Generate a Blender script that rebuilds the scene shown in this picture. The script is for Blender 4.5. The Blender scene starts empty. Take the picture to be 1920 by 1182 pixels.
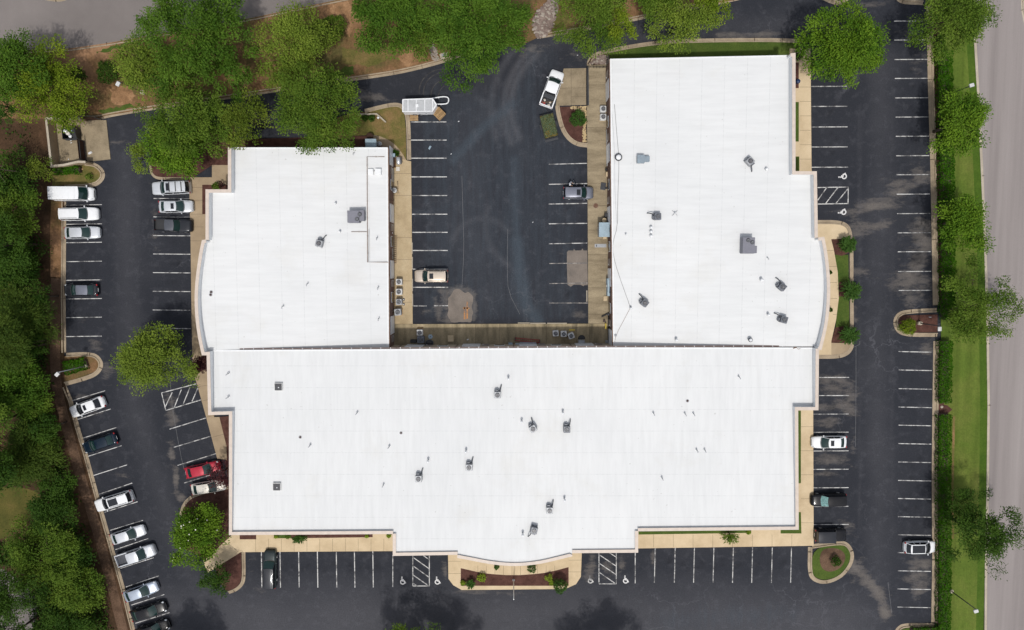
import bpy, math, random
import numpy as np
from mathutils import Vector, Matrix

# ------------------------------------------------------------------ camera, sky, sun, exposure
sc = bpy.context.scene
COL = sc.collection
CAM_H, CAM_T, LENS = 100.0, math.radians(4.0), 24.0
cam_data = bpy.data.cameras.new("camera"); cam = bpy.data.objects.new("camera", cam_data); COL.objects.link(cam)
cam_data.sensor_fit = 'HORIZONTAL'; cam_data.sensor_width = 36.0; cam_data.lens = LENS
cam_data.clip_start = 1.0; cam_data.clip_end = 4000.0
cam.location = (0, 0, CAM_H); cam.rotation_euler = (-CAM_T, 0, 0)
sc.camera = cam

SUN_ELEV = math.radians(66.0)
world = bpy.data.worlds.new("World"); sc.world = world; world.use_nodes = True
wn = world.node_tree.nodes; wl = world.node_tree.links
bg = wn["Background"]; sky = wn.new("ShaderNodeTexSky"); sky.sky_type = 'NISHITA'
sky.sun_disc = False; sky.sun_elevation = SUN_ELEV; sky.sun_rotation = math.pi
sky.air_density = 1.0; sky.dust_density = 2.5; sky.ozone_density = 1.0
bg.inputs["Strength"].default_value = 0.14
hs = wn.new("ShaderNodeHueSaturation"); hs.inputs["Saturation"].default_value = 0.42   # thin white overcast veils the blue
wl.new(sky.outputs[0], hs.inputs["Color"]); wl.new(hs.outputs[0], bg.inputs["Color"])
sun_data = bpy.data.lights.new("sun", 'SUN'); sun = bpy.data.objects.new("sun", sun_data); COL.objects.link(sun)
sun_data.energy = 2.25; sun_data.angle = math.radians(2.5); sun_data.color = (1.0, 0.965, 0.91)
sun.rotation_euler = (math.radians(90) - SUN_ELEV, 0, math.radians(-3)); sun.location = (0, -60, 120)
sc.view_settings.view_transform = 'Standard'; sc.view_settings.look = 'None'
sc.view_settings.gamma = 1.0; sc.view_settings.use_curve_mapping = False
sc.view_settings.exposure = 0.0
sc.render.engine = 'CYCLES'
sc.cycles.max_bounces = 5; sc.cycles.diffuse_bounces = 2; sc.cycles.glossy_bounces = 2
sc.cycles.transmission_bounces = 3; sc.cycles.transparent_max_bounces = 4
sc.cycles.use_denoising = True

# ------------------------------------------------------------------ survey: plan points of the place
F_PX = LENS / 36.0 * 1920.0
def P(px, py, z=0.0):
    """plan position (metres) of a point of height z that is surveyed at photo pixel px, py"""
    u = (px - 960.0) / F_PX; v = -(py - 591.0) / F_PX
    d = Vector((u, v * math.cos(CAM_T) - math.sin(CAM_T), -v * math.sin(CAM_T) - math.cos(CAM_T)))
    s = (z - CAM_H) / d.z
    return Vector((d.x * s, d.y * s, z))
def PP(pts, z=0.0): return [P(a, b, z) for a, b in pts]
def chaikin(pts, n=2, closed=False):
    pts = [tuple(p) for p in pts]
    for _ in range(n):
        out = []
        m = len(pts)
        rng = range(m if closed else m - 1)
        if not closed: out.append(pts[0])
        for i in rng:
            a, b = pts[i], pts[(i + 1) % m]
            out.append(tuple(a[k] * .75 + b[k] * .25 for k in range(len(a))))
            out.append(tuple(a[k] * .25 + b[k] * .75 for k in range(len(a))))
        if not closed: out.append(pts[-1])
        pts = out
    return pts

# ------------------------------------------------------------------ mesh helpers
class MB:
    def __init__(s): s.v = []; s.f = []; s.m = []; s.sm = []
    def add(s, verts, faces, mi=0, smooth=False):
        o = len(s.v); s.v += [tuple(x) for x in verts]
        for f in faces: s.f.append(tuple(i + o for i in f)); s.m.append(mi); s.sm.append(smooth)
        return s
    def box(s, c, size, rz=0.0, mi=0):
        hx, hy, hz = size[0] / 2, size[1] / 2, size[2] / 2; co, si = math.cos(rz), math.sin(rz)
        vs = []
        for z in (-hz, hz):
            for x, y in ((-hx, -hy), (hx, -hy), (hx, hy), (-hx, hy)):
                vs.append((c[0] + x * co - y * si, c[1] + x * si + y * co, c[2] + z))
        return s.add(vs, [(3, 2, 1, 0), (4, 5, 6, 7), (0, 1, 5, 4), (1, 2, 6, 5), (2, 3, 7, 6), (3, 0, 4, 7)], mi)
    def bbox(s, c, size, b=0.03, rz=0.0, mi=0):      # box with a bevelled top and rounded plan corners
        hx, hy, hz = size[0] / 2, size[1] / 2, size[2] / 2; co, si = math.cos(rz), math.sin(rz)
        rings = []
        for z, ins in ((-hz, 0), (hz - b, 0), (hz - b * .3, b * .3), (hz, b)):
            ring = []
            for sx, sy, a0 in ((1, 1, 0), (-1, 1, 90), (-1, -1, 180), (1, -1, 270)):
                for k in range(3):
                    a = math.radians(a0 + 45 * k); r = b * 1.5
                    x = sx * (hx - r) + (r - ins) * math.cos(a); y = sy * (hy - r) + (r - ins) * math.sin(a)
                    ring.append((c[0] + x * co - y * si, c[1] + x * si + y * co, c[2] + z))
            rings.append(ring)
        return s.loft(rings, cap=True, mi=mi)
    def loft(s, rings, cap=True, closed=True, mi=0, smooth=False):
        n = len(rings[0]); vs = [p for r in rings for p in r]; fs = []
        for i in range(len(rings) - 1):
            for j in range(n if closed else n - 1):
                k = (j + 1) % n
                fs.append((i * n + j, i * n + k, (i + 1) * n + k, (i + 1) * n + j))
        s.add(vs, fs, mi, smooth)
        if cap:
            o = len(s.v) - len(vs)
            s.f.append(tuple(o + j for j in reversed(range(n)))); s.m.append(mi); s.sm.append(False)
            s.f.append(tuple(o + (len(rings) - 1) * n + j for j in range(n))); s.m.append(mi); s.sm.append(False)
        return s
    def prism(s, poly, z0, z1, mi=0, mside=None, bottom=False):   # poly: plan points, any winding
        pts = [(p[0], p[1]) for p in poly]; n = len(pts)
        a = sum(pts[i][0] * pts[(i + 1) % n][1] - pts[(i + 1) % n][0] * pts[i][1] for i in range(n))
        if a < 0: pts = pts[::-1]
        vs = [(x, y, z0) for x, y in pts] + [(x, y, z1) for x, y in pts]
        o = len(s.v); s.v += vs
        s.f.append(tuple(o + n + i for i in range(n))); s.m.append(mi); s.sm.append(False)
        for i in range(n):
            k = (i + 1) % n; s.f.append((o + i, o + k, o + n + k, o + n + i)); s.m.append(mi if mside is None else mside); s.sm.append(False)
        if bottom: s.f.append(tuple(o + i for i in reversed(range(n)))); s.m.append(mi); s.sm.append(False)
        return s
    def tube(s, pts, r, n=8, mi=0, cap=True, smooth=True):
        pts = [Vector(p) for p in pts]; m = len(pts)
        rs = r if isinstance(r, (list, tuple)) else [r] * m
        rings = []; ref = Vector((0, 0, 1))
        for i, p in enumerate(pts):
            t = (pts[min(i + 1, m - 1)] - pts[max(i - 1, 0)]).normalized()
            up = ref if abs(t.dot(ref)) < .95 else Vector((1, 0, 0))
            a = t.cross(up).normalized(); b = t.cross(a).normalized()
            rings.append([tuple(p + (a * math.cos(2 * math.pi * k / n) + b * math.sin(2 * math.pi * k / n)) * rs[i]) for k in range(n)])
        return s.loft(rings, cap=cap, mi=mi, smooth=smooth)
    def cyl(s, c, r, h, n=16, mi=0, r2=None, smooth=True):
        r2 = r if r2 is None else r2
        rings = [[(c[0] + q * math.cos(2 * math.pi * k / n), c[1] + q * math.sin(2 * math.pi * k / n), z) for k in range(n)]
                 for z, q in ((c[2], r), (c[2] + h, r2))]
        return s.loft(rings, mi=mi, smooth=smooth)
    def lathe(s, c, prof, n=16, mi=0, smooth=True):               # prof: (r, z) from bottom to top
        rings = [[(c[0] + r * math.cos(2 * math.pi * k / n), c[1] + r * math.sin(2 * math.pi * k / n), c[2] + z) for k in range(n)] for r, z in prof]
        return s.loft(rings, mi=mi, smooth=smooth)
    def ring(s, c, r0, r1, h, n=18, mi=0):                        # flat annulus with thickness, open in the middle
        R = [[(c[0] + r * math.cos(2 * math.pi * k / n), c[1] + r * math.sin(2 * math.pi * k / n), c[2] + z) for k in range(n)] for r, z in ((r0, 0), (r1, 0), (r1, h), (r0, h), (r0, 0))]
        return s.loft(R, cap=False, mi=mi)
    def ribbon(s, pts, w, z, mi=0):                               # flat strip along plan points
        L, R = offset(pts, w / 2), offset(pts, -w / 2)
        vs = [(p[0], p[1], z) for p in L] + [(p[0], p[1], z) for p in R]; n = len(L)
        return s.add(vs, [(n + i, n + i + 1, i + 1, i) for i in range(n - 1)], mi)
    def wall(s, pts, w, z0, z1, mi=0, closed=False):              # upright band along plan points
        if closed: pts = list(pts) + [pts[0]]
        L, R = offset(pts, w / 2), offset(pts, -w / 2)
        rings = [[(l[0], l[1], z0), (r[0], r[1], z0), (r[0], r[1], z1), (l[0], l[1], z1)] for l, r in zip(L, R)]
        return s.loft(rings, mi=mi)
    def build(s, name, mats, parent=None, loc=None):
        me = bpy.data.meshes.new(name); me.from_pydata(s.v, [], s.f)
        mats = mats if isinstance(mats, (list, tuple)) else [mats]
        for m in mats: me.materials.append(m)
        me.polygons.foreach_set("material_index", s.m); me.polygons.foreach_set("use_smooth", s.sm)
        me.update()
        o = bpy.data.objects.new(name, me); COL.objects.link(o)
        if parent is not None: o.parent = parent
        if loc is not None: o.location = loc
        return o
def offset(pts, d):                                               # left-hand offset of an open polyline
    pts = [Vector((p[0], p[1])) for p in pts]; out = []; n = len(pts)
    for i in range(n):
        ns = []
        if i > 0: ns.append((pts[i] - pts[i - 1]).normalized())
        if i < n - 1: ns.append((pts[i + 1] - pts[i]).normalized())
        nn = Vector((0, 0))
        for t in ns: nn += Vector((-t.y, t.x))
        nn.normalize()
        c = max(.35, nn.dot(Vector((-ns[0].y, ns[0].x))))
        out.append(pts[i] + nn * (d / c))
    return out
def tag(o, label=None, cat=None, group=None, kind=None):
    if label: o["label"] = label
    if cat: o["category"] = cat
    if group: o["group"] = group
    if kind: o["kind"] = kind
    return o
def thing(name, label, cat, loc=(0, 0, 0), rz=0.0, group=None):
    o = bpy.data.objects.new(name, None); COL.objects.link(o); o.empty_display_size = .3
    o.location = loc; o.rotation_euler = (0, 0, rz)
    return tag(o, label, cat, group)
def struct(o, label, cat): return tag(o, label, cat, None, "structure")
def dup(root, loc, rz, label, group=None, scale=None):
    r = root.copy(); COL.objects.link(r); r.location = loc; r.rotation_euler = (0, 0, rz); r["label"] = label
    if group: r["group"] = group
    if scale: r.scale = scale
    for ch in list(root.children):
        c = ch.copy(); COL.objects.link(c); c.parent = r
        for g in ch.children:
            d = g.copy(); COL.objects.link(d); d.parent = c
    return r

# ------------------------------------------------------------------ materials
def nodes(name):
    m = bpy.data.materials.new(name); m.use_nodes = True
    nt = m.node_tree; return m, nt.nodes, nt.links, nt.nodes["Principled BSDF"]
def ramp(n, l, src, stops):
    r = n.new("ShaderNodeValToRGB"); e = r.color_ramp.elements
    while len(e) < len(stops): e.new(.5)
    for i, (p, c) in enumerate(stops):
        e[i].position = p; e[i].color = (c[0], c[1], c[2], 1) if isinstance(c, (tuple, list)) else (c, c, c, 1)
    l.new(src, r.inputs[0]); return r.outputs[0]
def noise(n, l, scale, detail=4, rough=.6, coord=None, stretch=None):
    t = n.new("ShaderNodeTexNoise"); t.inputs["Scale"].default_value = scale; t.inputs["Detail"].default_value = detail
    t.inputs["Roughness"].default_value = rough
    if coord is None:
        tc = n.new("ShaderNodeTexCoord"); coord = tc.outputs["Object"]
    if stretch:
        mp = n.new("ShaderNodeMapping"); mp.inputs["Scale"].default_value = stretch; l.new(coord, mp.inputs[0]); coord = mp.outputs[0]
    l.new(coord, t.inputs["Vector"]); return t.outputs["Fac"]
def mix(n, l, fac, a, b, mode='MIX'):
    x = n.new("ShaderNodeMix"); x.data_type = 'RGBA'; x.blend_type = mode
    for sock, val in ((x.inputs[0], fac), (x.inputs[6], a), (x.inputs[7], b)):
        if isinstance(val, bpy.types.NodeSocket): l.new(val, sock)
        elif isinstance(val, (tuple, list)): sock.default_value = (*val[:3], 1)
        else: sock.default_value = val
    return x.outputs[2]
def math_(n, l, op, a, b=None, clamp=False):
    x = n.new("ShaderNodeMath"); x.operation = op; x.use_clamp = clamp
    for i, val in enumerate((a, b)):
        if val is None: continue
        if isinstance(val, bpy.types.NodeSocket): l.new(val, x.inputs[i])
        else: x.inputs[i].default_value = val
    return x.outputs[0]
def bumpn(n, l, b, h, strength=.3, dist=.05):
    bp = n.new("ShaderNodeBump"); bp.inputs["Strength"].default_value = strength; bp.inputs["Distance"].default_value = dist
    l.new(h, bp.inputs["Height"]); l.new(bp.outputs[0], b.inputs["Normal"])
def speckle(name, stops, s1=.6, s2=14, amt=.35, rough=.9, bump=.3, grain=None, spec=.12, metal=0.0, stretch=None, amt1=None):
    """stops: colours of a broad noise; s2 a finer noise that varies it"""
    m, n, l, b = nodes(name)
    c = ramp(n, l, noise(n, l, s1, 5, .65, stretch=stretch), stops)
    f = ramp(n, l, noise(n, l, s2, 3, .7), [(.25, 1 - amt), (.75, 1 + amt * .6)])
    c = mix(n, l, 1.0, c, f, 'MULTIPLY')
    l.new(c, b.inputs["Base Color"]); b.inputs["Roughness"].default_value = rough
    b.inputs["Specular IOR Level"].default_value = spec; b.inputs["Metallic"].default_value = metal
    if bump: bumpn(n, l, b, noise(n, l, s2 * 1.3, 3, .7), bump)
    return m
def plain(name, col, rough=.5, metal=0.0, var=.12, scale=3.0, coat=0.0, spec=.5):
    m, n, l, b = nodes(name)
    f = ramp(n, l, noise(n, l, scale, 3, .6), [(.3, tuple(x * (1 - var) for x in col)), (.7, tuple(min(1, x * (1 + var)) for x in col))])
    l.new(f, b.inputs["Base Color"]); b.inputs["Roughness"].default_value = rough; b.inputs["Metallic"].default_value = metal
    b.inputs["Coat Weight"].default_value = coat; b.inputs["Coat Roughness"].default_value = .08
    b.inputs["Specular IOR Level"].default_value = spec
    return m
# ------------------------------------------------------------------ asphalt and ground materials
def asphalt_mat(name, dark, grey, wear_c, blue_c):
    m, n, l, b = nodes(name)
    def at(k):
        a = n.new("ShaderNodeAttribute"); a.attribute_name = k; return a.outputs["Fac"]
    big = noise(n, l, .09, 5, .65); mid = noise(n, l, .7, 6, .7); fine = noise(n, l, 5, 6, .8); grain = noise(n, l, 38, 2, .6)
    streak = noise(n, l, .5, 5, .7, stretch=(3.0, .25, 1))
    g = math_(n, l, 'ADD', at("grey"), math_(n, l, 'MULTIPLY', math_(n, l, 'SUBTRACT', big, .5), .9), True)
    c = mix(n, l, g, dark, grey)
    wn_ = math_(n, l, 'ADD', at("wear"), math_(n, l, 'MULTIPLY', math_(n, l, 'SUBTRACT', noise(n, l, .45, 8, .76, stretch=(.7, 1.6, 1)), .5), 2.5))
    wf = ramp(n, l, math_(n, l, 'MULTIPLY', wn_, math_(n, l, 'GREATER_THAN', at("wear"), .02)), [(.25, 0), (.60, .50), (1.0, .85)])
    c = mix(n, l, wf, c, wear_c)
    bn = math_(n, l, 'ADD', at("blue"), math_(n, l, 'MULTIPLY', math_(n, l, 'SUBTRACT', streak, .5), 1.0))
    bf = ramp(n, l, math_(n, l, 'MULTIPLY', bn, math_(n, l, 'GREATER_THAN', at("blue"), .02)), [(.15, 0), (.95, .85)])
    c = mix(n, l, bf, c, blue_c)
    c = mix(n, l, ramp(n, l, math_(n, l, 'MULTIPLY', at("oil"), math_(n, l, 'ADD', mid, .3)), [(.12, 0), (.75, .62)]), c, (.010, .010, .012))
    # faint scuffs, hairline cracks, aggregate
    sc_ = ramp(n, l, mid, [(.52, 0), (.75, .22)])
    c = mix(n, l, sc_, c, tuple(min(1, x * 2.1) for x in grey))
    vo = n.new("ShaderNodeTexVoronoi"); vo.feature = 'DISTANCE_TO_EDGE'; vo.inputs["Scale"].default_value = .16
    tc = n.new("ShaderNodeTexCoord")
    wob = n.new("ShaderNodeTexNoise"); wob.inputs["Scale"].default_value = .8; wob.inputs["Detail"].default_value = 4
    l.new(tc.outputs["Object"], wob.inputs["Vector"])
    vm = n.new("ShaderNodeMix"); vm.data_type = 'VECTOR'; vm.inputs[0].default_value = .88
    vadd = n.new("ShaderNodeVectorMath"); vadd.operation = 'MULTIPLY_ADD'
    vadd.inputs[1].default_value = (3, 3, 0); l.new(wob.outputs["Color"], vadd.inputs[0]); l.new(tc.outputs["Object"], vadd.inputs[2])
    l.new(vadd.outputs[0], vo.inputs["Vector"])
    cr = ramp(n, l, vo.outputs["Distance"], [(.0, 1), (.006, .9), (.012, 0)])
    cr = math_(n, l, 'MULTIPLY', cr, ramp(n, l, noise(n, l, .05, 3, .6), [(.53, 0), (.68, .26)]))
    c = mix(n, l, cr, c, tuple(min(1, x * 2.4) for x in grey))
    f = ramp(n, l, fine, [(.25, .68), (.75, 1.32)]); c = mix(n, l, 1.0, c, f, 'MULTIPLY')
    f = ramp(n, l, grain, [(.3, .8), (.7, 1.2)]); c = mix(n, l, 1.0, c, f, 'MULTIPLY')
    l.new(c, b.inputs["Base Color"]); b.inputs["Roughness"].default_value = .88; b.inputs["Specular IOR Level"].default_value = .14
    bumpn(n, l, b, grain, .25, .02)
    return m
M = {}
M['asphalt'] = asphalt_mat("asphalt", (.0265, .0285, .0355), (.066, .0660, .0740), (.145, .129, .116), (.054, .068, .084))
M['road'] = speckle("pale_road", [(.3, (.215, .19, .182)), (.5, (.27, .24, .23)), (.7, (.315, .282, .27))], 1.0, 20, .16, stretch=(.35, .012, 1))
M['road2'] = speckle("side_road", [(.3, (.165, .146, .138)), (.7, (.225, .20, .188))], .06, 20, .18)
M['concrete'] = speckle("tan_concrete", [(.25, (.30, .225, .13)), (.5, (.45, .35, .215)), (.8, (.54, .44, .29))], .3, 6, .16)
M['concrete_dark'] = speckle("stained_concrete", [(.25, (.150, .118, .076)), (.5, (.290, .235, .155)), (.78, (.44, .36, .24))], .5, 6, .2, stretch=(.35, 1.3, 1))
M['concrete_wet'] = speckle("blackened_concrete", [(.3, (.145, .122, .080)), (.5, (.31, .25, .155)), (.75, (.48, .385, .245))], .5, 6, .2, stretch=(1.3, .3, 1))
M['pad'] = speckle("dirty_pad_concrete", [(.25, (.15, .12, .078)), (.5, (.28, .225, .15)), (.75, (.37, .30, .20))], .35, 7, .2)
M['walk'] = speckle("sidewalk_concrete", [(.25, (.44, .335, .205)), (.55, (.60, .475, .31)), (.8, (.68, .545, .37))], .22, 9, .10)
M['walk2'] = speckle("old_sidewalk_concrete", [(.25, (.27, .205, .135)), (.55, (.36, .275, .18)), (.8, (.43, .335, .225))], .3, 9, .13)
M['kerb'] = speckle("kerb_concrete", [(.3, (.26, .205, .145)), (.7, (.42, .34, .24))], .5, 8, .2)
M['kerb_pale'] = speckle("pale_kerb_concrete", [(.3, (.36, .31, .24)), (.7, (.50, .44, .35))], .4, 8, .15)
M['joint'] = plain("joint_dirt", (.10, .075, .05), .95)
M['mulch'] = speckle("mulch", [(.3, (.062, .028, .022)), (.7, (.125, .06, .047))], 1.2, 12, .5)
M['bank'] = speckle("bank_soil", [(.22, (.05, .052, .018)), (.40, (.115, .095, .036)), (.52, (.19, .108, .052)), (.66, (.31, .175, .095)), (.85, (.36, .21, .12))], .14, 5, .35)
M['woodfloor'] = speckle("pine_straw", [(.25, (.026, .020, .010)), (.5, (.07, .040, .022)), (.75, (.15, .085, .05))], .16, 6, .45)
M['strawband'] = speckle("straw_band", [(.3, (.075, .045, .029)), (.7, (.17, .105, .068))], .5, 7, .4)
M['verge'] = speckle("verge_grass", [(.2, (.066, .112, .016)), (.45, (.098, .142, .022)), (.62, (.132, .160, .032)), (.85, (.172, .170, .050))], .12, 5, .3)
def verge_rows(m):                                                # mowing rows run along the verge
    n, l = m.node_tree.nodes, m.node_tree.links; b = n["Principled BSDF"]; src = b.inputs["Base Color"].links[0].from_socket
    f = ramp(n, l, noise(n, l, 1.0, 3, .6, stretch=(1.1, .02, 1)), [(.3, .80), (.7, 1.14)])
    l.new(mix(n, l, 1.0, src, f, 'MULTIPLY'), b.inputs["Base Color"])
verge_rows(M['verge'])
M['verge_edge'] = speckle("verge_edge_grass", [(.3, (.045, .092, .010)), (.7, (.075, .125, .016))], .4, 5, .3)
M['lawn'] = speckle("lawn_grass", [(.3, (.045, .082, .014)), (.7, (.09, .125, .025))], .35, 6, .35)
M['drylawn'] = speckle("dry_grass", [(.3, (.085, .095, .022)), (.5, (.15, .125, .04)), (.75, (.28, .165, .08))], .3, 6, .35)
M['clearing'] = speckle("clearing_grass", [(.3, (.055, .062, .014)), (.6, (.105, .092, .024)), (.8, (.16, .115, .04))], .3, 6, .35)
M['darkstrip'] = plain("verge_soil", (.06, .03, .02), .95)
M['clay'] = speckle("bare_clay", [(.25, (.13, .085, .042)), (.45, (.25, .14, .07)), (.7, (.40, .235, .125))], .7, 6, .4)
M['patch'] = speckle("concrete_patch", [(.25, (.135, .118, .104)), (.5, (.20, .17, .145)), (.75, (.24, .205, .175))], .55, 8, .2)
def paint_mat(name, col, fade):
    m, n, l, b = nodes(name)
    f = ramp(n, l, noise(n, l, .9, 5, .75), [(fade, 0), (fade + .14, 1)])
    f2 = math_(n, l, 'MULTIPLY', f, ramp(n, l, noise(n, l, 8, 3, .7), [(.25, .55), (.6, 1)]))
    l.new(mix(n, l, f2, (.10, .098, .10), col), b.inputs["Base Color"]); b.inputs["Roughness"].default_value = .8
    return m
M['line'] = paint_mat("white_line_paint", (.62, .61, .59), .40)
M['line_worn'] = paint_mat("worn_line_paint", (.55, .54, .52), .42)
M['line_old'] = paint_mat("old_line_paint", (.40, .36, .32), .46)
M['symbol'] = paint_mat("symbol_paint", (.70, .69, .68), .30)
M['seam'] = paint_mat("seam_line", (.155, .155, .16), .40)
M['orange'] = paint_mat("orange_paint", (.50, .22, .06), .40)

# ------------------------------------------------------------------ terrain and the parking lot
gb = MB().prism([(-900, -900), (900, -900), (900, 900), (-900, 900)], -.30, -.06)
struct(gb.build("ground", M['lawn']), "grassy ground reaching out around the site", "ground")

def lot_grid():
    x0, x1, y0, y1, st = -74.0, 66.0, -62.0, 52.0, .4
    nx, ny = int((x1 - x0) / st) + 1, int((y1 - y0) / st) + 1
    X, Y = np.meshgrid(x0 + np.arange(nx) * st, y0 + np.arange(ny) * st)
    X, Y = X.ravel(), Y.ravel()
    idx = np.arange(nx * ny).reshape(ny, nx)
    q = np.stack([idx[:-1, :-1], idx[:-1, 1:], idx[1:, 1:], idx[1:, :-1]], -1).reshape(-1, 4)
    me = bpy.data.meshes.new("parking_lot"); me.vertices.add(nx * ny)
    me.vertices.foreach_set("co", np.stack([X, Y, np.zeros_like(X)], -1).ravel())
    me.loops.add(q.size); me.loops.foreach_set("vertex_index", q.ravel())
    me.polygons.add(len(q)); me.polygons.foreach_set("loop_start", np.arange(len(q)) * 4)
    me.update(calc_edges=True)
    # wear map in plan
    def blob(lst):
        f = np.zeros_like(X)
        for px, py, rx, ry, s in lst:
            c = P(px, py); sx, sy = rx / 12.9, ry / 12.9
            f = np.maximum(f, s * np.exp(-(((X - c.x) / sx) ** 2 + ((Y - c.y) / sy) ** 2)))
        return f
    def seg(f, pts, w, s, sharp=1.0):
        pp = PP(pts)
        for a, b_ in zip(pp[:-1], pp[1:]):
            dx, dy = b_.x - a.x, b_.y - a.y; L2 = dx * dx + dy * dy
            t = np.clip(((X - a.x) * dx + (Y - a.y) * dy) / L2, 0, 1)
            d = np.hypot(X - a.x - t * dx, Y - a.y - t * dy) / (w / 12.9)
            f = np.maximum(f, s * np.exp(-d ** (2 * sharp)))
        return f
    grey = np.zeros_like(X)
    yb = P(960, 1065).y; ye = P(960, 1150).y
    t = np.clip((yb - Y) / (yb - ye), 0, 1); inside = np.clip((X - P(230, 1100).x) / 5, 0, 1) * np.clip((P(1700, 1100).x - X) / 9, 0, 1)
    grey = np.maximum(grey, t * .85 * inside)
    grey = seg(grey, [(1000, 60), (1110, 80), (1300, 50), (1560, 50)], 20, .35)
    grey = seg(grey, [(1650, 120), (1650, 420), (1640, 640), (1650, 900), (1640, 1100)], 28, .38)
    grey = seg(grey, [(235, 300), (240, 600), (250, 760), (330, 1000), (380, 1160)], 26, .42)
    grey = seg(grey, [(900, 150), (880, 300), (900, 560)], 40, .22)
    wear = blob([(1640, 385, 45, 12, .75), (1600, 398, 30, 12, .7), (1690, 345, 35, 14, .6), (1720, 330, 22, 30, .55), (1620, 430, 30, 20, .62),
        (1735, 450, 16, 40, .8), (1725, 475, 26, 30, .7), (1705, 525, 40, 22, .8), (1715, 545, 38, 20, .65), (1610, 510, 30, 12, .5), (1600, 545, 14, 40, .4),
        (1600, 600, 10, 40, .45), (1735, 655, 14, 16, .6), (1705, 622, 26, 8, .6), (1575, 718, 28, 14, .75), (1560, 728, 32, 12, .7), (1575, 760, 34, 12, .7),
        (1550, 792, 26, 14, .7), (1565, 862, 34, 12, .7), (1550, 888, 30, 8, .55), (1600, 835, 6, 40, .35), (1590, 990, 16, 18, .5),
        (1600, 1070, 18, 8, .8), (1625, 1090, 16, 14, .8), (1650, 1120, 10, 24, .75), (1610, 1060, 10, 14, .6), (1735, 1060, 18, 16, .75), (1720, 1090, 26, 14, .6),
        (1660, 1160, 16, 10, .5), (1370, 66, 34, 6, .85), (1430, 66, 60, 5, .8), (1300, 72, 40, 4, .6), (1560, 70, 20, 6, .3), (1000, 92, 30, 9, .6), (1080, 68, 34, 8, .6), (1150, 52, 40, 7, .6),
        (1080, 108, 22, 9, .6), (705, 182, 22, 8, .75), (672, 170, 14, 12, .5), (200, 690, 16, 12, .7), (180, 650, 20, 12, .45), (175, 775, 20, 5, .75), (200, 705, 14, 10, .6),
        (322, 770, 9, 40, .55), (322, 850, 7, 18, .95), (330, 900, 6, 26, .95), (340, 935, 9, 10, .9), (325, 790, 14, 14, .8), (318, 745, 14, 8, .6), (345, 955, 6, 14, .7),
        (1105, 1075, 12, 22, .7), (1110, 1055, 9, 18, .65), (1140, 1065, 14, 20, .6), (1165, 1062, 8, 20, .6), (1225, 1050, 6, 20, .6), (1375, 1046, 6, 18, .5), (1265, 1042, 6, 14, .4),
        (835, 1072, 5, 16, .75), (950, 1112, 90, 5, .5), (870, 1108, 20, 6, .5), (215, 265, 40, 4, .6), (225, 212, 40, 4, .5), (470, 1065, 6, 24, .35), (485, 1105, 20, 5, .5),
        (290, 420, 8, 60, .3), (835, 560, 10, 24, .75), (825, 578, 16, 14, .7), (862, 545, 24, 8, .75), (880, 560, 10, 30, .6), (800, 585, 18, 6, .5), (1085, 590, 18, 12, .65), (990, 585, 14, 8, .5),
        (1085, 470, 26, 6, .4), (150, 598, 14, 6, .3), (160, 745, 26, 4, .5), (230, 890, 18, 6, .35), (1640, 8, 30, 6, .6), (1695, 60, 20, 10, .45), (1715, 120, 20, 16, .35)])
    blue = np.zeros_like(X)
    blue = seg(blue, [(955, 330), (962, 430), (972, 500), (990, 580), (1010, 606)], 14, .50, 1.0)
    blue = seg(blue, [(1000, 150), (962, 240), (956, 330)], 14, .40, 1.0)
    blue = seg(blue, [(962, 195), (905, 240), (850, 300)], 14, .75, 1.0)
    blue = seg(blue, [(1010, 110), (985, 160), (960, 230), (955, 320), (948, 420)], 34, .38)
    blue = seg(blue, [(955, 520), (975, 575), (1000, 600)], 22, .45)
    blue = seg(blue, [(780, 400), (830, 392), (850, 380)], 10, .45); blue = seg(blue, [(850, 480), (870, 470)], 40, .3)
    blue = seg(blue, [(1480, 1150), (1250, 1165)], 30, .3)
    wear = seg(wear, [(1598, 1058), (1625, 1085), (1648, 1115), (1662, 1155)], 12, .85); wear = seg(wear, [(1610, 1066), (1600, 1090)], 8, .5)
    wear = seg(wear, [(1540, 715), (1590, 722), (1598, 745)], 14, .6); wear = seg(wear, [(1540, 765), (1570, 758), (1600, 770)], 12, .6); wear = seg(wear, [(1600, 400), (1680, 365), (1740, 330)], 16, .55); wear = seg(wear, [(1600, 440), (1660, 420)], 14, .5)
    wear = seg(wear, [(1726, 420), (1722, 480), (1712, 560)], 22, .62); wear = seg(wear, [(1715, 1055), (1722, 1110)], 18, .6); wear = seg(wear, [(830, 550), (842, 600)], 10, .7); wear = seg(wear, [(845, 548), (862, 542), (884, 548), (889, 570), (888, 600)], 7, .85); wear = seg(wear, [(815, 560), (822, 595)], 5, .75)
    for cx, cy, r, a0, a1, s in ((1075, 200, 118, 150, 235, .95), (1090, 205, 145, 155, 230, .85), (1080, 205, 160, 160, 225, .6), (905, 470, 60, 200, 320, .6), (870, 250, 70, 290, 350, .55), (1000, 420, 90, 120, 200, .6)):
        grey = seg(grey, [(cx + r * math.cos(math.radians(a)), cy + r * math.sin(math.radians(a))) for a in np.linspace(a0, a1, 9)], 7, s)
    for x in (1590 - 955, 1612, 1672): grey = seg(grey, [(x, 200), (x, 1000)], 5, .30) if x > 1000 else grey
    for x in (222, 258): grey = seg(grey, [(x, 300), (x, 660)], 5, .35)
    rg = np.random.default_rng(3); oil = np.zeros_like(X)
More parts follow.
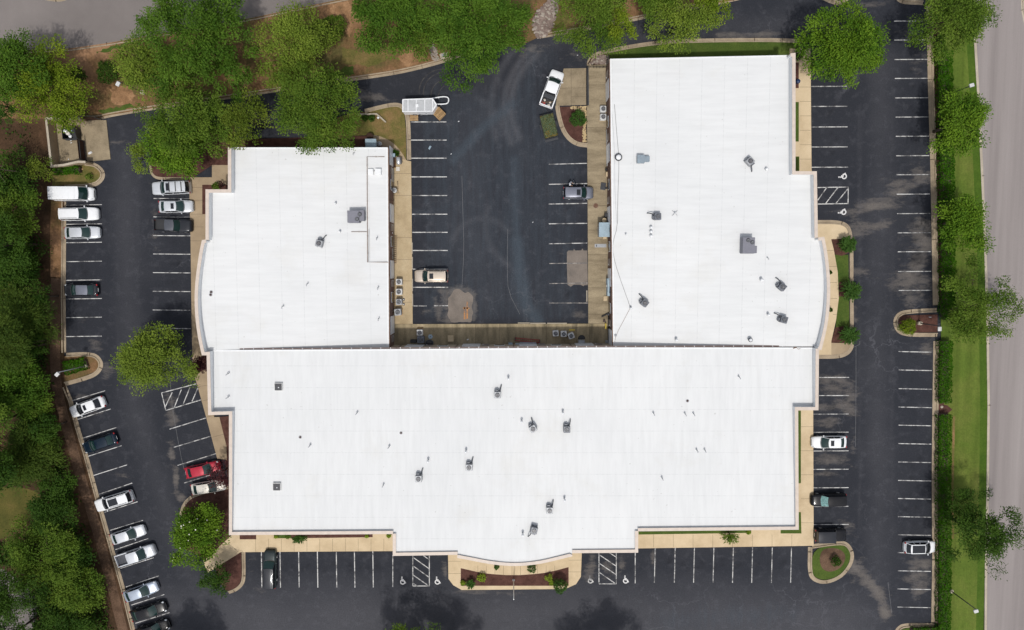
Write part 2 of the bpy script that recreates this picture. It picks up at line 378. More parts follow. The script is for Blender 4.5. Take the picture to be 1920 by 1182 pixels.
    for (xa, ya, xb, yb, n_) in ((155, 390, 158, 640, 9), (322, 440, 322, 600, 6), (500, 1062, 720, 1066, 9), (1240, 1055, 1480, 1055, 9), (1555, 180, 1560, 300, 5), (1560, 720, 1556, 1000, 9), (1712, 60, 1716, 560, 16), (1716, 660, 1714, 1150, 16), (805, 245, 808, 560, 11), (1068, 320, 1068, 560, 8), (165, 770, 280, 1150, 12)):
        for k in range(n_):
            u = (k + .5) / n_; c = P(xa + (xb - xa) * u + rg.normal() * 3, ya + (yb - ya) * u + rg.normal() * 2)
            for q in range(3):
                oil = np.maximum(oil, rg.uniform(.2, .8) * np.exp(-(((X - c.x - rg.normal() * .45) / .42) ** 2 + ((Y - c.y - rg.normal() * .45) / .42) ** 2)))
    bx = np.clip((X - P(775, 400).x) / 2, 0, 1) * np.clip((P(1100, 400).x - X) / 2, 0, 1) * np.clip((P(960, 140).y - Y) / 4, 0, 1) * np.clip((Y - P(960, 606).y) / 1, 0, 1)
    blue = np.maximum(blue, .34 * bx); blue = seg(blue, [(969, 452), (974, 510), (985, 570), (1008, 604)], 16, .92, 1.4); blue = seg(blue, [(965, 300), (967, 400), (970, 470)], 14, .72)
    for k, arr in (("grey", grey), ("wear", wear), ("blue", blue), ("oil", oil)):
        a = me.attributes.new(k, 'FLOAT', 'POINT'); a.data.foreach_set("value", arr.astype(np.float32))
    me.materials.append(M['asphalt'])
    o = bpy.data.objects.new("parking_lot", me); COL.objects.link(o); return o
struct(lot_grid(), "dark sealed asphalt of the parking lot and drive lanes", "parking lot")

def slab(name, px, z, mat, label, cat, sm=0, z0=-.05):
    if sm: px = chaikin(px, sm)
    return struct(MB().prism(PP(px), z0, z).build(name, mat), label, cat)
# roads
slab("road", [(1828, -400), (1830, 80), (1837, 200), (1843, 330), (1849, 470), (1853, 620), (1855, 760), (1853, 920), (1850, 1060), (1848, 1400), (2500, 1400), (2500, -400)], .012, M['road'], "pale asphalt road running along the right edge", "road")
slab("side_road", [(-500, -500), (1100, -500), (1000, -90), (655, -2), (540, 22), (480, 35), (270, 72), (200, 84), (130, 94), (80, 96), (0, 100), (-500, 150)], .012, M['road2'], "greyish brown side road across the upper left corner", "road")
# banks and woods
slab("bank", [(-500, 146), (0, 98), (80, 94), (130, 92), (200, 82), (270, 70), (480, 33), (540, 20), (655, -4), (1000, -92), (1420, -92), (1400, -6), (1375, 1), (1235, 24), (1195, 34), (1085, 55), (1012, 69), (985, 82),
    (865, 101), (840, 111), (760, 132), (700, 142), (625, 152), (510, 170), (430, 182), (280, 204), (200, 217), (185, 222), (86, 223), (-500, 223)], .10, M['bank'], "sloping bank of pine straw, clay and thin grass under the trees", "bank")
W_EDGE = [(122, 352), (118, 440), (118, 560), (120, 655), (121, 668), (122, 720), (130, 750), (143, 800), (158, 850), (173, 905), (183, 942), (200, 1002), (214, 1052), (229, 1105), (242, 1160), (268, 1260), (300, 1400)]
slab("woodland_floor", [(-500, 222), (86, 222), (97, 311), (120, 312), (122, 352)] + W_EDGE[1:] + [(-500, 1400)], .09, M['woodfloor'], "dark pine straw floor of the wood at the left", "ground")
EX = [(1750, -60), (1751, 50), (1753, 150), (1757, 300), (1761, 450), (1763, 570), (1764, 640), (1762, 780), (1760, 900), (1762, 1050), (1760, 1165), (1760, 1400)]
VR = [(1826, 1400), (1840, 1182), (1842, 1060), (1845, 920), (1847, 760), (1845, 620), (1841, 470), (1835, 330), (1829, 200), (1822, 80), (1820, -60)]
slab("verge", EX + VR, .10, M['verge'], "green grass verge between the lot and the road", "grass verge")
# straw path beside the left kerb, soil strip at the right kerb
def strip(name, pts, w, z, mat, label, cat, sm=0):
    pts = chaikin(pts, sm) if sm else pts
    o = MB().wall(PP(pts), w, -.04, z).build(name, mat); return struct(o, label, cat)
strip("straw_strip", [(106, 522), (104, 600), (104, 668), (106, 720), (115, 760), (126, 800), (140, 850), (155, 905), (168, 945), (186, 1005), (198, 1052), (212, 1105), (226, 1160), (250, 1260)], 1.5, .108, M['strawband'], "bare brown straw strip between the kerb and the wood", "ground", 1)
strip("straw_strip", [(108, 355), (105, 440), (106, 520)], 1.6, .107, M['bank'], "thin grass and straw strip beside the upper left stalls", "ground")
strip("soil_strip", [(1752, -60), (1753, 50), (1755, 150), (1759, 300), (1763, 450), (1766, 572)], .7, .112, M['mulch'], "dark mulch strip between the right kerb and the hedge, upper part", "ground")
strip("soil_strip", [(1767, 640), (1764, 780), (1762, 900), (1764, 1050), (1761, 1165), (1762, 1400)], .7, .112, M['mulch'], "dark mulch strip between the right kerb and the hedge, lower part", "ground")
strip("grass_edge", [(1817, -60), (1819, 80), (1826, 200), (1832, 330), (1838, 470), (1842, 620), (1844, 760), (1842, 920), (1839, 1060), (1836, 1182), (1832, 1400)], 1.1, .104, M['verge_edge'], "deeper green grass band along the road kerb", "grass verge")
strip("bare_line", [(1788, 780), (1786, 860), (1785, 930), (1786, 1010)], .35, .109, M['drylawn'], "thin dry line in the grass beside the long hedge", "grass")
slab("mulch_gap", [(1757, 757), (1775, 760), (1785, 768), (1775, 776), (1757, 778)], .118, M['mulch'], "bare mulch gap between two lengths of hedge", "mulch bed")
slab("grass_clearing", [(-60, 915), (40, 912), (78, 925), (76, 950), (50, 985), (0, 1015), (-60, 1020)], .10, M['clearing'], "olive grass clearing inside the wood", "grass", 2)
slab("path", [(-80, 1058), (0, 1062), (32, 1085), (60, 1110), (75, 1135), (62, 1190), (40, 1300), (-80, 1300)], .102, M['road2'], "grey paved path in the lower left corner", "path", 1)
# a few bare clay and grass places on the bank
def ragged(pts, seed, amp=3.2, step=5.0):
    rg = random.Random(seed); out = []
    for a, b_ in zip(pts, pts[1:] + pts[:1]):
        L = math.hypot(b_[0] - a[0], b_[1] - a[1]); k = max(1, int(L / step))
        for j in range(k): out.append((a[0] + (b_[0] - a[0]) * j / k + rg.uniform(-amp, amp), a[1] + (b_[1] - a[1]) * j / k + rg.uniform(-amp, amp)))
    return out
for i, (pts, mt, lab) in enumerate([
    ([(208, 165), (240, 160), (255, 180), (240, 200), (212, 196)], 'clay', "bare clay patch beside the bank lamp post"),
    ([(590, 10), (655, 4), (668, 30), (655, 70), (630, 30)], 'clay', "bare orange clay beside the round bank shrub"),
    ([(640, 90), (690, 100), (720, 95), (735, 110), (690, 125), (640, 120)], 'drylawn', "dry grass patch on the bank"),
    ([(770, 80), (800, 84), (795, 112), (760, 128), (745, 110)], 'clay', "bare clay above the tan kerb"),
    ([(620, 140), (660, 122), (665, 140), (625, 150)], 'lawn', "green grass spot along the bank kerb"),
    ([(180, 96), (262, 76), (268, 80), (190, 100)], 'lawn', "grass fringe below the side road kerb"),
    ([(1018, 60), (1040, 20), (1060, 22), (1080, 50), (1055, 60)], 'drylawn', "dry grass patch beside the stone bed"),
    ([(185, 210), (250, 195), (255, 203), (200, 214)], 'lawn', "grass fringe above the dumpster kerb")]):
    pts = ragged(pts, i); slab("bank_patch", pts, .106 + i * .002, M[mt], lab, "ground", 1)

# kerbs: gutter pan plus raised kerb; side +1 puts the kerb to the left of the walking direction
def kerb(pts, side, label, mat='kerb', g=.40, k=.20, sm=2):
    pts = chaikin(pts, sm) if sm else pts
    pp = PP(pts); mb = MB()
    o0 = offset(pp, 0); o1 = offset(pp, side * g); o1b = offset(pp, side * (g + .03)); o2 = offset(pp, side * (g + k)); n = len(pp)
    rings = [[(a[0], a[1], .008), (b[0], b[1], .022), (c[0], c[1], .140), (d[0], d[1], .146), (d[0], d[1], -.02)] for a, b, c, d in zip(o0, o1, o1b, o2)]
    mb.loft(rings, cap=False, closed=False)
    # expansion joints as thin dark bars across
    acc = 0.0
    for i in range(n - 1):
        a, b = Vector(o0[i]), Vector(o0[i + 1]); L = (b - a).length; acc += L
        if acc > 3.2:
            acc = 0.0; c, d = Vector(o0[i + 1]), Vector(o2[i + 1]); mid = (c + d) / 2
            t = (b - a).normalized(); mb.box((mid.x, mid.y, .085), ((d - c).length, .035, .130), math.atan2((d - c).y, (d - c).x), 1)
    return struct(mb.build("kerb", [M[mat], M['joint']]), label, "kerb")
kerb([(93, 224), (186, 226), (200, 221), (282, 207), (430, 186), (512, 174), (626, 157), (700, 147), (762, 137), (842, 116), (866, 105), (895, 96)], 1, "tan kerb along the foot of the bank, left of the big tree")
kerb([(1016, 72), (1086, 60), (1196, 39), (1236, 29), (1376, 4), (1420, -10)], 1, "thin kerb along the bank above the rear drive")
kerb([(1480, -12), (1530, -6), (1558, 8), (1580, 12), (1592, 2), (1596, -30)], 1, "rounded kerb at the top edge left of the entrance drive", sm=2)
kerb([(1672, -30), (1678, 0), (1692, 8), (1712, 9), (1730, 10)], 1, "rounded kerb at the top edge right of the entrance drive", sm=2)
kerb([(1737, 12), (1739.5, 150), (1744, 300), (1747, 450), (1749, 573)], 1, "long straight kerb of the upper right stalls", 'kerb', .55, .28, 0)
kerb([(1750, 640), (1748, 780), (1747, 900), (1748, 1050), (1746, 1168)], 1, "long straight kerb of the lower right stalls", 'kerb', .55, .28, 0)
kerb([(1756, 578), (1710, 580), (1684, 584), (1673, 602), (1680, 624), (1700, 632), (1757, 632)], 1, "rounded kerb of the bulb island among the right stalls")
kerb([(1752, 1169), (1705, 1168), (1684, 1172), (1674, 1190), (1670, 1300)], 1, "rounded kerb at the lower right corner of the lot")
kerb([(124, 365), (124, 440), (123, 560), (124, 662)], -1, "straight kerb of the upper left stalls", sm=0)
kerb([(124, 662), (160, 660), (184, 664), (196, 684), (185, 704), (160, 714), (123, 724)], -1, "rounded kerb of the island with the left lamp post")
kerb([(125, 724), (136, 750), (149, 800), (164, 850), (179, 905), (189, 942), (206, 1002), (220, 1052), (235, 1105), (248, 1160), (274, 1260)], -1, "slanting kerb of the lower left stalls", sm=0)
kerb([(160, 303), (182, 306), (198, 322), (195, 340), (176, 353), (122, 355)], -1, "rounded kerb below the dumpster pad")
kerb([(1830, -60), (1832, 80), (1839, 200), (1845, 330), (1851, 470), (1855, 620), (1857, 760), (1855, 920), (1852, 1060), (1850, 1400)], -1, "pale kerb along the road", 'kerb_pale', .30, .22, 0)
kerb([(-500, 144), (0, 96), (80, 92), (130, 90), (200, 80), (270, 68), (480, 31), (540, 18), (655, -6), (760, -31)], -1, "kerb along the side road in the upper left", 'kerb', .3, .2, 0)
kerb([(60, -12), (80, 1), (110, 5), (128, 1), (140, -15)], 1, "tip of a kerbed island in the side road", 'kerb', .2, .2)
kerb([(1912, -40), (1914, 20), (1922, 60), (1930, 130)], 1, "pale kerb on the far side of the road", 'kerb_pale', .25, .2, 0)
kerb([(683, 205), (718, 196), (742, 192), (756, 196), (764, 207), (768, 218), (770, 240), (771, 300)], -1, "kerb round the small lawn by the trailer")
kerb([(1041, 199), (1043, 215), (1051, 245), (1065, 265), (1082, 275), (1101, 277)], 1, "rounded kerb of the mulch bed in the courtyard")
kerb([(1100, 130), (1101, 112), (1113, 100), (1135, 93), (1170, 86), (1220, 78), (1280, 73), (1440, 71), (1512, 74)], -1, "curved kerb behind the right hand roof")
kerb([(1533, 413), (1572, 413), (1591, 420), (1598, 436), (1598, 455)], -1, "rounded kerb of the entrance pad beside the bowed wall")
kerb([(1600, 455), (1601, 640)], -1, "straight kerb with three spiky shrubs beside it", sm=0)
kerb([(1601, 640), (1601, 652), (1592, 666), (1572, 673), (1535, 673)], -1, "rounded kerb at the foot of the bowed wall")
kerb([(1522, 1021), (1576, 1013), (1593, 1019), (1603, 1040), (1597, 1063), (1577, 1086), (1546, 1097), (1523, 1090), (1514, 1075), (1515, 1026)], -1, "kerb loop round the lower right grass island")
kerb([(279, 310), (282, 327), (291, 336), (306, 338), (357, 338)], 1, "kerb round the mulch island under the upper left tree", 'kerb', .2, .18)
kerb([(336, 965), (341, 946), (355, 930), (380, 921), (428, 911)], -1, "curved kerb of the mulch bed at the lower left corner of the roof", 'kerb', .25, .2)
kerb([(460, 1034), (461, 1080), (458, 1096), (446, 1108), (430, 1114)], -1, "rounded kerb of the small corner bed by the green wagon", 'kerb', .3, .2)

# raised beds, lawns and walks
slab("mulch_bed", [(1688, 592), (1757, 590), (1757, 623), (1702, 624), (1688, 614), (1683, 602)], .115, M['mulch'], "mulch bed inside the bulb island at the right stalls", "mulch bed")
slab("island_lawn", [(122, 668), (160, 667), (180, 671), (188, 685), (178, 697), (158, 706), (122, 716)], .116, M['bank'], "straw covered island under the left lamp post", "island")
slab("island_lawn", [(99, 313), (160, 309), (182, 313), (190, 324), (186, 337), (172, 346), (122, 348), (99, 350)], .116, M['drylawn'], "thin grass island below the dumpster pad", "island")
slab("lawn", [(660, 213), (683, 211), (718, 202), (740, 199), (752, 203), (758, 212), (761, 240), (762, 301), (752, 285), (735, 268), (712, 258), (690, 254), (640, 256), (600, 262), (600, 230)], .118, M['drylawn'], "small dry lawn between the left roof and the white trailer", "lawn")
slab("mulch_bed", [(1048, 201), (1099, 200), (1099, 268), (1083, 266), (1069, 257), (1057, 238), (1050, 216)], .116, M['mulch'], "quarter round mulch bed in the courtyard with one dark shrub", "mulch bed")
slab("lawn", [(1108, 116), (1120, 107), (1140, 101), (1172, 94), (1221, 86), (1281, 81), (1440, 79), (1497, 80), (1497, 115), (1140, 130)], .110, M['lawn'], "green grass strip behind the right hand roof", "lawn")
slab("lawn", [(1563, 478), (1590, 478), (1592, 616), (1566, 616), (1571, 560), (1570, 510)], .118, M['lawn'], "narrow lawn between the bowed walk and the kerb", "lawn")
slab("mulch_bed", [(1556, 448), (1590, 448), (1591, 474), (1578, 480), (1566, 478), (1562, 468)], .120, M['mulch'], "mulch corner under the uppermost spiky shrub", "mulch bed")
slab("mulch_bed", [(1566, 614), (1578, 612), (1592, 612), (1592, 643), (1557, 643)], .120, M['mulch'], "mulch corner under the lowest spiky shrub", "mulch bed")
slab("mulch_bed", [(1572, 530), (1592, 526), (1592, 558), (1572, 556)], .120, M['mulch'], "mulch spot under the middle spiky shrub", "mulch bed", 1)
slab("island_lawn", chaikin([(1523, 1028), (1574, 1020), (1588, 1026), (1595, 1041), (1590, 1059), (1573, 1079), (1547, 1088), (1528, 1083), (1522, 1073)], 2, True), .118, M['lawn'], "grass island at the lower right corner", "island")
slab("mulch_ring", chaikin([(1540, 1030), (1560, 1026), (1580, 1032), (1586, 1046), (1577, 1064), (1558, 1073), (1541, 1068), (1535, 1050)], 2, True), .124, M['strawband'], "round mulch patch on the lower right grass island", "mulch bed")
slab("mulch_bed", [(282, 240), (440, 235), (440, 330), (398, 322), (398, 310), (360, 335), (300, 334), (288, 328), (284, 315)], .112, M['mulch'], "mulch island under the upper left trees", "mulch bed")
slab("mulch_bed", [(440, 262), (690, 255), (700, 268), (735, 268), (735, 285), (440, 285)], .106, M['mulch'], "dark mulch behind the left hand roof", "mulch bed")
slab("mulch_bed", [(340, 966), (346, 950), (358, 936), (381, 927), (432, 916), (432, 1020), (384, 1048), (350, 1030)], .116, M['mulch'], "mulch bed at the lower left corner of the roof", "mulch bed")
slab("mulch_bed", [(447, 1036), (453, 1036), (454, 1080), (450, 1094), (441, 1103), (425, 1108), (408, 1086), (405, 1064), (425, 1052)], .116, M['mulch'], "small mulch bed beside the green wagon", "mulch bed")
slab("mulch_bed", [(412, 782), (432, 780), (432, 916), (425, 880)], .105, M['mulch'], "mulch wedge along the lower left wall", "mulch bed")
slab("rock_border", [(1101, 121), (1108, 110), (1122, 104), (1142, 101), (1142, 123)], .122, M['woodfloor'], "dark soil under the stones at the wall corner", "ground")

def walk(pts, z, mat, label, joints=()):
    struct(MB().prism(PP(pts), -.04, z).build("sidewalk", M[mat]), label, "sidewalk")
    if joints:
        mb = MB()
        for x0, y0, x1, y1 in joints: mb.ribbon(PP([(x0, y0), (x1, y1)]), .035, z + .004)
        struct(mb.build("sidewalk_joints", M['joint']), "score lines of " + label, "sidewalk")
walk([(722, 292), (766, 302), (771, 303), (774, 608), (722, 608)], .126, 'concrete', "tan concrete apron along the left courtyard wall", [(735, y, 773, y) for y in (326, 367, 446, 487, 527, 567)])
walk([(1103, 607), (1101, 277), (1100, 198), (1101, 123), (1150, 121), (1158, 607)], .126, 'concrete_dark', "stained concrete apron along the right courtyard wall", [(1102, y, 1147, y) for y in (160, 240, 310, 345, 386, 432, 478, 540, 590)])
walk([(722, 608), (1158, 607), (1158, 660), (722, 662)], .126, 'concrete_wet', "blackened concrete apron along the bottom courtyard wall", [(x, 608, x, 655) for x in (848, 892, 937, 981, 1025, 1081, 1105)] + [(735, 608, 773, 608), (1103, 607, 1147, 607)])
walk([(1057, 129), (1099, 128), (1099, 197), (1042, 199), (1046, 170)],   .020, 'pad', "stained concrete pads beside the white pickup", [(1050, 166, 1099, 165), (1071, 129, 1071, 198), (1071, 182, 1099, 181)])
walk(chaikin([(690, 252), (715, 256), (738, 268), (754, 287), (763, 303)], 2) + [(736, 303), (728, 290), (720, 278), (700, 266), (688, 264)], .121, 'walk2', "curved concrete path at the corner of the left roof")
walk([(1499, 92), (1519, 92), (1521, 318), (1522, 330), (1480, 330), (1480, 92)], .128, 'walk', "concrete walk along the upper right wall", [(1499, y, 1521, y) for y in range(110, 320, 27)])
walk([(1520, 420), (1572, 420), (1588, 426), (1591, 448), (1520, 450)], .129, 'walk', "rounded entrance pad at the top of the bowed wall")
walk([(1538, 446), (1557, 446), (1563, 470), (1570, 510), (1572, 560), (1567, 600), (1558, 640), (1558, 667), (1520, 667), (1520, 446)], .125, 'walk', "curved walk along the bowed wall", [(1545 + 4 * k, 470 + k * 30, 1563 + (6 if 0 < k < 5 else 0), 470 + k * 30) for k in range(6)])
walk([(1558, 643), (1593, 644), (1593, 656), (1586, 664), (1572, 667), (1558, 667)], .122, 'walk2', "concrete pad at the foot of the bowed wall")
walk([(1480, 760), (1524, 760), (1525, 1023), (1196, 1028), (1196, 980), (1480, 975)], .127, 'walk', "L shaped walk round the lower right corner of the roof", [(1501, y, 1524, y) for y in range(800, 1000, 45)] + [(x, 1002, x, 1026) for x in range(1225, 1500, 37)])
walk([(448, 990), (740, 985), (738, 1033), (452, 1035), (390, 1074), (382, 1052), (430, 1008)], .127, 'walk', "pale walk along the lower left front of the roof", [(x, 1010, x, 1034) for x in range(480, 735, 24)] + [(428, 1018, 447, 1034), (406, 1040, 418, 1060)])
walk([(840, 1030), (841, 1085), (850, 1097), (866, 1106), (1060, 1104), (1080, 1095), (1089, 1081), (1091, 1028)], .124, 'walk', "pale entrance plaza in front of the curved bay", [(840, 1052, 864, 1052), (840, 1075, 864, 1075), (1066, 1050, 1090, 1050), (1066, 1072, 1090, 1072)] + [(x, 1060, x, 1080) for x in (896, 912, 928, 944, 960, 976, 992, 1008, 1024, 1040)])
slab("mulch_bed", chaikin([(864, 1065), (886, 1070), (908, 1075), (962, 1079), (1016, 1075), (1040, 1070), (1066, 1063)], 1) + [(1066, 1098), (864, 1098)], .130, M['mulch'], "mulch bed of the entrance plaza with the flagpole", "mulch bed")
walk([(355, 333), (398, 333), (398, 310), (440, 310), (440, 420), (400, 480), (385, 560), (385, 660), (362, 690), (360, 600), (358, 450)], .124, 'walk2', "concrete walk along the upper left wall", [(358, y, 383, y) for y in (352, 376, 402, 426, 452)])
slab("mulch_bed", [(380, 347), (428, 347), (428, 362), (386, 362), (386, 402), (380, 402)], .130, M['mulch'], "mulch corner at the step of the upper left wall", "mulch bed")
walk([(366, 706), (380, 694), (402, 690), (402, 782), (412, 782), (425, 835), (426, 862), (408, 860), (386, 778)], .126, 'walk2', "slanting walk beside the hatched bay", [(372, 725, 392, 722), (380, 752, 396, 748), (388, 782, 408, 778), (398, 820, 420, 814)])
slab("mulch_bed", [(362, 662), (392, 660), (392, 696), (372, 700), (364, 706)], .122, M['mulch'], "mulch under the purple shrub", "mulch bed")
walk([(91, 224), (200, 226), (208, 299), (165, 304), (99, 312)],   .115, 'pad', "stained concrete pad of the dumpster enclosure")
def front_bed(pts, mat, lab): slab("front_bed", pts, .134, M[mat], lab, "planting bed")
front_bed([(514, 985), (546, 985), (546, 1009), (514, 1009)], 'lawn', "low green strip at the lower left front of the roof")
front_bed([(450, 985), (481, 985), (481, 1011), (450, 1011)], 'mulch', "mulch strip left of the walk opening on the lower left front")
front_bed([(546, 985), (699, 985), (699, 1007), (546, 1009)], 'mulch', "mulch strip along the lower left front of the roof")
front_bed([(1197, 985), (1408, 980), (1408, 999), (1197, 1002)], 'lawn', "grass strip along the lower right front of the roof")
front_bed([(1480, 960), (1501, 960), (1502, 1000), (1463, 1000), (1463, 985), (1480, 985)], 'lawn', "grass strip round the lower right wall corner")
front_bed([(1480, 770), (1501, 770), (1501, 906), (1480, 906)], 'lawn', "grass strip along the lower right wall")
front_bed([(1480, 118), (1497, 118), (1497, 166), (1480, 166)], 'mulch', "mulch strip beside the blue bin")
front_bed([(1480, 192), (1497, 192), (1497, 266), (1480, 266)], 'lawn', "grass strip along the upper right wall")
front_bed([(1480, 294), (1498, 294), (1498, 321), (1480, 321)], 'lawn', "short grass strip at the step of the upper right wall")

# patches, stall lines and symbols
def patch(pts, z, mat, lab, sm=1, name="pavement_patch"):
    pts = chaikin(pts, sm, True) if sm else pts
    mb = MB(); vs = PP(pts, z); n = len(vs); mb.add(vs, [tuple(range(n))]);
    o = mb.build(name, mat); return struct(o, lab, "pavement")
patch([(1063, 473), (1066, 470), (1075, 470), (1076, 467), (1079, 470), (1090, 470), (1092, 466), (1094, 470), (1101, 470), (1102, 535), (1096, 535), (1094, 537), (1088, 534), (1076, 534), (1070, 538), (1064, 534), (1063, 500)], .004, M['patch'], "pale concrete patch with ragged edges in the right courtyard stalls", 0)
patch(ragged([(842, 556), (848, 546), (858, 541), (862, 545), (872, 550), (880, 548), (886, 552), (886, 580), (885, 602), (868, 606), (845, 604), (838, 590), (841, 572)], 5, 2.0, 5), .004, M['patch'], "pale concrete patch with orange paint in the left courtyard", 1)
mo = MB()
for a, b_ in (((871, 576), (871, 599)), ((876, 566), (876, 598)), ((868, 578), (880, 578))): mo.ribbon(PP([a, b_]), .22, .009)
struct(mo.build("utility_mark", M['orange']), "orange utility paint marks on the concrete patch", "marking")
lines = {'line': MB(), 'line_worn': MB(), 'line_old': MB()}
def ln(k, x0, y0, x1, y1, w=.115): lines[k].ribbon(PP([(x0, y0), (x1, y1)]), w, .009)
for i, y in enumerate((229, 263, 297, 332, 367, 402, 436, 470, 505, 539)): ln('line', 770 + i * .45, y, 837 + i * .35, y, .13)
ln('line', 775, 574, 800, 574); ln('line', 814, 573.7, 840, 573.5)
for y0, y1 in ((308.5, 306.5), (346, 344.5), (383, 381.5), (420, 419), (457.5, 456)): ln('line_worn', 1029, y0, 1101, y1, .13)
for y0, y1 in ((494.5, 493.5), (532, 531), (568.5, 568.5)): ln('line_old', 1030, y0, 1102, y1, .12)
for y in (384, 420, 454.5, 490, 525, 560, 595, 630.5): ln('line', 124, y + 1, 191, y, .11)
for i, y in enumerate((372.5, 407, 442, 476.5, 511.5, 546.5, 581.5)): ln('line', 288 - i * .3, y, 357, y + .6, .11)
ln('line_worn', 288, 616, 358, 616.5)
for a in ((134, 752, 197, 733), (145, 787, 208, 767), (155, 822, 218, 802), (165, 856, 228, 836), (175, 892, 238, 872), (186, 927, 248, 906), (196, 961, 258, 941), (206, 995, 268, 976), (216, 1031, 278, 1010), (226, 1066, 288, 1046), (236, 1101, 298, 1080), (246, 1135, 308, 1115), (254, 1169, 318, 1149)):
    ln('line', *a, .11)
for a in ((303, 737, 368, 720), (303, 737, 311, 770), (311, 770, 377, 750), (310, 763, 323, 736), (326, 766, 340, 731), (344, 757, 356, 727), (360, 753, 371, 728)): ln('line', *a, .13)
for a in ((318, 805, 386, 784), (326, 839, 396, 818), (333, 873, 405, 851), (345, 906, 395, 891)): ln('line_worn', *a, .13)
for i, x in enumerate((490, 525, 560, 595, 630.5, 664.5, 699)): ln('line', x, 1034, x + 1 if i else x + 1, 1102, .13)
ln('line', 736.5, 1041, 736.5, 1101, .12)
for x0, x1, y0, y1 in ((774, 805, 1042, 1099), (1123, 1155.5, 1037, 1095)):
    ln('line', x0, y0, x0, y1, .13); ln('line', x1, y0, x1, y1, .13); ln('line', x0, y1, x1, y1, .13)
    for a in ((x0, y0 + 3, x1, y0 + 25), (x0, y0 + 19, x1, y0 + 41), (x0, y0 + 36, x1 - 1, y1), (x0 + 20, y0, x1, y0 + 8)): ln('line', *a, .12)
ln('line_worn', 774, 1093, 782, 1099)
for x in (1228.5, 1266, 1302, 1338.5, 1375, 1411, 1448, 1484): ln('line_worn', x, 1027, x - 1.6, 1093, .13)
ln('line', 1191, 1037, 1191, 1094, .12)
for i, y in enumerate((162.5, 200, 238.5, 276, 314)): ln('line_worn', 1521, y, 1588 + i * .5, y - .3, .13)
for a in ((1533, 352, 1591, 351), (1533, 383, 1590, 382), (1590.5, 351, 1590, 383), (1533, 376, 1550, 352), (1548, 382, 1571, 352), (1567, 382, 1590, 354)): ln('line', *a, .13)
for y in (708, 742): ln('line', 1536, y, 1592, y, .12)
for y in (777, 811, 846, 880.5, 915, 950, 984): ln('line' if y > 880 else 'line_worn', 1524, y, 1591, y - .4, .12)
for i, y in enumerate((40, 75.5, 112, 147.5, 184, 220, 256, 292.5, 328, 364.5, 401, 437, 472.5, 509.5, 545)): ln('line_worn' if i % 3 else 'line', 1676 + i * .6, y, 1738 + i * .6, y - .4, .12)
for i, y in enumerate((659.5, 694, 729, 763.5, 797.5, 832, 866.5, 901, 935, 969, 1003, 1036.5, 1070.5, 1104.5, 1138.5)): ln('line_worn' if i % 4 == 2 else 'line', 1685 - i * .15, y, 1747 - i * .15, y + 1.2, .12)
for k, mb in lines.items():
    struct(mb.build("stall_lines", M[k]), {'line': "white painted parking stall lines", 'line_worn': "worn white parking stall lines", 'line_old': "faint stall lines on the concrete patch side of the courtyard"}[k], "marking")
seam = MB()
for pts in ([(1605, 650), (1605, 740), (1604, 838)], [(1612, 640), (1612, 648), (1545, 650 + 22)], [(866, 330), (868, 400), (870, 470), (866, 540)], [(952, 430), (951, 505), (953, 548), (975, 590)], [(318, 690), (322, 760), (338, 850), (345, 880)], [(1665, 1092), (1672, 1150)]):
    seam.ribbon(PP(chaikin(pts, 1)), .045, .004)
struct(seam.build("pavement_seam", M['seam']), "thin pale seams in the asphalt", "pavement")
M['tyre'] = speckle("tyre_scuff", [(.35, (.030, .030, .034)), (.65, (.085, .08, .078))], 1.2, 12, .3)
tm = MB()
for cx, cy, r, a0, a1 in ((832, 172, 46, 175, 272), (836, 174, 42, 172, 275), (844, 180, 36, 178, 270), (850, 182, 28, 185, 262)):
    pts = [(cx + r * math.cos(math.radians(a)), cy + r * .92 * math.sin(math.radians(a))) for a in np.linspace(a0, a1, 18)]
    tm.ribbon(PP(pts), .14, .004)
struct(tm.build("tyre_marks", M['tyre']), "curved pale tyre scuffs on the asphalt by the trailer", "marking")
def wheelchair(px, py, ang, lab, worn=False):
    mb = MB(); s = .0105 * 7.0
    def pt(x, y): return (x * s, y * s)
    ring = [pt(7 * math.cos(a) * .62, 7 * math.sin(a) * .62 - 3) for a in np.linspace(math.radians(125), math.radians(390), 20)]
    mb.ribbon(ring, .17, 0)
    mb.add([(*pt(-1.5 + 1.55 * math.cos(a), 7.2 + 1.55 * math.sin(a)), 0) for a in np.linspace(0, 2 * math.pi, 12, endpoint=False)], [tuple(range(12))])
    mb.ribbon([pt(-1.6, 5.0), pt(-1.2, 1.6), pt(-.9, -.6)], .20, .001); mb.ribbon([pt(-1.0, -.5), pt(3.3, -.8), pt(5.0, -5.0), pt(6.8, -4.3)], .17, .002)
    mb.ribbon([pt(-1.3, 2.2), pt(2.4, 1.8)], .15, .003)
    o = mb.build("wheelchair_symbol", M['line_worn' if worn else 'symbol']); c = P(px, py, .011); o.location = c; o.rotation_euler = (0, 0, ang)
    struct(o, lab, "marking")
wheelchair(755, 1089, 0, "white wheelchair symbol left of the lower left hatched bay")
wheelchair(820, 1089, 0, "white wheelchair symbol right of the lower left hatched bay")
wheelchair(1107, 1087, 0, "white wheelchair symbol left of the lower right hatched bay", True)
wheelchair(1173, 1087, 0, "white wheelchair symbol right of the lower right hatched bay")
wheelchair(1580, 331, math.pi / 2, "white wheelchair symbol above the right hatched bay")
wheelchair(1579, 398, math.pi / 2, "white wheelchair symbol below the right hatched bay")
slab("island_lawn", [(1755, 1176), (1706, 1176), (1690, 1180), (1683, 1194), (1680, 1300), (1758, 1300)], .114, M['lawn'], "grass island at the bottom right corner of the lot", "island")
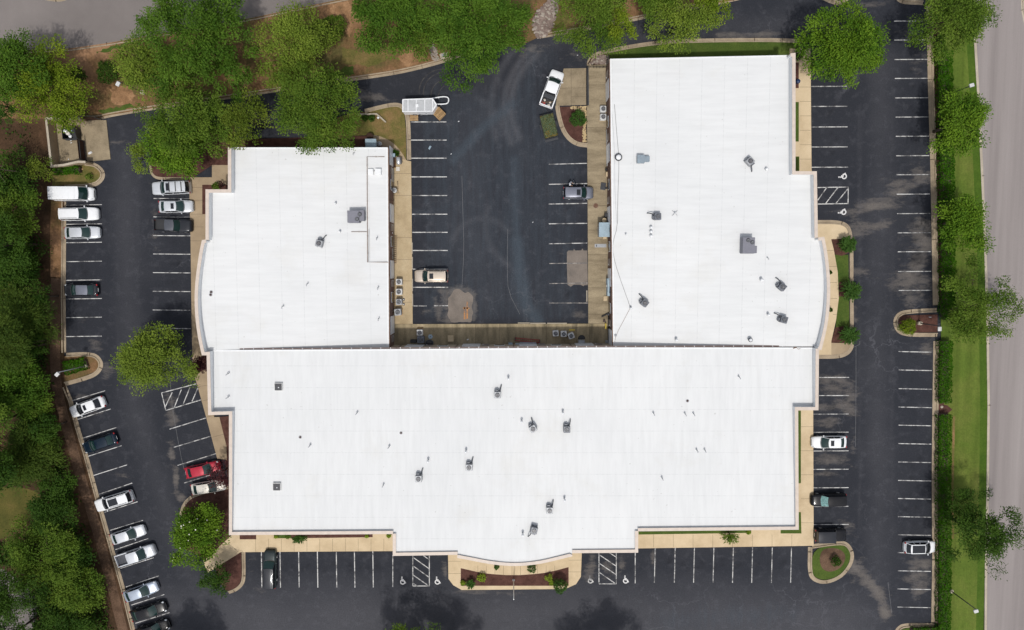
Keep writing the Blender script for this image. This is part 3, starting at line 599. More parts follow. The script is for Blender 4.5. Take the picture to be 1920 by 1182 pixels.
# ------------------------------------------------------------------ buildings
def roof_mat(name, axis):
    m, n, l, b = nodes(name)
    tc = n.new("ShaderNodeTexCoord"); sp = n.new("ShaderNodeSeparateXYZ"); l.new(tc.outputs["Object"], sp.inputs[0])
    a, t = (sp.outputs["X"], sp.outputs["Y"]) if axis == 'X' else (sp.outputs["Y"], sp.outputs["X"])
    c = ramp(n, l, noise(n, l, .07, 4, .6), [(.3, (.640, .648, .646)), (.7, (.690, .694, .688))])
    wr = noise(n, l, 1.0, 4, .65, stretch=(.18, 1.6, 1) if axis == 'X' else (1.6, .18, 1))
    c = mix(n, l, 1.0, c, ramp(n, l, wr, [(.3, .93), (.62, 1.0)]), 'MULTIPLY')
    st = ramp(n, l, noise(n, l, .12, 5, .7), [(.56, 0), (.80, .40)]); c = mix(n, l, st, c, (.55, .53, .48))
    # welded lap seams every 3.05 m and the finer deck lines every 0.6 m
    fr = math_(n, l, 'FRACT', math_(n, l, 'DIVIDE', a, 3.05))
    s1 = math_(n, l, 'LESS_THAN', math_(n, l, 'ABSOLUTE', math_(n, l, 'SUBTRACT', fr, .5)), .016)
    dash = ramp(n, l, noise(n, l, 3.2, 3, .7), [(.40, .06), (.66, .42)])
    c = mix(n, l, math_(n, l, 'MULTIPLY', s1, dash), c, (.42, .43, .43))
    fr2 = math_(n, l, 'FRACT', math_(n, l, 'DIVIDE', t, 6.1))
    s2 = math_(n, l, 'LESS_THAN', fr2, .006)
    c = mix(n, l, math_(n, l, 'MULTIPLY', s2, ramp(n, l, noise(n, l, .6, 3, .6), [(.45, .0), (.7, .35)])), c, (.5, .5, .5))
    dk = ramp(n, l, noise(n, l, .5, 7, .75), [(.62, 0), (.80, .22)]); c = mix(n, l, dk, c, (.47, .45, .41))
    sp2 = ramp(n, l, noise(n, l, 2.2, 2, .5), [(.735, 0), (.76, .5)]); c = mix(n, l, sp2, c, (.40, .39, .37))
    l.new(c, b.inputs["Base Color"]); b.inputs["Roughness"].default_value = .62; b.inputs["Specular IOR Level"].default_value = .3
    bumpn(n, l, b, wr, .10, .03)
    return m
M['roofX'] = roof_mat("white_roof_membrane", 'X'); M['roofY'] = roof_mat("white_roof_membrane_cross", 'Y')
M['flash'] = plain("white_flashing", (.74, .75, .75), .5, var=.05)
M['coping'] = plain("tan_coping", (.56, .475, .405), .55, var=.08, scale=1.5)
M['parapet'] = speckle("parapet_membrane", [(.3, (.74, .755, .765)), (.7, (.82, .83, .835))], .5, 4, .07, .6)
M['brick'] = speckle("brown_wall", [(.3, (.17, .105, .085)), (.7, (.25, .165, .135))], .8, 9, .2)
M['stucco'] = speckle("tan_wall", [(.3, (.45, .38, .29)), (.7, (.52, .44, .34))], .4, 9, .1)
M['gutter'] = plain("brown_gutter", (.13, .085, .075), .5)
M['metal_grey'] = plain("grey_metal", (.33, .34, .36), .4, .3)
M['metal_dark'] = plain("dark_metal", (.045, .048, .055), .45, .2)
M['metal_blue'] = plain("blue_grey_metal", (.30, .39, .45), .45, .2)
M['white'] = plain("white_metal", (.74, .75, .76), .4)
M['glass'] = plain("dark_glass", (.012, .03, .028), .06, var=.05)
M['door'] = plain("painted_door", (.26, .22, .20), .5)
M['rust'] = speckle("rusty_edge", [(.3, (.16, .09, .06)), (.7, (.33, .25, .20))], 1.5, 8, .3)
ZP = 6.6
def arc(pts): q = chaikin(pts, 2); return q[:1] + q[3:-3] + q[-1:]
xw0, xw1 = P(386, 470, 5.6).x, P(728, 470, 4.3).x
xe0, xe1 = P(1148, 400, 4.3).x, P(1533, 400, 5.6).x
def deckW(x, y): return 5.5 + (4.3 - 5.5) * (x - xw0) / (xw1 - xw0)
def deckE(x, y): return 4.3 + (5.5 - 4.3) * (x - xe0) / (xe1 - xe0)
ys0, ys1 = P(960, 655, 5.4).y, P(960, 1040, 6.4).y
def deckS(x, y): return 5.4 + (6.4 - 5.4) * (y - ys0) / (ys1 - ys0)
def on_deck(px, py, deck):
    z = 5.2
    for _ in range(5):
        p = P(px, py, z); z = deck(p.x, p.y)
    return P(px, py, z)

def building(name, label, edges, deck, rmat, wallmat):
    """edges: list of (kind, px points); kind 'p' = parapet with coping surveyed at its top, 'e' = plain roof edge"""
    t = thing(name, label, "building", (0, 0, 0))
    out = []
    for k, pts in edges:
        for (a, b_) in pts:
            q = P(a, b_, ZP) if k == 'p' else on_deck(a, b_, deck)
            if not out or (Vector(q[:2]) - Vector(out[-1][:2])).length > .25: out.append(q)
    if (Vector(out[0][:2]) - Vector(out[-1][:2])).length < .25: out.pop()
    n = len(out)
    area = sum(out[i].x * out[(i + 1) % n].y - out[(i + 1) % n].x * out[i].y for i in range(n))
    top = [Vector((p.x, p.y, deck(p.x, p.y))) for p in out]
    if area < 0: top = top[::-1]
    r = MB(); r.add(top, [tuple(range(n))]); r.build("roof", M[rmat], t)
    w = MB(); vs = [(p.x, p.y, 0) for p in top] + [(p.x, p.y, p.z - .02) for p in top]
    w.add(vs, [(i, (i + 1) % n, n + (i + 1) % n, n + i) for i in range(n)]); w.build("wall", M[wallmat], t)
    for ei, (k, pts) in enumerate(edges):
        dz = .006 * ei
        if k == 'p':
            q = PP(pts, ZP); sgn = 1 if area > 0 else -1
            mid = offset(q, sgn * .20)
            pb = MB().wall(mid, .26, 4.2, ZP - .06 + dz); pb.build("parapet", M['parapet'], t)
            cp = MB()
            cp.wall(offset(q, sgn * .18), .45, ZP - .058 + dz, ZP + dz); cp.build("coping", M['coping'], t)
            ow = MB().wall(offset(q, sgn * .005), .05, 0, ZP - .07 + dz); ow.build("facade", M['stucco'], t)
        elif k == 'e':
            q = [on_deck(a, b_, deck) for a, b_ in pts]
            mb = MB(); L = offset(q, 0.02); R = offset(q, .16 * (1 if area > 0 else -1))
            rings = [[(a.x, a.y, p.z - .16), (b_.x, b_.y, p.z - .16), (b_.x, b_.y, p.z + .05), (a.x, a.y, p.z + .05)] for a, b_, p in zip(L, R, q)]
            mb.loft(rings); mb.build("roof_edge", M['flash'], t)
    return t
arcW = arc([(379, 451), (373, 480), (367, 525), (365, 560), (367, 600), (372, 635), (379, 666)])
west = building("left_wing", "white roofed left wing with a bowed wall, stepped corners and one big grey rooftop unit", [
    ('e', [(727, 277), (729, 655)]), ('n', [(729, 655), (398, 658)]),
    ('p', [(388, 666)] + arcW[::-1] + [(386, 450)]), ('p', [(386, 450), (386, 356), (428, 356), (428, 276)]), ('e', [(431, 277), (727, 277)])][::1], deckW, 'roofX', 'brick')
arcE = arc([(1545, 445), (1551, 475), (1556, 520), (1556, 565), (1552, 605), (1546, 632), (1540, 656)])
east = building("right_wing", "white roofed right wing with a bowed wall and a thin cable across its roof", [
    ('e', [(1144, 111), (1482, 104)]), ('p', [(1482, 101), (1491, 100), (1491, 322), (1531, 322), (1533, 446)]), ('p', [(1534, 446)] + arcE + [(1534, 656)]),
    ('n', [(1526, 650), (1151, 650)]), ('e', [(1150, 650), (1147, 400), (1144, 111)])], deckE, 'roofX', 'brick')
arcS = arc([(858, 1046), (880, 1050), (920, 1058), (965, 1062), (1010, 1058), (1048, 1049), (1072, 1043)])
south = building("front_wing", "long white roofed front wing with a curved bay at the bottom", [
    ('e', [(395, 657), (760, 655), (1140, 652), (1528, 652)]),
    ('p', [(1535, 654), (1534, 769), (1496, 769), (1497, 993), (1196, 996)]), ('p', [(1196, 996), (1196, 1036), (1073, 1037)]), ('p', [(1073, 1041)] + arcS[::-1] + [(858, 1041)]),
    ('p', [(858, 1040), (737, 1042), (737, 1001)]), ('p', [(737, 1001), (430, 1003), (430, 777), (391, 778), (388, 660)])], deckS, 'roofY', 'stucco')

# walls of the wings facing the court: doors, windows, downpipes, gutter
def wall_parts(t, a, b_, zt, items):
    a, b_ = Vector((a.x, a.y, 0)), Vector((b_.x, b_.y, 0)); d = (b_ - a); L = d.length; d.normalize(); nrm = Vector((d.y, -d.x, 0)); rz = math.atan2(d.y, d.x)
    for kind, u, w, h, z in items:
        c = a + d * (L * u) + nrm * .03
        if kind == 'door':
            f = MB().box((c.x, c.y, z + h / 2), (w, .10, h), rz).build("door", M['door'], t)
            h_ = c + nrm * .07 + d * (w * .35); MB().box((h_.x, h_.y, z + 1.0), (.14, .05, .04), rz).build("handle", M['white'], f)
        elif kind == 'dock':
            f = MB(); f.box((c.x, c.y, z + h / 2), (w, .08, h), rz)
            for k in range(5): f.box((c.x + nrm.x * .05, c.y + nrm.y * .05, z + h * (k + .5) / 5), (w - .1, .04, h / 5 - .08), rz)
            f.build("roller_door", M['white'], t)
        elif kind == 'window':
            f = MB().box((c.x, c.y, z + h / 2), (w, .08, h), rz).build("window", M['white'], t)
            g = c + nrm * .045; MB().box((g.x, g.y, z + h / 2), (w - .16, .02, h - .16), rz).build("pane", M['glass'], f)
        else:
            p0 = c + nrm * .05; MB().tube([(p0.x, p0.y, z), (p0.x, p0.y, zt)], .05, 6).build("downpipe", M['gutter'], t)
def spread(n, seq): return [(seq[i % len(seq)][0], (i + .6) / n, *seq[i % len(seq)][1:]) for i in range(n)]
SEQ = [('door', 1.0, 2.1, .13), ('dock', 2.6, 2.8, .13), ('pipe', .1, .1, .13), ('window', 1.5, 1.2, 1.1)]
a, b_ = on_deck(729, 655, deckW), on_deck(727, 277, deckW); wall_parts(west, Vector((a.x, a.y, 0)), Vector((b_.x, b_.y, 0)), 4.1, spread(14, SEQ))
a, b_ = on_deck(1144, 111, deckE), on_deck(1150, 650, deckE); wall_parts(east, a, b_, 4.1, spread(18, SEQ))
a, b_ = on_deck(1145, 652, deckS), on_deck(732, 655, deckS); wall_parts(south, a, b_, 5.7, spread(15, SEQ))
# rear gutter of the front wing with its pale straps, seen between the roofs
gp = [on_deck(x, y, deckS) for x, y in ((392, 657), (760, 655), (1140, 652), (1532, 651))]
gm = MB().wall([p + Vector((0, .14, 0)) for p in gp], .17, 5.16, 5.30); gt = gm.build("gutter", M['gutter'], south)
for i in range(62):
    u = (i + .5) / 62; x = gp[0].x + (gp[-1].x - gp[0].x) * u
    y = np.interp(x, [p.x for p in gp], [p.y for p in gp]); MB().box((x, y + .14, 5.315), (.07, .20, .02)).build("gutter_strap", M['white'], gt)
# soldier course and rusty flashing along the court edges
for t, deck, pts in ((west, deckW, [(727, 278), (729, 655)]), (east, deckE, [(1144, 112), (1147, 400), (1150, 650)])):
    q = [on_deck(a, b_, deck) for a, b_ in pts]; sg = 1 if t is west else -1
    MB().wall([p + Vector((.07 * sg, 0, 0)) for p in q], .10, 3.9, 4.28).build("edge_trim", M['rust'], t)

# ------------------------------------------------------------------ rooftop plant
M['unit'] = plain("unit_sheet_metal", (.32, .33, .345), .45, .2, var=.1)
M['unit_dark'] = plain("dark_unit_sheet_metal", (.13, .14, .16), .45, .2, var=.15)
M['unit_pale'] = plain("pale_unit_frame", (.56, .56, .55), .45, .1, var=.1)
M['fan'] = plain("fan_blade", (.022, .022, .026), .5, .2)
M['fan_rust'] = plain("rusty_fan_blade", (.06, .032, .026), .6)
M['black_rubber'] = plain("black_rubber", (.02, .02, .022), .7)
M['chrome'] = plain("galvanised_metal", (.66, .67, .69), .28, .55, var=.08)
M['rtu'] = speckle("rooftop_unit_paint", [(.3, (.185, .185, .215)), (.7, (.225, .225, .255))], .8, 7, .07, .5)
def fan_parts(mbwell, r, z, cx=0, cy=0, mfan='fan', root=None, guard='unit_dark'):
    w = MB(); w.ring((cx, cy, z - .03), r * .88, r, .09); w.build("fan_shroud", M[guard], root)
    d = MB(); d.cyl((cx, cy, z - .02), r * .86, .012, 18); d.build("fan_well", M['black_rubber'], root)
    f = MB()
    for k in range(4):
        a = k * math.pi / 2 + .4; da = .42
        f.add([(cx + .10 * r * math.cos(a), cy + .10 * r * math.sin(a), z + .03), (cx + r * .80 * math.cos(a - da), cy + r * .80 * math.sin(a - da), z + .015), (cx + r * .82 * math.cos(a + da * .4), cy + r * .82 * math.sin(a + da * .4), z + .05), (cx + .22 * r * math.cos(a + .8), cy + .22 * r * math.sin(a + .8), z + .05)], [(0, 1, 2, 3)])
    f.cyl((cx, cy, z), r * .2, .08, 10); f.build("fan_blades", M[mfan], root)
    g = MB()
    for q in (.35, .62): g.ring((cx, cy, z + .075), r * q - .012, r * q + .012, .012)
    for k in range(6):
        a = k * math.pi / 3; g.tube([(cx, cy, z + .085), (cx + r * .97 * math.cos(a), cy + r * .97 * math.sin(a), z + .075)], .012, 4)
    g.build("fan_guard", M['metal_grey'], root)
def condenser(label, loc, rz, cab='unit', fan='fan_rust', conduit=True, dark=False, size=.92, h=.80, group=None, name="rooftop_condenser"):
    t = thing(name, label, "air conditioner", loc, rz, group)
    b0 = MB()
    if conduit:
        for sx in (-1, 1): b0.box((sx * .33, 0, .06), (.14, size + .25, .12))
    else: b0.box((0, 0, .05), (size + .12, size + .12, .10))
    b0.build("base", M['unit' if conduit else 'concrete'], t)
    z0 = .12 if conduit else .10
    c = MB(); c.bbox((0, 0, z0 + h / 2), (size, size, h), .05)
    for k in range(7):
        zz = z0 + .08 + k * (h - .16) / 6
        for s_, rr in ((1, 0), (-1, 0)): c.box((0, s_ * (size / 2 + .006), zz), (size * .86, .012, .03)); c.box((s_ * (size / 2 + .006), 0, zz), (.012, size * .86, .03))
    c.build("cabinet", M[cab], t)
    fan_parts(None, size * .37, z0 + h + .01, mfan=fan, root=t)
    if conduit:
        e = MB(); e.box((-.12, size / 2 + .12, .38), (.42, .22, .5)); e.build("electric_box", M['unit_dark'], t)
        q = MB(); q.tube([(.28, size / 2 - .05, .75), (.36, size / 2 + .2, .80), (.44, size / 2 + .45, .62), (.52, size / 2 + .72, .35), (.54, size / 2 + .85, .04)], [.075, .075, .07, .065, .06], 8)
        q.build("conduit", M['metal_dark'], t)
    return t
GC = "condensers on the white roofs"
RC = [(601, 456, 'W', -.25, 'unit', 'fan_rust', "small grey condenser alone on the left wing roof with a thin bent conduit"),
      (1231, 406, 'E', 1.6, 'unit_dark', 'fan', "dark condenser beside the three white domes on the right wing roof"),
      (1403, 303, 'E', -2.4, 'unit', 'fan_rust', "topmost condenser on the right wing roof, reddish fan"),
      (1463, 537, 'E', .9, 'unit_dark', 'fan', "blue grey condenser near the bowed parapet of the right wing"),
      (1207, 567, 'E', .9, 'unit_dark', 'fan_rust', "condenser next to the thin cable on the right wing roof"),
      (1466, 598, 'E', 1.3, 'unit_dark', 'fan', "wide dark condenser with a black pipe, lowest on the right wing roof"),
      (933, 738, 'S', 0, 'unit', 'fan_rust', "topmost condenser on the front wing roof"),
      (999, 801, 'S', .55, 'unit', 'fan_rust', "condenser on the front wing roof with its conduit curving up to the left"),
      (1062, 802, 'S', 0, 'unit_dark', 'fan', "dark blue grey condenser, rightmost on the front wing roof"),
      (880, 873, 'S', 0, 'unit', 'fan_rust', "condenser on the front wing roof with a straight upright conduit"),
      (786, 894, 'S', 0, 'unit', 'fan_rust', "leftmost condenser on the front wing roof"),
      (1030, 953, 'S', 0, 'unit', 'fan_rust', "condenser on the front wing roof with an extra grey side box"),
      (1001, 990, 'S', 2.9, 'unit_dark', 'fan_rust', "lowest condenser on the front wing roof, conduit running down to the left")]
DK = {'W': deckW, 'E': deckE, 'S': deckS}
for px, py, dk, rz, cab, fan, lab in RC:
    condenser(lab, on_deck(px, py + 1, DK[dk]), rz, cab, fan, True, group=GC)
M['unit_bluegrey'] = plain('blue_grey_unit', (.22, .27, .31), .5)
def big_unit(label, px, py, dk, boxes, fans, mat='rtu'):
    c = on_deck(px, py, DK[dk]); t = thing("rooftop_unit", label, "rooftop unit", c)
    b0 = MB()
    for (x, y, w, d, h) in boxes: b0.box((x, y, .12), (w - .1, d - .1, .24))
    b0.build("curb", M['unit'], t)
    for (x, y, w, d, h) in boxes:
        m = MB().bbox((x, y, .24 + h / 2), (w, d, h), .03)
        for k in range(3): m.box((x + w * (-.3 + .3 * k), y - d / 2 - .006, .24 + h / 2), (w * .24, .012, h * .8))
        m.build("cabinet", M[mat], t)
    for (x, y, r, z) in fans: fan_parts(None, r, .25 + z, x, y, 'fan', t, 'metal_dark')
    return t
big_unit("big grey rooftop unit with two fans on the left wing", 671, 407, 'W', [(-.35, -.05, 1.6, 1.65, 1.1), (.78, .12, .66, 1.45, 1.0)], [(.55, .25, .27, 1.1), (.18, -.38, .27, 1.1)])
big_unit("big grey rooftop unit with two fans on the right wing", 1400, 461, 'E', [(-.15, .0, 1.65, 2.2, 1.1), (.86, -.55, .36, 1.0, .9)], [(-.25, .7, .27, 1.1), (.30, .42, .27, 1.1)])
big_unit("low blue grey box unit without fans at the left of the right wing roof", 1204, 300, 'E', [(-.30, 0, 1.0, 1.1, .6), (.55, .02, .7, .75, .5)], [], 'unit_bluegrey')
M['hatch'] = plain('hatch_lid', (.085, .085, .09), .7, spec=.2)
for px, py, lab in ((523, 725, "upper dark square roof hatch on the front wing"), (520, 912, "lower dark square roof hatch on the front wing")):
    c = on_deck(px, py, deckS); t = thing("roof_hatch", lab, "roof hatch", c, 0, "square hatches on the front wing")
    MB().bbox((0, 0, .14), (1.12, 1.12, .28), .03).build("curb", M['unit_pale'], t)
    MB().bbox((0, -.02, .31), (.96, .96, .08), .03).build("lid", M['hatch'], t)
    MB().lathe((.06, -.08, .35), [(.09, 0), (.08, .05), (.03, .08)], 10).build("knob", M['white'], t)
c = on_deck(703, 323, deckW); t = thing("roof_scuttle", "pair of low white boxes inside the brown pipe loop on the left wing roof", "roof box", c)
MB().bbox((-.55, 0, .18), (.75, .8, .36), .04).build("box", M['flash'], t); MB().bbox((.5, 0, .22), (.85, .85, .44), .04).build("box", M['flash'], t); MB().tube([(-.2, .1, .2), (.2, .1, .2)], .05, 6).build("pipe", M['unit_pale'], t)
# white domed vents
def dome(label, px, py, dk, r=.22, h=.55, ring=False):
    c = on_deck(px, py, DK[dk]); t = thing("domed_vent", label, "roof vent", c, 0, "domed vents on the white roofs")
    MB().cyl((0, 0, 0), r * .75, h, 14).build("pipe", M['chrome'], t)
    if ring:
        MB().lathe((0, 0, h * .6), [(r * 1.25, 0), (r * 1.3, .08), (r * .98, .10), (r * .98, .0)], 20).build("collar", M['metal_dark'], t)
        MB().lathe((0, 0, h * .7), [(r * .9, 0), (r * .92, .10), (r * .6, .18), (.02, .22)], 18).build("cap", M['white'], t)
    else:
        MB().lathe((0, 0, h), [(r * .95, -.1), (r, 0), (r * .86, .10), (r * .5, .18), (.02, .21)], 16).build("cap", M['white'], t)
for a in [(1436, 318, 'E', .22, .4, False, "white dome vent just right of the topmost condenser on the right wing"),
          (1220, 427, 'E', .20, .45, False, "topmost of three white dome vents in a column on the right wing"), (1220, 435, 'E', .21, .45, False, "middle of three white dome vents in a column on the right wing"), (1220, 443, 'E', .20, .45, False, "lowest of three white dome vents in a column on the right wing"),
          (1173, 440, 'E', .13, .4, False, "small dome vent left of the three dome column on the right wing"), (1159, 296, 'E', .40, .5, True, "largest ringed white vent at the upper left of the right wing roof"),
          (1182, 578, 'E', .17, .5, False, "dome vent where the thin cable bends on the right wing roof"), (1426, 525, 'E', .21, .65, False, "dome vent left of the blue grey condenser on the right wing"), (1439, 590, 'E', .18, .6, False, "dome vent left of the wide dark condenser on the right wing"),
          (1405, 637, 'E', .24, .7, True, "dark ringed white vent near the lower edge of the right wing roof"), (1267, 637, 'E', .2, .6, False, "square based dome vent by the lower left edge of the right wing roof"),
          (630, 382, 'W', .14, .5, False, "small dome vent up left of the big unit on the left wing"), (638, 435, 'W', .15, .5, False, "small dome vent below the big unit on the left wing"),
          (953, 709, 'S', .17, .75, False, "white dome vent up right of the topmost front wing condenser"), (978, 789, 'S', .17, .75, False, "white dome vent left of the condenser with the left curving conduit"), (1055, 773, 'S', .17, .75, False, "white dome vent above the dark blue grey condenser"),
          (874, 845, 'S', .17, .75, False, "white dome vent above the condenser with the upright conduit"), (803, 863, 'S', .17, .75, False, "white dome vent up right of the leftmost front wing condenser"), (1058, 935, 'S', .17, .75, False, "white dome vent right of the condenser with the side box"), (980, 1000, 'S', .18, .75, False, "white dome vent left of the lowest front wing condenser")]:
    dome(a[6], *a[:6])
def gooseneck(label, px, py, dk, rz=0.0, s=1.0):
    c = on_deck(px, py, DK[dk]); t = thing("bent_vent_pipe", label, "roof vent", c, rz, "bent vent pipes on the white roofs"); t.scale = (s, s, s)
    MB().lathe((0, 0, 0), [(.14, 0), (.13, .05), (.06, .10)], 10).build("boot", M['flash'], t)
    pts = [(0, 0, .05), (0, 0, .55)] + [(.16 - .16 * math.cos(a), 0, .55 + .16 * math.sin(a)) for a in np.linspace(.4, math.pi, 6)] + [(.32, 0, .48)]
    MB().tube(pts, .055, 8).build("pipe", M['unit'], t)
for a in [(671, 773, 'S', 4.1, "bent vent pipe below the left wing, upper middle left of the front wing roof"), (583, 834, 'S', 4.1, "bent vent pipe between the two roof hatches and the roof centre"), (731, 836, 'S', 4.1, "bent vent pipe up left of the leftmost front wing condenser"),
          (720, 908, 'S', 4.2, "bent vent pipe down left of the leftmost front wing condenser"), (430, 700, 'S', 3.8, "upper bent vent pipe at the far left of the front wing roof"), (430, 744, 'S', 3.8, "lower bent vent pipe at the far left of the front wing roof"),
          (1384, 706, 'S', 5.2, "bent vent pipe at the upper right of the front wing roof"), (1224, 774, 'S', 5.2, "single bent vent pipe left of the upper pair on the front wing roof"), (1283, 775, 'S', 5.2, "left of the upper pair of bent vent pipes on the front wing roof"), (1299, 775, 'S', 5.2, "right of the upper pair of bent vent pipes on the front wing roof"),
          (1305, 843, 'S', 5.2, "left of the lower pair of bent vent pipes on the front wing roof"), (1320, 843, 'S', 5.2, "right of the lower pair of bent vent pipes on the front wing roof"), (1240, 895, 'S', 5.2, "bent vent pipe lowest on the right half of the front wing roof"),
          (532, 574, 'W', 4.4, "bent vent pipe near the lower left of the left wing roof"), (578, 532, 'W', 4.4, "bent vent pipe near the centre of the left wing roof"), (710, 539, 'W', 4.6, "bent vent pipe close to the court edge, above the condensers"), (708, 446, 'W', 4.6, "bent vent pipe inside the brown pipe loop on the left wing"), (711, 597, 'W', 4.6, "lowest bent vent pipe close to the court edge of the left wing"),
          (664, 288, 'W', 4.6, "tiny bent vent pipe at the top edge of the left wing roof"), (1438, 484, 'E', 5.0, "tiny bent vent pipe down right of the big unit on the right wing")]:
    gooseneck(a[4], *a[:4], .8 if 'tiny' in a[4] else 1.0)
# a four legged antenna mount on the right wing
c = on_deck(1265, 400, deckE); t = thing("antenna_mount", "small four legged mount right of the dark condenser on the right wing", "antenna", c)
for k in range(4):
    a = math.pi / 4 + k * math.pi / 2; MB().tube([(0, 0, .35), (.5 * math.cos(a), .5 * math.sin(a), .02)], .025, 6).build("leg", M['unit'], t)
MB().cyl((0, 0, .3), .09, .25, 10).build("mast", M['chrome'], t)
# brown gas pipe loop on the left wing
def roofline(pts, dk, r, mat, name, label, cat, lift=.12, blocks=True):
    q = [on_deck(a, b_, DK[dk]) + Vector((0, 0, lift)) for a, b_ in pts]; t = thing(name, label, cat, (0, 0, 0))
    MB().tube(q, r, 6, smooth=False).build("line", M[mat], t)
    if blocks:
        for i in range(len(q) - 1):
            L = (q[i + 1] - q[i]).length; k = max(1, int(L / 2.4))
            for j in range(k):
                p = q[i].lerp(q[i + 1], (j + .5) / k); MB().box((p.x, p.y, p.z - lift / 2 - r / 2), (.22, .22, lift - r)).build("support_block", M['unit_pale'], t)
    return t
roofline([(721, 294.5), (688.5, 294.5), (689.5, 492), (728, 492)], 'W', .045, 'rust', "gas_pipe", "brown gas pipe loop along the court edge of the left wing roof", "pipe")
roofline([(659, 435), (688, 435)], 'W', .035, 'rust', "gas_pipe", "short brown gas pipe branch below the big unit on the left wing", "pipe")
roofline([(692, 430), (691.5, 491)], 'W', .03, 'unit', "gas_pipe", "thin second pipe beside the brown loop on the left wing", "pipe", .1, False)
roofline(chaikin([(1152, 196), (1158, 270), (1161, 300), (1158, 380), (1158, 424), (1149, 455), (1150, 480), (1158, 510), (1182, 577)], 1), 'E', .02, 'metal_dark', "cable", "thin dark cable from the ringed vent to the bend on the right wing roof", "cable", .03, False)
roofline(chaikin([(1182, 577), (1172, 596), (1155, 628), (1151, 648)], 1), 'E', .02, 'rust', "cable", "lower length of thin cable running to the court corner of the right wing", "cable", .03, False)
roofline(chaikin([(1146, 196), (1152, 270), (1153, 370), (1157, 420)], 1), 'E', .016, 'unit', "cable", "faint grey second cable along the court edge of the right wing roof", "cable", .02, False)
c = on_deck(1154, 629, deckE); t = thing("cable_clamp", "small loop where the cable meets the roof corner of the right wing", "clamp", c)
MB().lathe((0, 0, 0), [(.16, 0), (.2, .03), (.2, .06), (.13, .06)], 14).build("ring", M['unit'], t); MB().cyl((0, 0, 0), .05, .12, 8).build("pin", M['metal_dark'], t)
for px, py, dk, lab in ((396, 548, 'W', "upper of two small brown drain caps on the left wing by the bowed wall"), (395, 553, 'W', "lower of two small brown drain caps on the left wing by the bowed wall"), (563, 820, 'S', "small drain cap left of the bent vent on the front wing"), (752, 812, 'S', "small drain cap on the seam of the front wing roof"), (1289, 752, 'S', "small drain cap above the upper pair of bent vents")):
    c = on_deck(px, py, DK[dk]); t = thing("roof_drain", lab, "roof drain", c, 0, "small roof drains")
    MB().lathe((0, 0, 0), [(.17, 0), (.15, .05), (.05, .10)], 10).build("strainer", M['fan_rust'], t); MB().cyl((0, 0, -.01), .24, .03, 12).build("flange", M['unit'], t)
# raised cowl on the ridge line near the right end of the front wing
c = on_deck(1490, 652.5, deckS); t = thing("flashing_scrap", "small bent brown flashing on the roof joint at the upper right of the front wing", "flashing", c)
MB().box((0, 0, .05), (.5, .12, .08), .3).build("strip", M['rust'], t); MB().tube([(.25, 0, .05), (.5, -.2, .1), (.8, -.05, .05)], .03, 6).build("wire", M['rust'], t)
# ------------------------------------------------------------------ vegetation
def leaf_mat(name, lo, hi, trans=.22):
    m, n, l, b = nodes(name)
    a = n.new("ShaderNodeAttribute"); a.attribute_name = "tint"
    c = ramp(n, l, a.outputs["Fac"], [(.0, lo), (1.0, hi)])
    l.new(c, b.inputs["Base Color"]); b.inputs["Roughness"].default_value = .65; b.inputs["Specular IOR Level"].default_value = .10
    tr = n.new("ShaderNodeBsdfTranslucent"); l.new(c, tr.inputs["Color"])
    ms = n.new("ShaderNodeMixShader"); ms.inputs[0].default_value = trans
    out = n["Material Output"]
    l.new(b.outputs[0], ms.inputs[1]); l.new(tr.outputs[0], ms.inputs[2]); l.new(ms.outputs[0], out.inputs["Surface"])
    return m
LM = {'bright': leaf_mat("fresh_leaves", (0.032, 0.095, 0.005), (0.157, 0.261, 0.019)),
      'lush': leaf_mat("deep_green_leaves", (0.022, 0.070, 0.005), (0.114, 0.203, 0.021)),
      'mid': leaf_mat("mid_green_leaves", (0.031, 0.081, 0.006), (0.148, 0.220, 0.026)),
      'yellow': leaf_mat("yellow_green_leaves", (0.056, 0.114, 0.005), (0.220, 0.278, 0.021)),
      'olive': leaf_mat("olive_leaves", (0.046, 0.084, 0.007), (0.174, 0.220, 0.026)),
      'pale': leaf_mat("pale_green_leaves", (0.064, 0.116, 0.010), (0.226, 0.296, 0.039)),
      'dark': leaf_mat("dark_leaves", (0.014, 0.046, 0.005), (0.064, 0.122, 0.014)),
      'pine': leaf_mat("pine_needles", (0.019, 0.049, 0.006), (0.093, 0.139, 0.019)),
      'red': leaf_mat("plum_red_leaves", (.034, .012, .014), (.105, .036, .038)),
      'spiky': leaf_mat("spiky_leaves", (0.016, 0.058, 0.010), (0.081, 0.162, 0.028)),
      'hedge': leaf_mat("hedge_leaves", (0.016, 0.072, 0.001), (0.056, 0.151, 0.003)),
      'lime': leaf_mat("lime_leaves", (0.116, 0.186, 0.012), (0.325, 0.418, 0.046))}
M['bark'] = speckle("bark", [(.3, (.055, .04, .03)), (.7, (.13, .10, .078))], 3, 12, .3)
M['flower'] = plain("cream_blossom", (.80, .78, .66), .6)

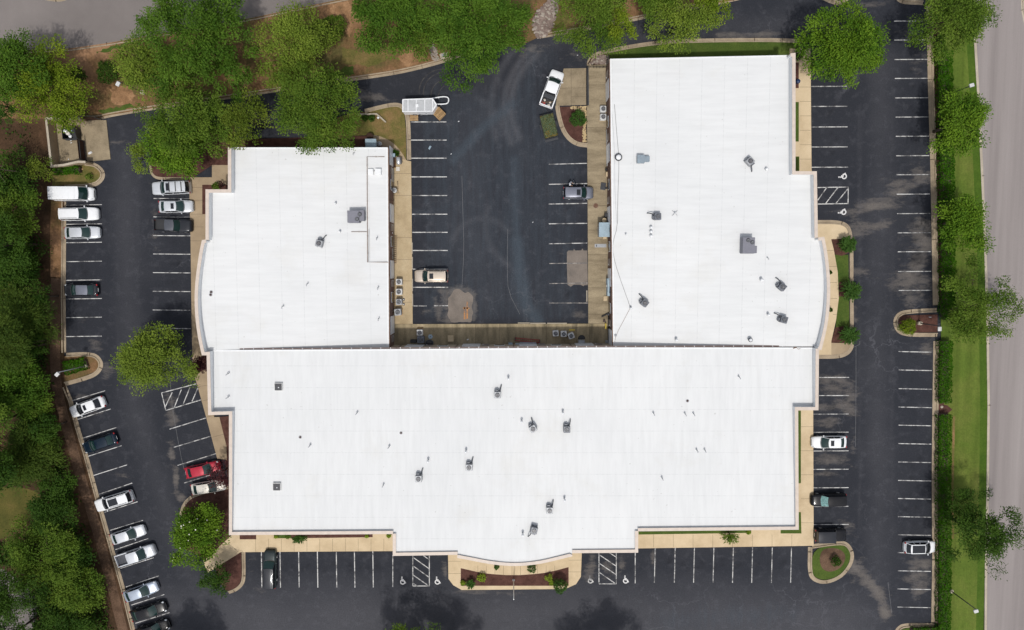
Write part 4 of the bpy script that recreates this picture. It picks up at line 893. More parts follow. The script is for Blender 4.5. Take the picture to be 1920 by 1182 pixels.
def leaf_mesh(name, pos, axis, nrm, L, W, tint, mat):
    """one diamond leaf per row"""
    axis /= np.linalg.norm(axis, axis=1, keepdims=True) + 1e-9
    b = np.cross(nrm, axis); b /= np.linalg.norm(b, axis=1, keepdims=True) + 1e-9
    n = len(pos); co = np.empty((n, 4, 3))
    co[:, 0] = pos - axis * (L[:, None] * .5); co[:, 1] = pos + b * (W[:, None] * .5) + axis * (L[:, None] * .06)
    co[:, 2] = pos + axis * (L[:, None] * .5); co[:, 3] = pos - b * (W[:, None] * .5) + axis * (L[:, None] * .06)
    me = bpy.data.meshes.new(name); me.vertices.add(n * 4); me.vertices.foreach_set("co", co.astype(np.float32).ravel())
    me.loops.add(n * 4); me.loops.foreach_set("vertex_index", np.arange(n * 4, dtype=np.int32))
    me.polygons.add(n); me.polygons.foreach_set("loop_start", np.arange(n, dtype=np.int32) * 4)
    me.update(calc_edges=True)
    a = me.attributes.new("tint", 'FLOAT', 'FACE'); a.data.foreach_set("value", np.clip(tint, 0, 1).astype(np.float32))
    me.materials.append(mat); return me

def crown_leaves(rng, R, Hc, kind, dens=1.0, lobes=None, spread=1.0, irregular=.25):
    """leaves of a crown of radius R and half height Hc round the origin, from lobes > clumps > leaves"""
    nl = lobes or max(5, int(6 + R * 1.3))
    cents, rads = [np.array([0, 0, Hc * .25])], [R * .52]
    for i in range(nl):
        a = 2 * math.pi * (i + rng.uniform(-.35, .35)) / nl
        rr = R * rng.uniform(.50, .80) * spread * (1 + irregular * rng.uniform(-1, .6))
        cents.append(np.array([rr * math.cos(a), rr * math.sin(a), Hc * rng.uniform(-.55, .30)])); rads.append(R * rng.uniform(.22, .40))
    for i in range(nl // 2):
        a = rng.uniform(0, 2 * math.pi); rr = R * rng.uniform(.15, .5)
        cents.append(np.array([rr * math.cos(a), rr * math.sin(a), Hc * rng.uniform(.25, .65)])); rads.append(R * rng.uniform(.22, .34))
    cents, rads = np.array(cents), np.array(rads)
    ncl = int(R * R * 3.2 * dens) + 14
    w = rads ** 2; w /= w.sum()
    li = rng.choice(len(rads), ncl, p=w)
    d = rng.normal(size=(ncl, 3)); d[:, 2] = np.abs(d[:, 2]) * .9 - .25; d /= np.linalg.norm(d, axis=1, keepdims=True)
    cr = (.46 if R > 3 else .30) * (1 + .5 * rng.random(ncl)) * (1.15 if kind in ('pine',) else 1)
    cc = cents[li] + d * (rads[li] * rng.uniform(.72, 1.04, ncl))[:, None] * np.array([1, 1, .72])
    per = 150 if R > 3 else 80
    n = ncl * per; k = np.repeat(np.arange(ncl), per)
    off = np.clip(rng.normal(size=(n, 3)), -1.7, 1.7) * np.array([1, 1, .55])
    pos = cc[k] + off * cr[k][:, None]
    out = pos.copy(); out[:, 2] *= .3; out /= np.linalg.norm(out, axis=1, keepdims=True) + 1e-6
    axis = out * .9 + rng.normal(size=(n, 3)) * .6 + np.array([0, 0, -.25]) + off * .35
    nrm = off * .55 + np.array([0, 0, .9]) + rng.normal(size=(n, 3)) * .5 + d[k] * .45
    ct = rng.random(ncl); tint = .04 + .62 * ct[k] + .34 * rng.random(n)
    s = {'pine': (.44, .08), 'lush': (.30, .14), 'bright': (.29, .16), 'dark': (.27, .14)}.get(kind, (.26, .14))
    L = s[0] * rng.uniform(.7, 1.3, n); W = s[1] * rng.uniform(.8, 1.25, n)
    if R < 2.2: L *= .85; W *= .85
    return pos, axis, nrm, L, W, tint, cents, rads

def trunk_mesh(rng, h, R, cents, rads, zc, r0):
    mb = MB(); j = lambda s: rng.uniform(-s, s)
    top = (j(.2), j(.2), zc)
    mb.tube([(0, 0, -.25), (j(.05), j(.05), h * .18), (j(.15), j(.15), zc * .6), top], [r0 * 1.35, r0, r0 * .8, r0 * .45], 8)
    for i in range(1, min(len(cents), 9)):
        c = cents[i] + np.array([0, 0, zc]); z0 = zc * rng.uniform(.45, .75)
        m = (c[0] * .45, c[1] * .45, z0 + (c[2] - z0) * .6 + .3)
        mb.tube([(0, 0, z0), m, tuple(c)], [r0 * .45, r0 * .3, r0 * .10], 6)
    return mb
def tree(label, px, py, rpx, kind, h=8.5, dens=1.0, name="tree", group="trees round the lot", seed=None, flat=.55, spread=1.0, irregular=.25, sx=1.0, sy=1.0, lobes=None, flowers=0):
    seed = seed if seed is not None else int(px * 7 + py * 13) & 0xffff
    rng = np.random.default_rng(seed)
    R = rpx / 12.9 * (CAM_H - h * .8) / CAM_H
    Hc = max(.6, R * flat); zc = max(h - Hc * .9, Hc * .9)
    c = P(px, py, zc); t = thing(name, label, "tree", (c.x, c.y, .05), 0, group)
    pos, axis, nrm, L, W, tint, cents, rads = crown_leaves(rng, R, Hc, kind, dens, lobes, spread, irregular)
    for arr in (pos, cents): arr[:, 0] *= sx; arr[:, 1] *= sy
    pos[:, 2] += zc
    keep = pos[:, 2] > .15; pos, axis, nrm, L, W, tint = [q[keep] for q in (pos, axis, nrm, L, W, tint)]
    o = bpy.data.objects.new("crown", leaf_mesh("crown", pos, axis, nrm, L, W, tint, LM[kind])); COL.objects.link(o); o.parent = t
    trunk_mesh(rng, h, R, cents, rads, zc, .07 + R * .028).build("trunk", M['bark'], t)
    if flowers:
        fb = MB(); top = pos[np.argsort(-(pos[:, 2] + rng.random(len(pos)) * 2))[:len(pos) // 3]]
        for p in top[rng.choice(len(top), flowers)]:
            fb.lathe((p[0], p[1], p[2] + .15), [(.02, -.04), (.08, 0), (.10, .05), (.03, .04)], 7)
        f = fb.build("blossoms", M['flower'], t); f["kind"] = "stuff"
    return t
T = tree
# bank, from the left
T("big lush tree with dark gaps at the top left, its crown over the side road", 366, 72, 112, 'lush', 11, .95, irregular=.18, spread=1.05)
T("pale loose tree tucked left of the big lush tree at the top left", 272, 132, 58, 'pale', 7, .7, spread=1.1)
T("light green round tree on the bank, right of the big lush tree", 549, 84, 72, 'pale', 8, .95)
T("small pale tree crown hanging below the light green round tree", 540, 148, 36, 'olive', 5, .8)
T("mid green tree whose crown overlaps the top edge of the left roof", 594, 204, 86, 'mid', 10, 1.05, irregular=.12)
T("bright tree by the top left corner of the left roof, upper crown", 352, 225, 84, 'mid', 10, .95)
T("fresh green tree above the silver roof rack car", 334, 276, 60, 'bright', 8, 1.0, irregular=.12, spread=.95)
T("thin greyish tree beside the left roof corner", 462, 222, 48, 'olive', 8, .5, spread=1.1)
T("small fresh green crown poking over the drive left of the fresh green tree", 262, 292, 26, 'pale', 5, .7)
T("yellow green tree over the dumpster enclosure", 92, 168, 76, 'yellow', 8, .9)
T("dark tree at the left edge beside the side road", 28, 122, 62, 'lush', 9, .95)
T("dark tree at the left edge below the yellow green one", 0, 196, 34, 'dark', 7, .9)
T("dense green tree at the top edge left of the feathery tree", 742, 28, 78, 'lush', 9, 1.0)
T("small green crown between the dense green tree and the feathery tree", 800, 62, 46, 'mid', 7, .9)
T("largest feathery deep green tree at the top centre over the rear drive", 900, 42, 104, 'lush', 12, 1.15, irregular=.12)
T("pale tree right of the stone bed at the top centre", 1108, 20, 68, 'mid', 8, .85)
T("pale tree overhanging the rear drive at the top centre", 1160, 48, 36, 'yellow', 7, .8)
T("greyish green tree overhanging the rear drive, right of centre", 1278, 32, 52, 'pale', 8, .75, spread=1.15)
T("yellow green tree at the top edge, right of the greyish one", 1335, 0, 40, 'yellow', 8, .85)
T("pale green tree at the top edge above the greyish one", 1230, -12, 48, 'mid', 8, .8)
T("dense round bright tree in the upper right stalls", 1584, 84, 76, 'bright', 9, 1.15, irregular=.10, lobes=16)
# along the road
T("topmost tree on the grass verge, reaching over the road", 1790, 30, 70, 'mid', 9, .9, spread=1.05, irregular=.4)
T("second verge tree from the top, beside the upper right lamp", 1797, 232, 56, 'bright', 7.5, .85, spread=1.05, irregular=.3)
T("third verge tree from the top, near the hatched bay", 1803, 416, 54, 'bright', 7, .75, spread=1.1, irregular=.4)
T("wide thin verge tree beside the bulb island", 1832, 583, 72, 'mid', 9, .62, spread=1.1, irregular=.5)
T("ragged verge tree above the lower right lamp, branches over the road", 1832, 1000, 80, 'dark', 9, .60, spread=1.12, irregular=.5)
# lot and islands
T("olive tree over the drive beside the bowed left wall", 284, 672, 74, 'pale', 8.5, 1.0, irregular=.3)
T("yellow green tree with cream blossoms at the lower left roof corner", 368, 1003, 56, 'bright', 6, 1.1, sx=.95, flowers=26)
T("small sparse dark tree by the corner bed beside the green wagon", 408, 1092, 34, 'dark', 4.5, .6, spread=1.2, irregular=.5)
T("plum red ornamental tree over the red car", 413, 888, 26, 'red', 4.5, .8, name="ornamental_tree")
T("small plum red tree in the corner of the bowed left wall", 374, 684, 16, 'red', 3.5, .7, name="ornamental_tree")
T("tree at the bottom edge left of centre, its dark shadow on the asphalt", 790, 1275, 112, 'mid', 11, .95, irregular=.2)
T("tree at the bottom edge right of centre, its dark shadow on the asphalt", 1128, 1283, 84, 'mid', 10.5, .95)
T("tree below the bottom edge by the lower left stalls", 335, 1290, 84, 'lush', 10, .9)
# the wood on the left
for a in [("dark bushy tree at the left edge, beside the bare straw slope", 16, 336, 48, 'dark', 6, .8), ("thin grey green tree below the straw slope", 70, 318, 24, 'olive', 4, .4), ("light crowned tree at the left edge, level with the white van", 26, 395, 58, 'mid', 6, .85),
          ("dark tree level with the silver sedan on the left", 30, 500, 58, 'dark', 5.5, .95), ("small dark tree at the left edge below the light crowned tree", 2, 456, 46, 'dark', 9, .8), ("grey green pine at the left edge, level with the parked black sedan", 44, 592, 60, 'pine', 6.5, 1.0),
          ("dark pine beside the left straw strip, below the grey green pine", 54, 650, 36, 'dark', 5, .8), ("dark tree at the left edge below the pine", 8, 650, 52, 'pine', 10, .9), ("tall bright tree at the left edge, level with the left lamp post", 22, 728, 82, 'lush', 7, 1.0),
          ("bright lower crown beside the left lamp post", 68, 752, 34, 'mid', 4.5, .9), ("dense yellowish pine level with the black car", 57, 858, 66, 'pine', 6, 1.15), ("dark tree between the pine and the slanting kerb", 102, 903, 34, 'dark', 4, .8),
          ("dark bluish tree beside the grass clearing", 100, 962, 46, 'dark', 5, .9), ("broad mid green tree above the grey path", 78, 1035, 82, 'mid', 7, .95), ("dark tree beside the lower left stalls", 136, 1042, 42, 'dark', 4.5, .85),
          ("green tree at the lower left near the kerb", 146, 1114, 52, 'mid', 5.5, .85), ("grey green tree over the grey path in the lower left corner", 22, 1112, 56, 'dark', 9, .75), ("dark tree at the bottom left edge", 120, 1182, 60, 'dark', 6, .9),
          ("dark tree at the bottom left corner", 10, 1200, 50, 'dark', 9, .7), ("tree at the left edge behind the tall bright tree", -40, 800, 60, 'mid', 12, .8), ("tree at the left edge above the grass clearing", -20, 880, 50, 'dark', 10, .8), ("dark low tree beneath the tall bright tree", 84, 805, 32, 'dark', 6, .8),
          ("dark low tree beside the upper straw strip", 74, 558, 26, 'dark', 5, .7)]:
    T(*a[:5], h=a[5], dens=a[6], group="trees of the left wood")
# bare grey snag in the wood
rng = np.random.default_rng(4)
c = P(26, 322, 5); t = thing("dead_tree", "bare grey branching snag in front of the dark bushy tree at the left edge", "tree", (c.x, c.y, 0))
mb = MB(); mb.tube([(0, 0, 0), (.1, .1, 4), (.4, -.2, 9.5)], [.14, .09, .03], 6)
for a, z, L in ((.2, 8.6, 1.8), (2.4, 8.9, 1.6), (-.9, 8.3, 2.4), (1.2, 9.2, 1.4), (-2.3, 8.7, 1.4)): mb.tube([(.35, -.15, z), (.35 + L * .5 * math.cos(a), -.15 + L * .5 * math.sin(a), z + .7), (.35 + L * math.cos(a), -.15 + L * math.sin(a), z + .9)], [.05, .035, .015], 5)
mb.build("trunk", M['bark'], t)

# shrubs
def shrub(label, px, py, rpx, kind='dark', h=1.5, name="shrub", dens=1.6, sx=1.0, sy=1.0, group="round shrubs"):
    rng = np.random.default_rng(int(px * 3 + py) & 0xffff); R = rpx / 12.9 * .98; zc = h * .55
    c = P(px, py, zc); t = thing(name, label, "shrub", (c.x, c.y, .08), 0, group)
    n = int(420 * max(.25, R * R) * dens); d = rng.normal(size=(n, 3)); d /= np.linalg.norm(d, axis=1, keepdims=True); d[:, 2] = np.where(d[:, 2] < -.3, -d[:, 2], d[:, 2])
    wob = 1 + .10 * np.sin(3.1 * np.arctan2(d[:, 1], d[:, 0]) + px) + .07 * np.sin(7 * np.arctan2(d[:, 1], d[:, 0]) + py)
    pos = d * np.array([R * sx, R * sy, h * .5]) * (rng.uniform(.70, 1.03, n) * wob)[:, None]; pos[:, 2] += zc
    cl = np.sin(pos[:, 0] * 5 + px) * np.sin(pos[:, 1] * 5 + py) * .5 + .5
    o = bpy.data.objects.new("crown", leaf_mesh("crown", pos, d * .6 + rng.normal(size=(n, 3)) * .6, d + rng.normal(size=(n, 3)) * .5 + np.array([0, 0, .5]), .24 * rng.uniform(.7, 1.3, n), .13 * rng.uniform(.8, 1.2, n), .1 + .4 * cl + .45 * rng.random(n), LM[kind])); COL.objects.link(o); o.parent = t
    mb = MB()
    for k in range(5):
        a = k * 1.26; mb.tube([(0, 0, -.1), (R * .3 * math.cos(a), R * .3 * math.sin(a), zc * .7), (R * .65 * math.cos(a), R * .65 * math.sin(a), zc * 1.2)], [.05, .035, .015], 5)
    mb.build("stem", M['bark'], t); return t
shrub("dark round shrub beside the bank lamp post", 203, 137, 21, 'dark', 2.0)
shrub("round shrub with reddish tips on the orange bank", 628, 51, 22, 'mid', 2.2)
shrub("dark shrub in the shade left of the round reddish shrub", 602, 52, 15, 'dark', 1.8)
shrub("dark shrub behind the yellow green tree", 147, 142, 15, 'dark', 1.6)
shrub("dark round shrub in the courtyard mulch bed", 1084, 223, 15.5, 'spiky', 1.7)
shrub("bright bushy shrub in the bulb island", 1701, 613, 16, 'yellow', 1.8)
shrub("small dark round bush on the lower right grass island", 1567, 1052, 10, 'dark', 1.2)
shrub("left of two dark round shrubs behind the low wall by the lawn", 684, 222, 6.5, 'dark', .9)
shrub("right of two dark round shrubs behind the low wall by the lawn", 697, 222, 6.5, 'dark', .9)
shrub("clipped dark green shrub against the curved bay", 997, 1065, 9, 'spiky', 1.2)
shrub("small clipped shrub under the left half of the curved bay", 931, 1063, 5, 'spiky', .9)
shrub("bright green shrub in the left half of the plaza bed", 903, 1083, 9, 'lime', .9, sy=.9)
shrub("pale yellow plant in the left corner of the plaza bed", 868, 1093, 5, 'lime', .6)
shrub("pale leafy shrub in the right half of the plaza bed", 1029, 1083, 8, 'lime', .9, dens=1.0)
shrub("bright low plant below the pale leafy shrub of the plaza bed", 1034, 1093, 5, 'lime', .6)
shrub("dark green round shrub at the right end of the plaza bed", 1050, 1098, 14, 'spiky', 2.2)
shrub("low shrub at the step of the upper left wall", 406, 350, 8, 'mid', .9)
shrub("thin reddish shrub at the step of the upper left wall", 416, 347, 7, 'red', 1.0, dens=.7)
shrub("small yellow tuft at the right end of the lower left front bed", 729, 1004, 4.5, 'lime', .6)
shrub("small bright tuft in the lower left front bed", 688, 1005, 3.5, 'lime', .5)
shrub("small green tuft at the left end of the lower left front bed", 518, 1006, 3.5, 'lime', .5)
shrub("small green tuft at the right end of the lower right front bed", 1403, 998, 4, 'lime', .5)
shrub("dark leafy shrub at the upper right corner of the right roof", 1497, 103, 10, 'dark', 1.4)
shrub("small bush on the island below the dumpster pad", 168, 332, 7, 'mid', .7, dens=1.0)
shrub("green bush in the lower wood beside the bright crown", 87, 795, 12, 'yellow', 3.0)
for i, (px, py, lab) in enumerate(((1544, 478, "upper of two tiny climbers at the foot of the bowed right wall"), (1555, 511, "middle tiny climber at the foot of the bowed right wall"), (1556, 581, "lowest tiny climber at the foot of the bowed right wall"))):
    shrub(lab.replace("upper of two tiny climbers", "uppermost tiny climber"), px, py, 3.6, 'dark', 1.0, dens=1.5)
def spiky(label, px, py, rpx, h=2.2, n=160, kind='spiky', name="spiky_shrub", group="spiky shrubs", half=None):
    rng = np.random.default_rng(int(px + py * 5) & 0xffff); R = rpx / 12.9
    c = P(px, py, h * .6); t = thing(name, label, "shrub", (c.x, c.y, .1), 0, group)
    m = n * 12; k = rng.integers(0, n, m); u = rng.random(m) ** .7
    a = rng.uniform(0, 2 * math.pi, n) if half is None else rng.uniform(half[0], half[1], n)
    e = rng.uniform(.15, 1.4, n); ln_ = R * rng.uniform(.7, 1.1, n)
    dx, dy = np.cos(a) * np.cos(e * .6), np.sin(a) * np.cos(e * .6)
    rr = ln_[k] * u; pos = np.stack([dx[k] * rr, dy[k] * rr, h * .45 + np.sin(e[k]) * rr * .9 - .35 * u ** 2 * R], -1) + rng.normal(size=(m, 3)) * .05
    axis = np.stack([dx[k], dy[k], np.sin(e[k]) * .6 - .6 * u], -1) + rng.normal(size=(m, 3)) * .35
    nrm = np.array([0, 0, 1.0]) + rng.normal(size=(m, 3)) * .4
    tint = .15 + .5 * rng.random(n)[k] + .3 * rng.random(m)
    o = bpy.data.objects.new("crown", leaf_mesh("crown", pos, axis, nrm, .36 * rng.uniform(.7, 1.3, m), .09 * rng.uniform(.8, 1.3, m), tint, LM[kind])); COL.objects.link(o); o.parent = t
    MB().tube([(0, 0, -.15), (.03, 0, h * .5)], [.10, .06], 6).build("stem", M['bark'], t); return t
spiky("uppermost of three spiky dark shrubs along the bowed right wall", 1591, 459, 17); spiky("middle of three spiky dark shrubs along the bowed right wall", 1596, 546, 20); spiky("lowest of three spiky dark shrubs along the bowed right wall", 1593, 629, 20)
spiky("small palm like plant on the left kerb of the plaza bed", 882, 1096, 10, 1.4, 40)
spiky("fan of long leaves over the walk at the lower left front of the roof", 561, 1006, 16, 2.0, 60, half=(math.pi, 2 * math.pi))
spiky("loose leafy plant over the walk at the lower right front of the roof", 1370, 1004, 20, 2.4, 46, 'mid', half=(math.pi * .95, 2.1 * math.pi))
spiky("spiky grass clump at the left end of the fan plant bed", 540, 1005, 6, .8, 30, 'mid')
# hedges
def hedge(label, pts, w, h, seed, kind='hedge'):
    rng = np.random.default_rng(seed); q = PP(pts, h); t = thing("hedge", label, "hedge", (0, 0, 0), 0, "clipped hedges")
    L = [(b_ - a).length for a, b_ in zip(q[:-1], q[1:])]; tot = sum(L); n = int(tot * w * 150)
    s = rng.random(n) * tot; cum = np.concatenate([[0], np.cumsum(L)]); i = np.clip(np.searchsorted(cum, s) - 1, 0, len(L) - 1)
    A = np.array([tuple(p) for p in q]); f = ((s - cum[i]) / np.array(L)[i])[:, None]
    ctr = A[i] * (1 - f) + A[i + 1] * f; d = A[i + 1] - A[i]; d /= np.linalg.norm(d, axis=1, keepdims=True); side = np.stack([-d[:, 1], d[:, 0], d[:, 2] * 0], -1)
    prof = rng.uniform(-1, 1, n); edge = w / 2 * (1 + .08 * np.sin(s * 2.1) + .06 * np.sin(s * 5.3))
    top = rng.random(n) < .72
    z = np.where(top, h - .10 * np.abs(prof) ** 4 - .12 * rng.random(n) + .05 * np.sin(s * 3), rng.uniform(.1, h, n))
    pr = np.where(top, prof, np.sign(prof) * (1 - .06 * rng.random(n)))
    pos = ctr + side * (pr * edge)[:, None]; pos[:, 2] = z
    nrm = np.where(top[:, None], np.array([0, 0, 1.0]), side * np.sign(prof)[:, None] + np.array([0, 0, .3])) + rng.normal(size=(n, 3)) * .4
    tint = .25 + .2 * np.sin(s * 1.7) * np.sin(pr * 3 + s) + .5 * rng.random(n)
    o = bpy.data.objects.new("leaves", leaf_mesh("leaves", pos, rng.normal(size=(n, 3)), nrm, .24 * rng.uniform(.7, 1.3, n), .14 * rng.uniform(.8, 1.2, n), tint, LM[kind])); COL.objects.link(o); o.parent = t
    core = MB().wall(PP(pts, h), w * .55, -.05, h - .35); core.build("branches", M['bark'], t)
hedge("short clipped hedge stub at the top of the verge", [(1764, 66), (1766, 88)], 1.2, 1.3, 1)
hedge("clipped hedge from the top of the verge down to the bulb island", [(1774, 95), (1776, 200), (1778, 330), (1780, 470), (1781, 600)], 2.0, 1.3, 2)
hedge("clipped hedge between the bulb island and the mulch gap", [(1776, 640), (1775, 700), (1774, 757)], 1.8, 1.3, 3)
hedge("long clipped hedge below the mulch gap", [(1774, 778), (1773, 900), (1774, 1040), (1773, 1180), (1774, 1260)], 1.8, 1.3, 4)
hedge("short clipped hedge below the dumpster enclosure", [(98, 319), (146, 318)], 1.2, 1.1, 5)
hedge("clipped low hedge on the left lamp island", [(118, 692), (140, 687), (160, 681)], 1.9, .8, 6)
hedge("low hedge at the bottom edge, on the lower right corner island", [(1712, 1186), (1760, 1184)], 1.0, 1.0, 7)
# undergrowth of the wood, ground leaves of the bank: nobody could count them
rng = np.random.default_rng(11); n = 70000
q = []
for px, py in np.stack([rng.uniform(-30, 235, n), rng.uniform(230, 1200, n)], -1):
    lim = np.interp(py, [230, 330, 360, 660, 760, 905, 1052, 1182], [60, 70, 72, 92, 100, 138, 182, 212])
    if px < lim - 6 + rng.normal() * 6 and not (px < 78 and 912 < py < 1015) and not (px < 62 and 1060 < py): q.append((px, py))
q = np.array(q); dens = np.sin(q[:, 0] * .05 + 1) * np.sin(q[:, 1] * .037) + .3 * np.sin(q[:, 1] * .11) + rng.random(len(q)) * .8
bare = (q[:, 1] < 440) & (q[:, 1] > 225)
q = q[(dens > .05) & ~(bare & (rng.random(len(q)) < .92))]; m = len(q)
A = np.array([tuple(P(a, b_, 0)) for a, b_ in q]); A[:, 2] = .1 + np.abs(rng.normal(size=m)) * .45
o = bpy.data.objects.new("undergrowth", leaf_mesh("undergrowth", A, rng.normal(size=(m, 3)), np.array([0, 0, 1.0]) + rng.normal(size=(m, 3)) * .5, .42 * rng.uniform(.6, 1.4, m), .24 * rng.uniform(.7, 1.3, m), .1 + .75 * rng.random(m), LM['dark'])); COL.objects.link(o)
tag(o, "dark green undergrowth under the trees of the left wood", "undergrowth", None, "stuff")
# stones
M['stone'] = speckle("pale_stone", [(.3, (.22, .185, .155)), (.7, (.46, .40, .34))], .9, 8, .2)
M['stone_dk'] = speckle("brown_stone", [(.3, (.14, .10, .085)), (.7, (.30, .235, .20))], .9, 8, .25)
M['stone_tan'] = speckle("tan_gravel", [(.3, (.36, .26, .13)), (.7, (.58, .45, .26))], .9, 8, .25)
def stones(name, label, poly, n, smin, smax, mats, seed, z=.12):
    rng = np.random.default_rng(seed); xs = [p[0] for p in poly]; ys = [p[1] for p in poly]; mb = MB()
    def inside(x, y):
        r = False; j = len(poly) - 1
        for i in range(len(poly)):
            if (poly[i][1] > y) != (poly[j][1] > y) and x < (poly[j][0] - poly[i][0]) * (y - poly[i][1]) / (poly[j][1] - poly[i][1]) + poly[i][0]: r = not r
            j = i
        return r
    k = 0
    while k < n:
        x, y = rng.uniform(min(xs), max(xs)), rng.uniform(min(ys), max(ys))
        if not inside(x, y): continue
        k += 1; p = P(x, y); s = rng.uniform(smin, smax); a0 = rng.uniform(0, 6.28); hgt = s * rng.uniform(.4, .8)
        ring = lambda f, zz: [(p.x + s * f * (1 + .25 * math.sin(2.3 * i + a0)) * math.cos(a0 + i * 1.047), p.y + s * f * (.8 + .25 * math.cos(1.7 * i + a0)) * math.sin(a0 + i * 1.047), z + zz) for i in range(6)]
        mb.loft([ring(.9, -.08), ring(1, hgt * .35), ring(.72, hgt * .85), ring(.3, hgt)], mi=int(rng.integers(0, len(mats))))
    o = mb.build(name, [M[q] for q in mats]); return tag(o, label, "stones", None, "stuff")
stones("riprap", "bed of broken pale and brown stones running down the bank at the top centre", [(1008, 22), (1030, 0), (1046, 0), (1044, 20), (1036, 50), (1026, 66), (1010, 72), (1000, 60), (1000, 40)], 520, .14, .34, ['stone', 'stone_dk', 'stone_dk'], 1)
stones("riprap", "narrow run of pale gravel down the bank left of the feathery tree", [(803, 82), (812, 78), (824, 110), (818, 116), (810, 112)], 150, .08, .18, ['stone', 'stone'], 2)
stones("gravel", "brown stones in the kerb corner behind the right wing", [(1105, 120), (1112, 112), (1122, 106), (1140, 104), (1141, 121)], 300, .08, .2, ['stone_dk', 'stone_dk', 'stone'], 3, .14)
stones("gravel", "tan gravel along the wall side of the courtyard mulch bed", [(1068, 200), (1099, 200), (1099, 267), (1093, 267), (1092, 245), (1095, 225), (1088, 208), (1070, 204)], 420, .06, .13, ['stone_tan'], 4, .12)
c = P(833, 105); MB
t = thing("drain_apron", "small pale concrete drain apron beside the bank gravel", "drain", (c.x, c.y, .1), .3)
MB().bbox((0, 0, .04), (1.2, .8, .10), .03).build("slab", M['kerb_pale'], t); MB().box((0, .1, .10), (.7, .3, .03)).build("grate", M['unit'], t)
# ------------------------------------------------------------------ vehicles
def paint(name, col, metal=.0, rough=.32, coat=.55):
    m, n, l, b = nodes(name)
    f = ramp(n, l, noise(n, l, 2.5, 4, .7), [(.3, tuple(x * .93 for x in col)), (.7, col)])
    l.new(f, b.inputs["Base Color"]); b.inputs["Metallic"].default_value = metal; b.inputs["Roughness"].default_value = rough
    b.inputs["Specular IOR Level"].default_value = .2; b.inputs["Coat Weight"].default_value = coat; b.inputs["Coat Roughness"].default_value = .06
    return m
VP = {'white': paint("white_car_paint", (.80, .81, .82)), 'silver': paint("silver_car_paint", (.62, .64, .67), .3), 'silverblue': paint("blue_silver_car_paint", (.40, .45, .53), .4),
      'grey': paint("grey_car_paint", (.20, .21, .25), .4), 'black': paint("black_car_paint", (.010, .010, .012), 0, .25, .22), 'navy': paint("blue_black_car_paint", (.008, .018, .032), .2, .25, .3), 'charcoal': paint("charcoal_car_paint", (.026, .028, .034), .2, .3, .3),
      'red': paint("red_car_paint", (.42, .018, .040), .1), 'cream': paint("cream_car_paint", (.66, .62, .55), .1), 'beige': paint("beige_car_paint", (.55, .47, .385), .25), 'green': paint("green_black_car_paint", (.030, .040, .042), .2, .3, .3), 'steel': paint("dark_steel_car_paint", (.10, .105, .12), .4)}
M['carglass'] = plain("car_glass", (.010, .030, .028), .05, var=.15, spec=.6)
M['sunshade'] = plain('pale_windshield_glass', (.16, .30, .29), .15, var=.5, scale=6)  # windshield glass with a mottled pale teal base colour
M['carglass2'] = plain("dark_car_glass", (.010, .012, .016), .05, var=.15, spec=.6)
M['tyre_rubber'] = plain("tyre_rubber", (.018, .018, .019), .85)
M['rim'] = plain("wheel_rim", (.42, .43, .45), .3, .6)
M['lamp_clear'] = plain("headlight_glass", (.62, .64, .66), .12)
M['lamp_red'] = plain("tail_light_glass", (.30, .015, .018), .15)
M['trim'] = plain("black_trim", (.02, .02, .022), .5)
BODY = {  # (x/L, half width factor, height factor of the deck)
 'sedan': [(-.5, .70, .52), (-.492, .80, .70), (-.47, .90, .88), (-.43, .955, .95), (-.33, .985, .98), (-.15, 1, .99), (.08, 1, .98), (.22, .99, .95), (.32, .97, .89), (.40, .93, .82), (.455, .86, .73), (.485, .76, .62), (.5, .62, .46)],
 'suv': [(-.5, .80, .50), (-.494, .87, .75), (-.48, .93, .96), (-.43, .965, 1.0), (-.3, .99, 1.0), (-.1, 1, 1.0), (.1, 1, .99), (.24, .99, .97), (.34, .97, .93), (.42, .93, .88), (.465, .86, .80), (.49, .77, .66), (.5, .64, .48)],
 'van': [(-.5, .93, .55), (-.498, .97, .9), (-.49, .98, 1.0), (-.3, 1, 1.0), (0, 1, 1.0), (.2, 1, .98), (.33, .985, .92), (.40, .96, .84), (.45, .91, .74), (.485, .82, .60), (.5, .68, .42)],
 'truck': [(-.5, .92, .55), (-.497, .95, .85), (-.488, .965, .96), (-.3, .985, .98), (-.1, .99, .99), (.1, 1, 1.0), (.25, .99, 1.0), (.35, .975, .98), (.43, .94, .94), (.475, .87, .84), (.492, .80, .68), (.5, .70, .48)]}
CABIN = {  # rear glass base, roof rear, roof front, windscreen base (x/L); base width, roof width
 'sedan': (-.40, -.255, .04, .222, .91, .72), 'hatch': (-.465, -.36, .06, .25, .91, .72), 'suv': (-.482, -.425, .06, .215, .92, .76),
 'wagon': (-.478, -.415, .06, .225, .91, .74), 'van': (-.492, -.488, .24, .365, .95, .86), 'jeep': (-.478, -.462, .06, .135, .92, .86), 'truck': (-.165, -.130, .07, .185, .90, .76), 'crew': (-.165, -.135, .105, .255, .91, .78)}
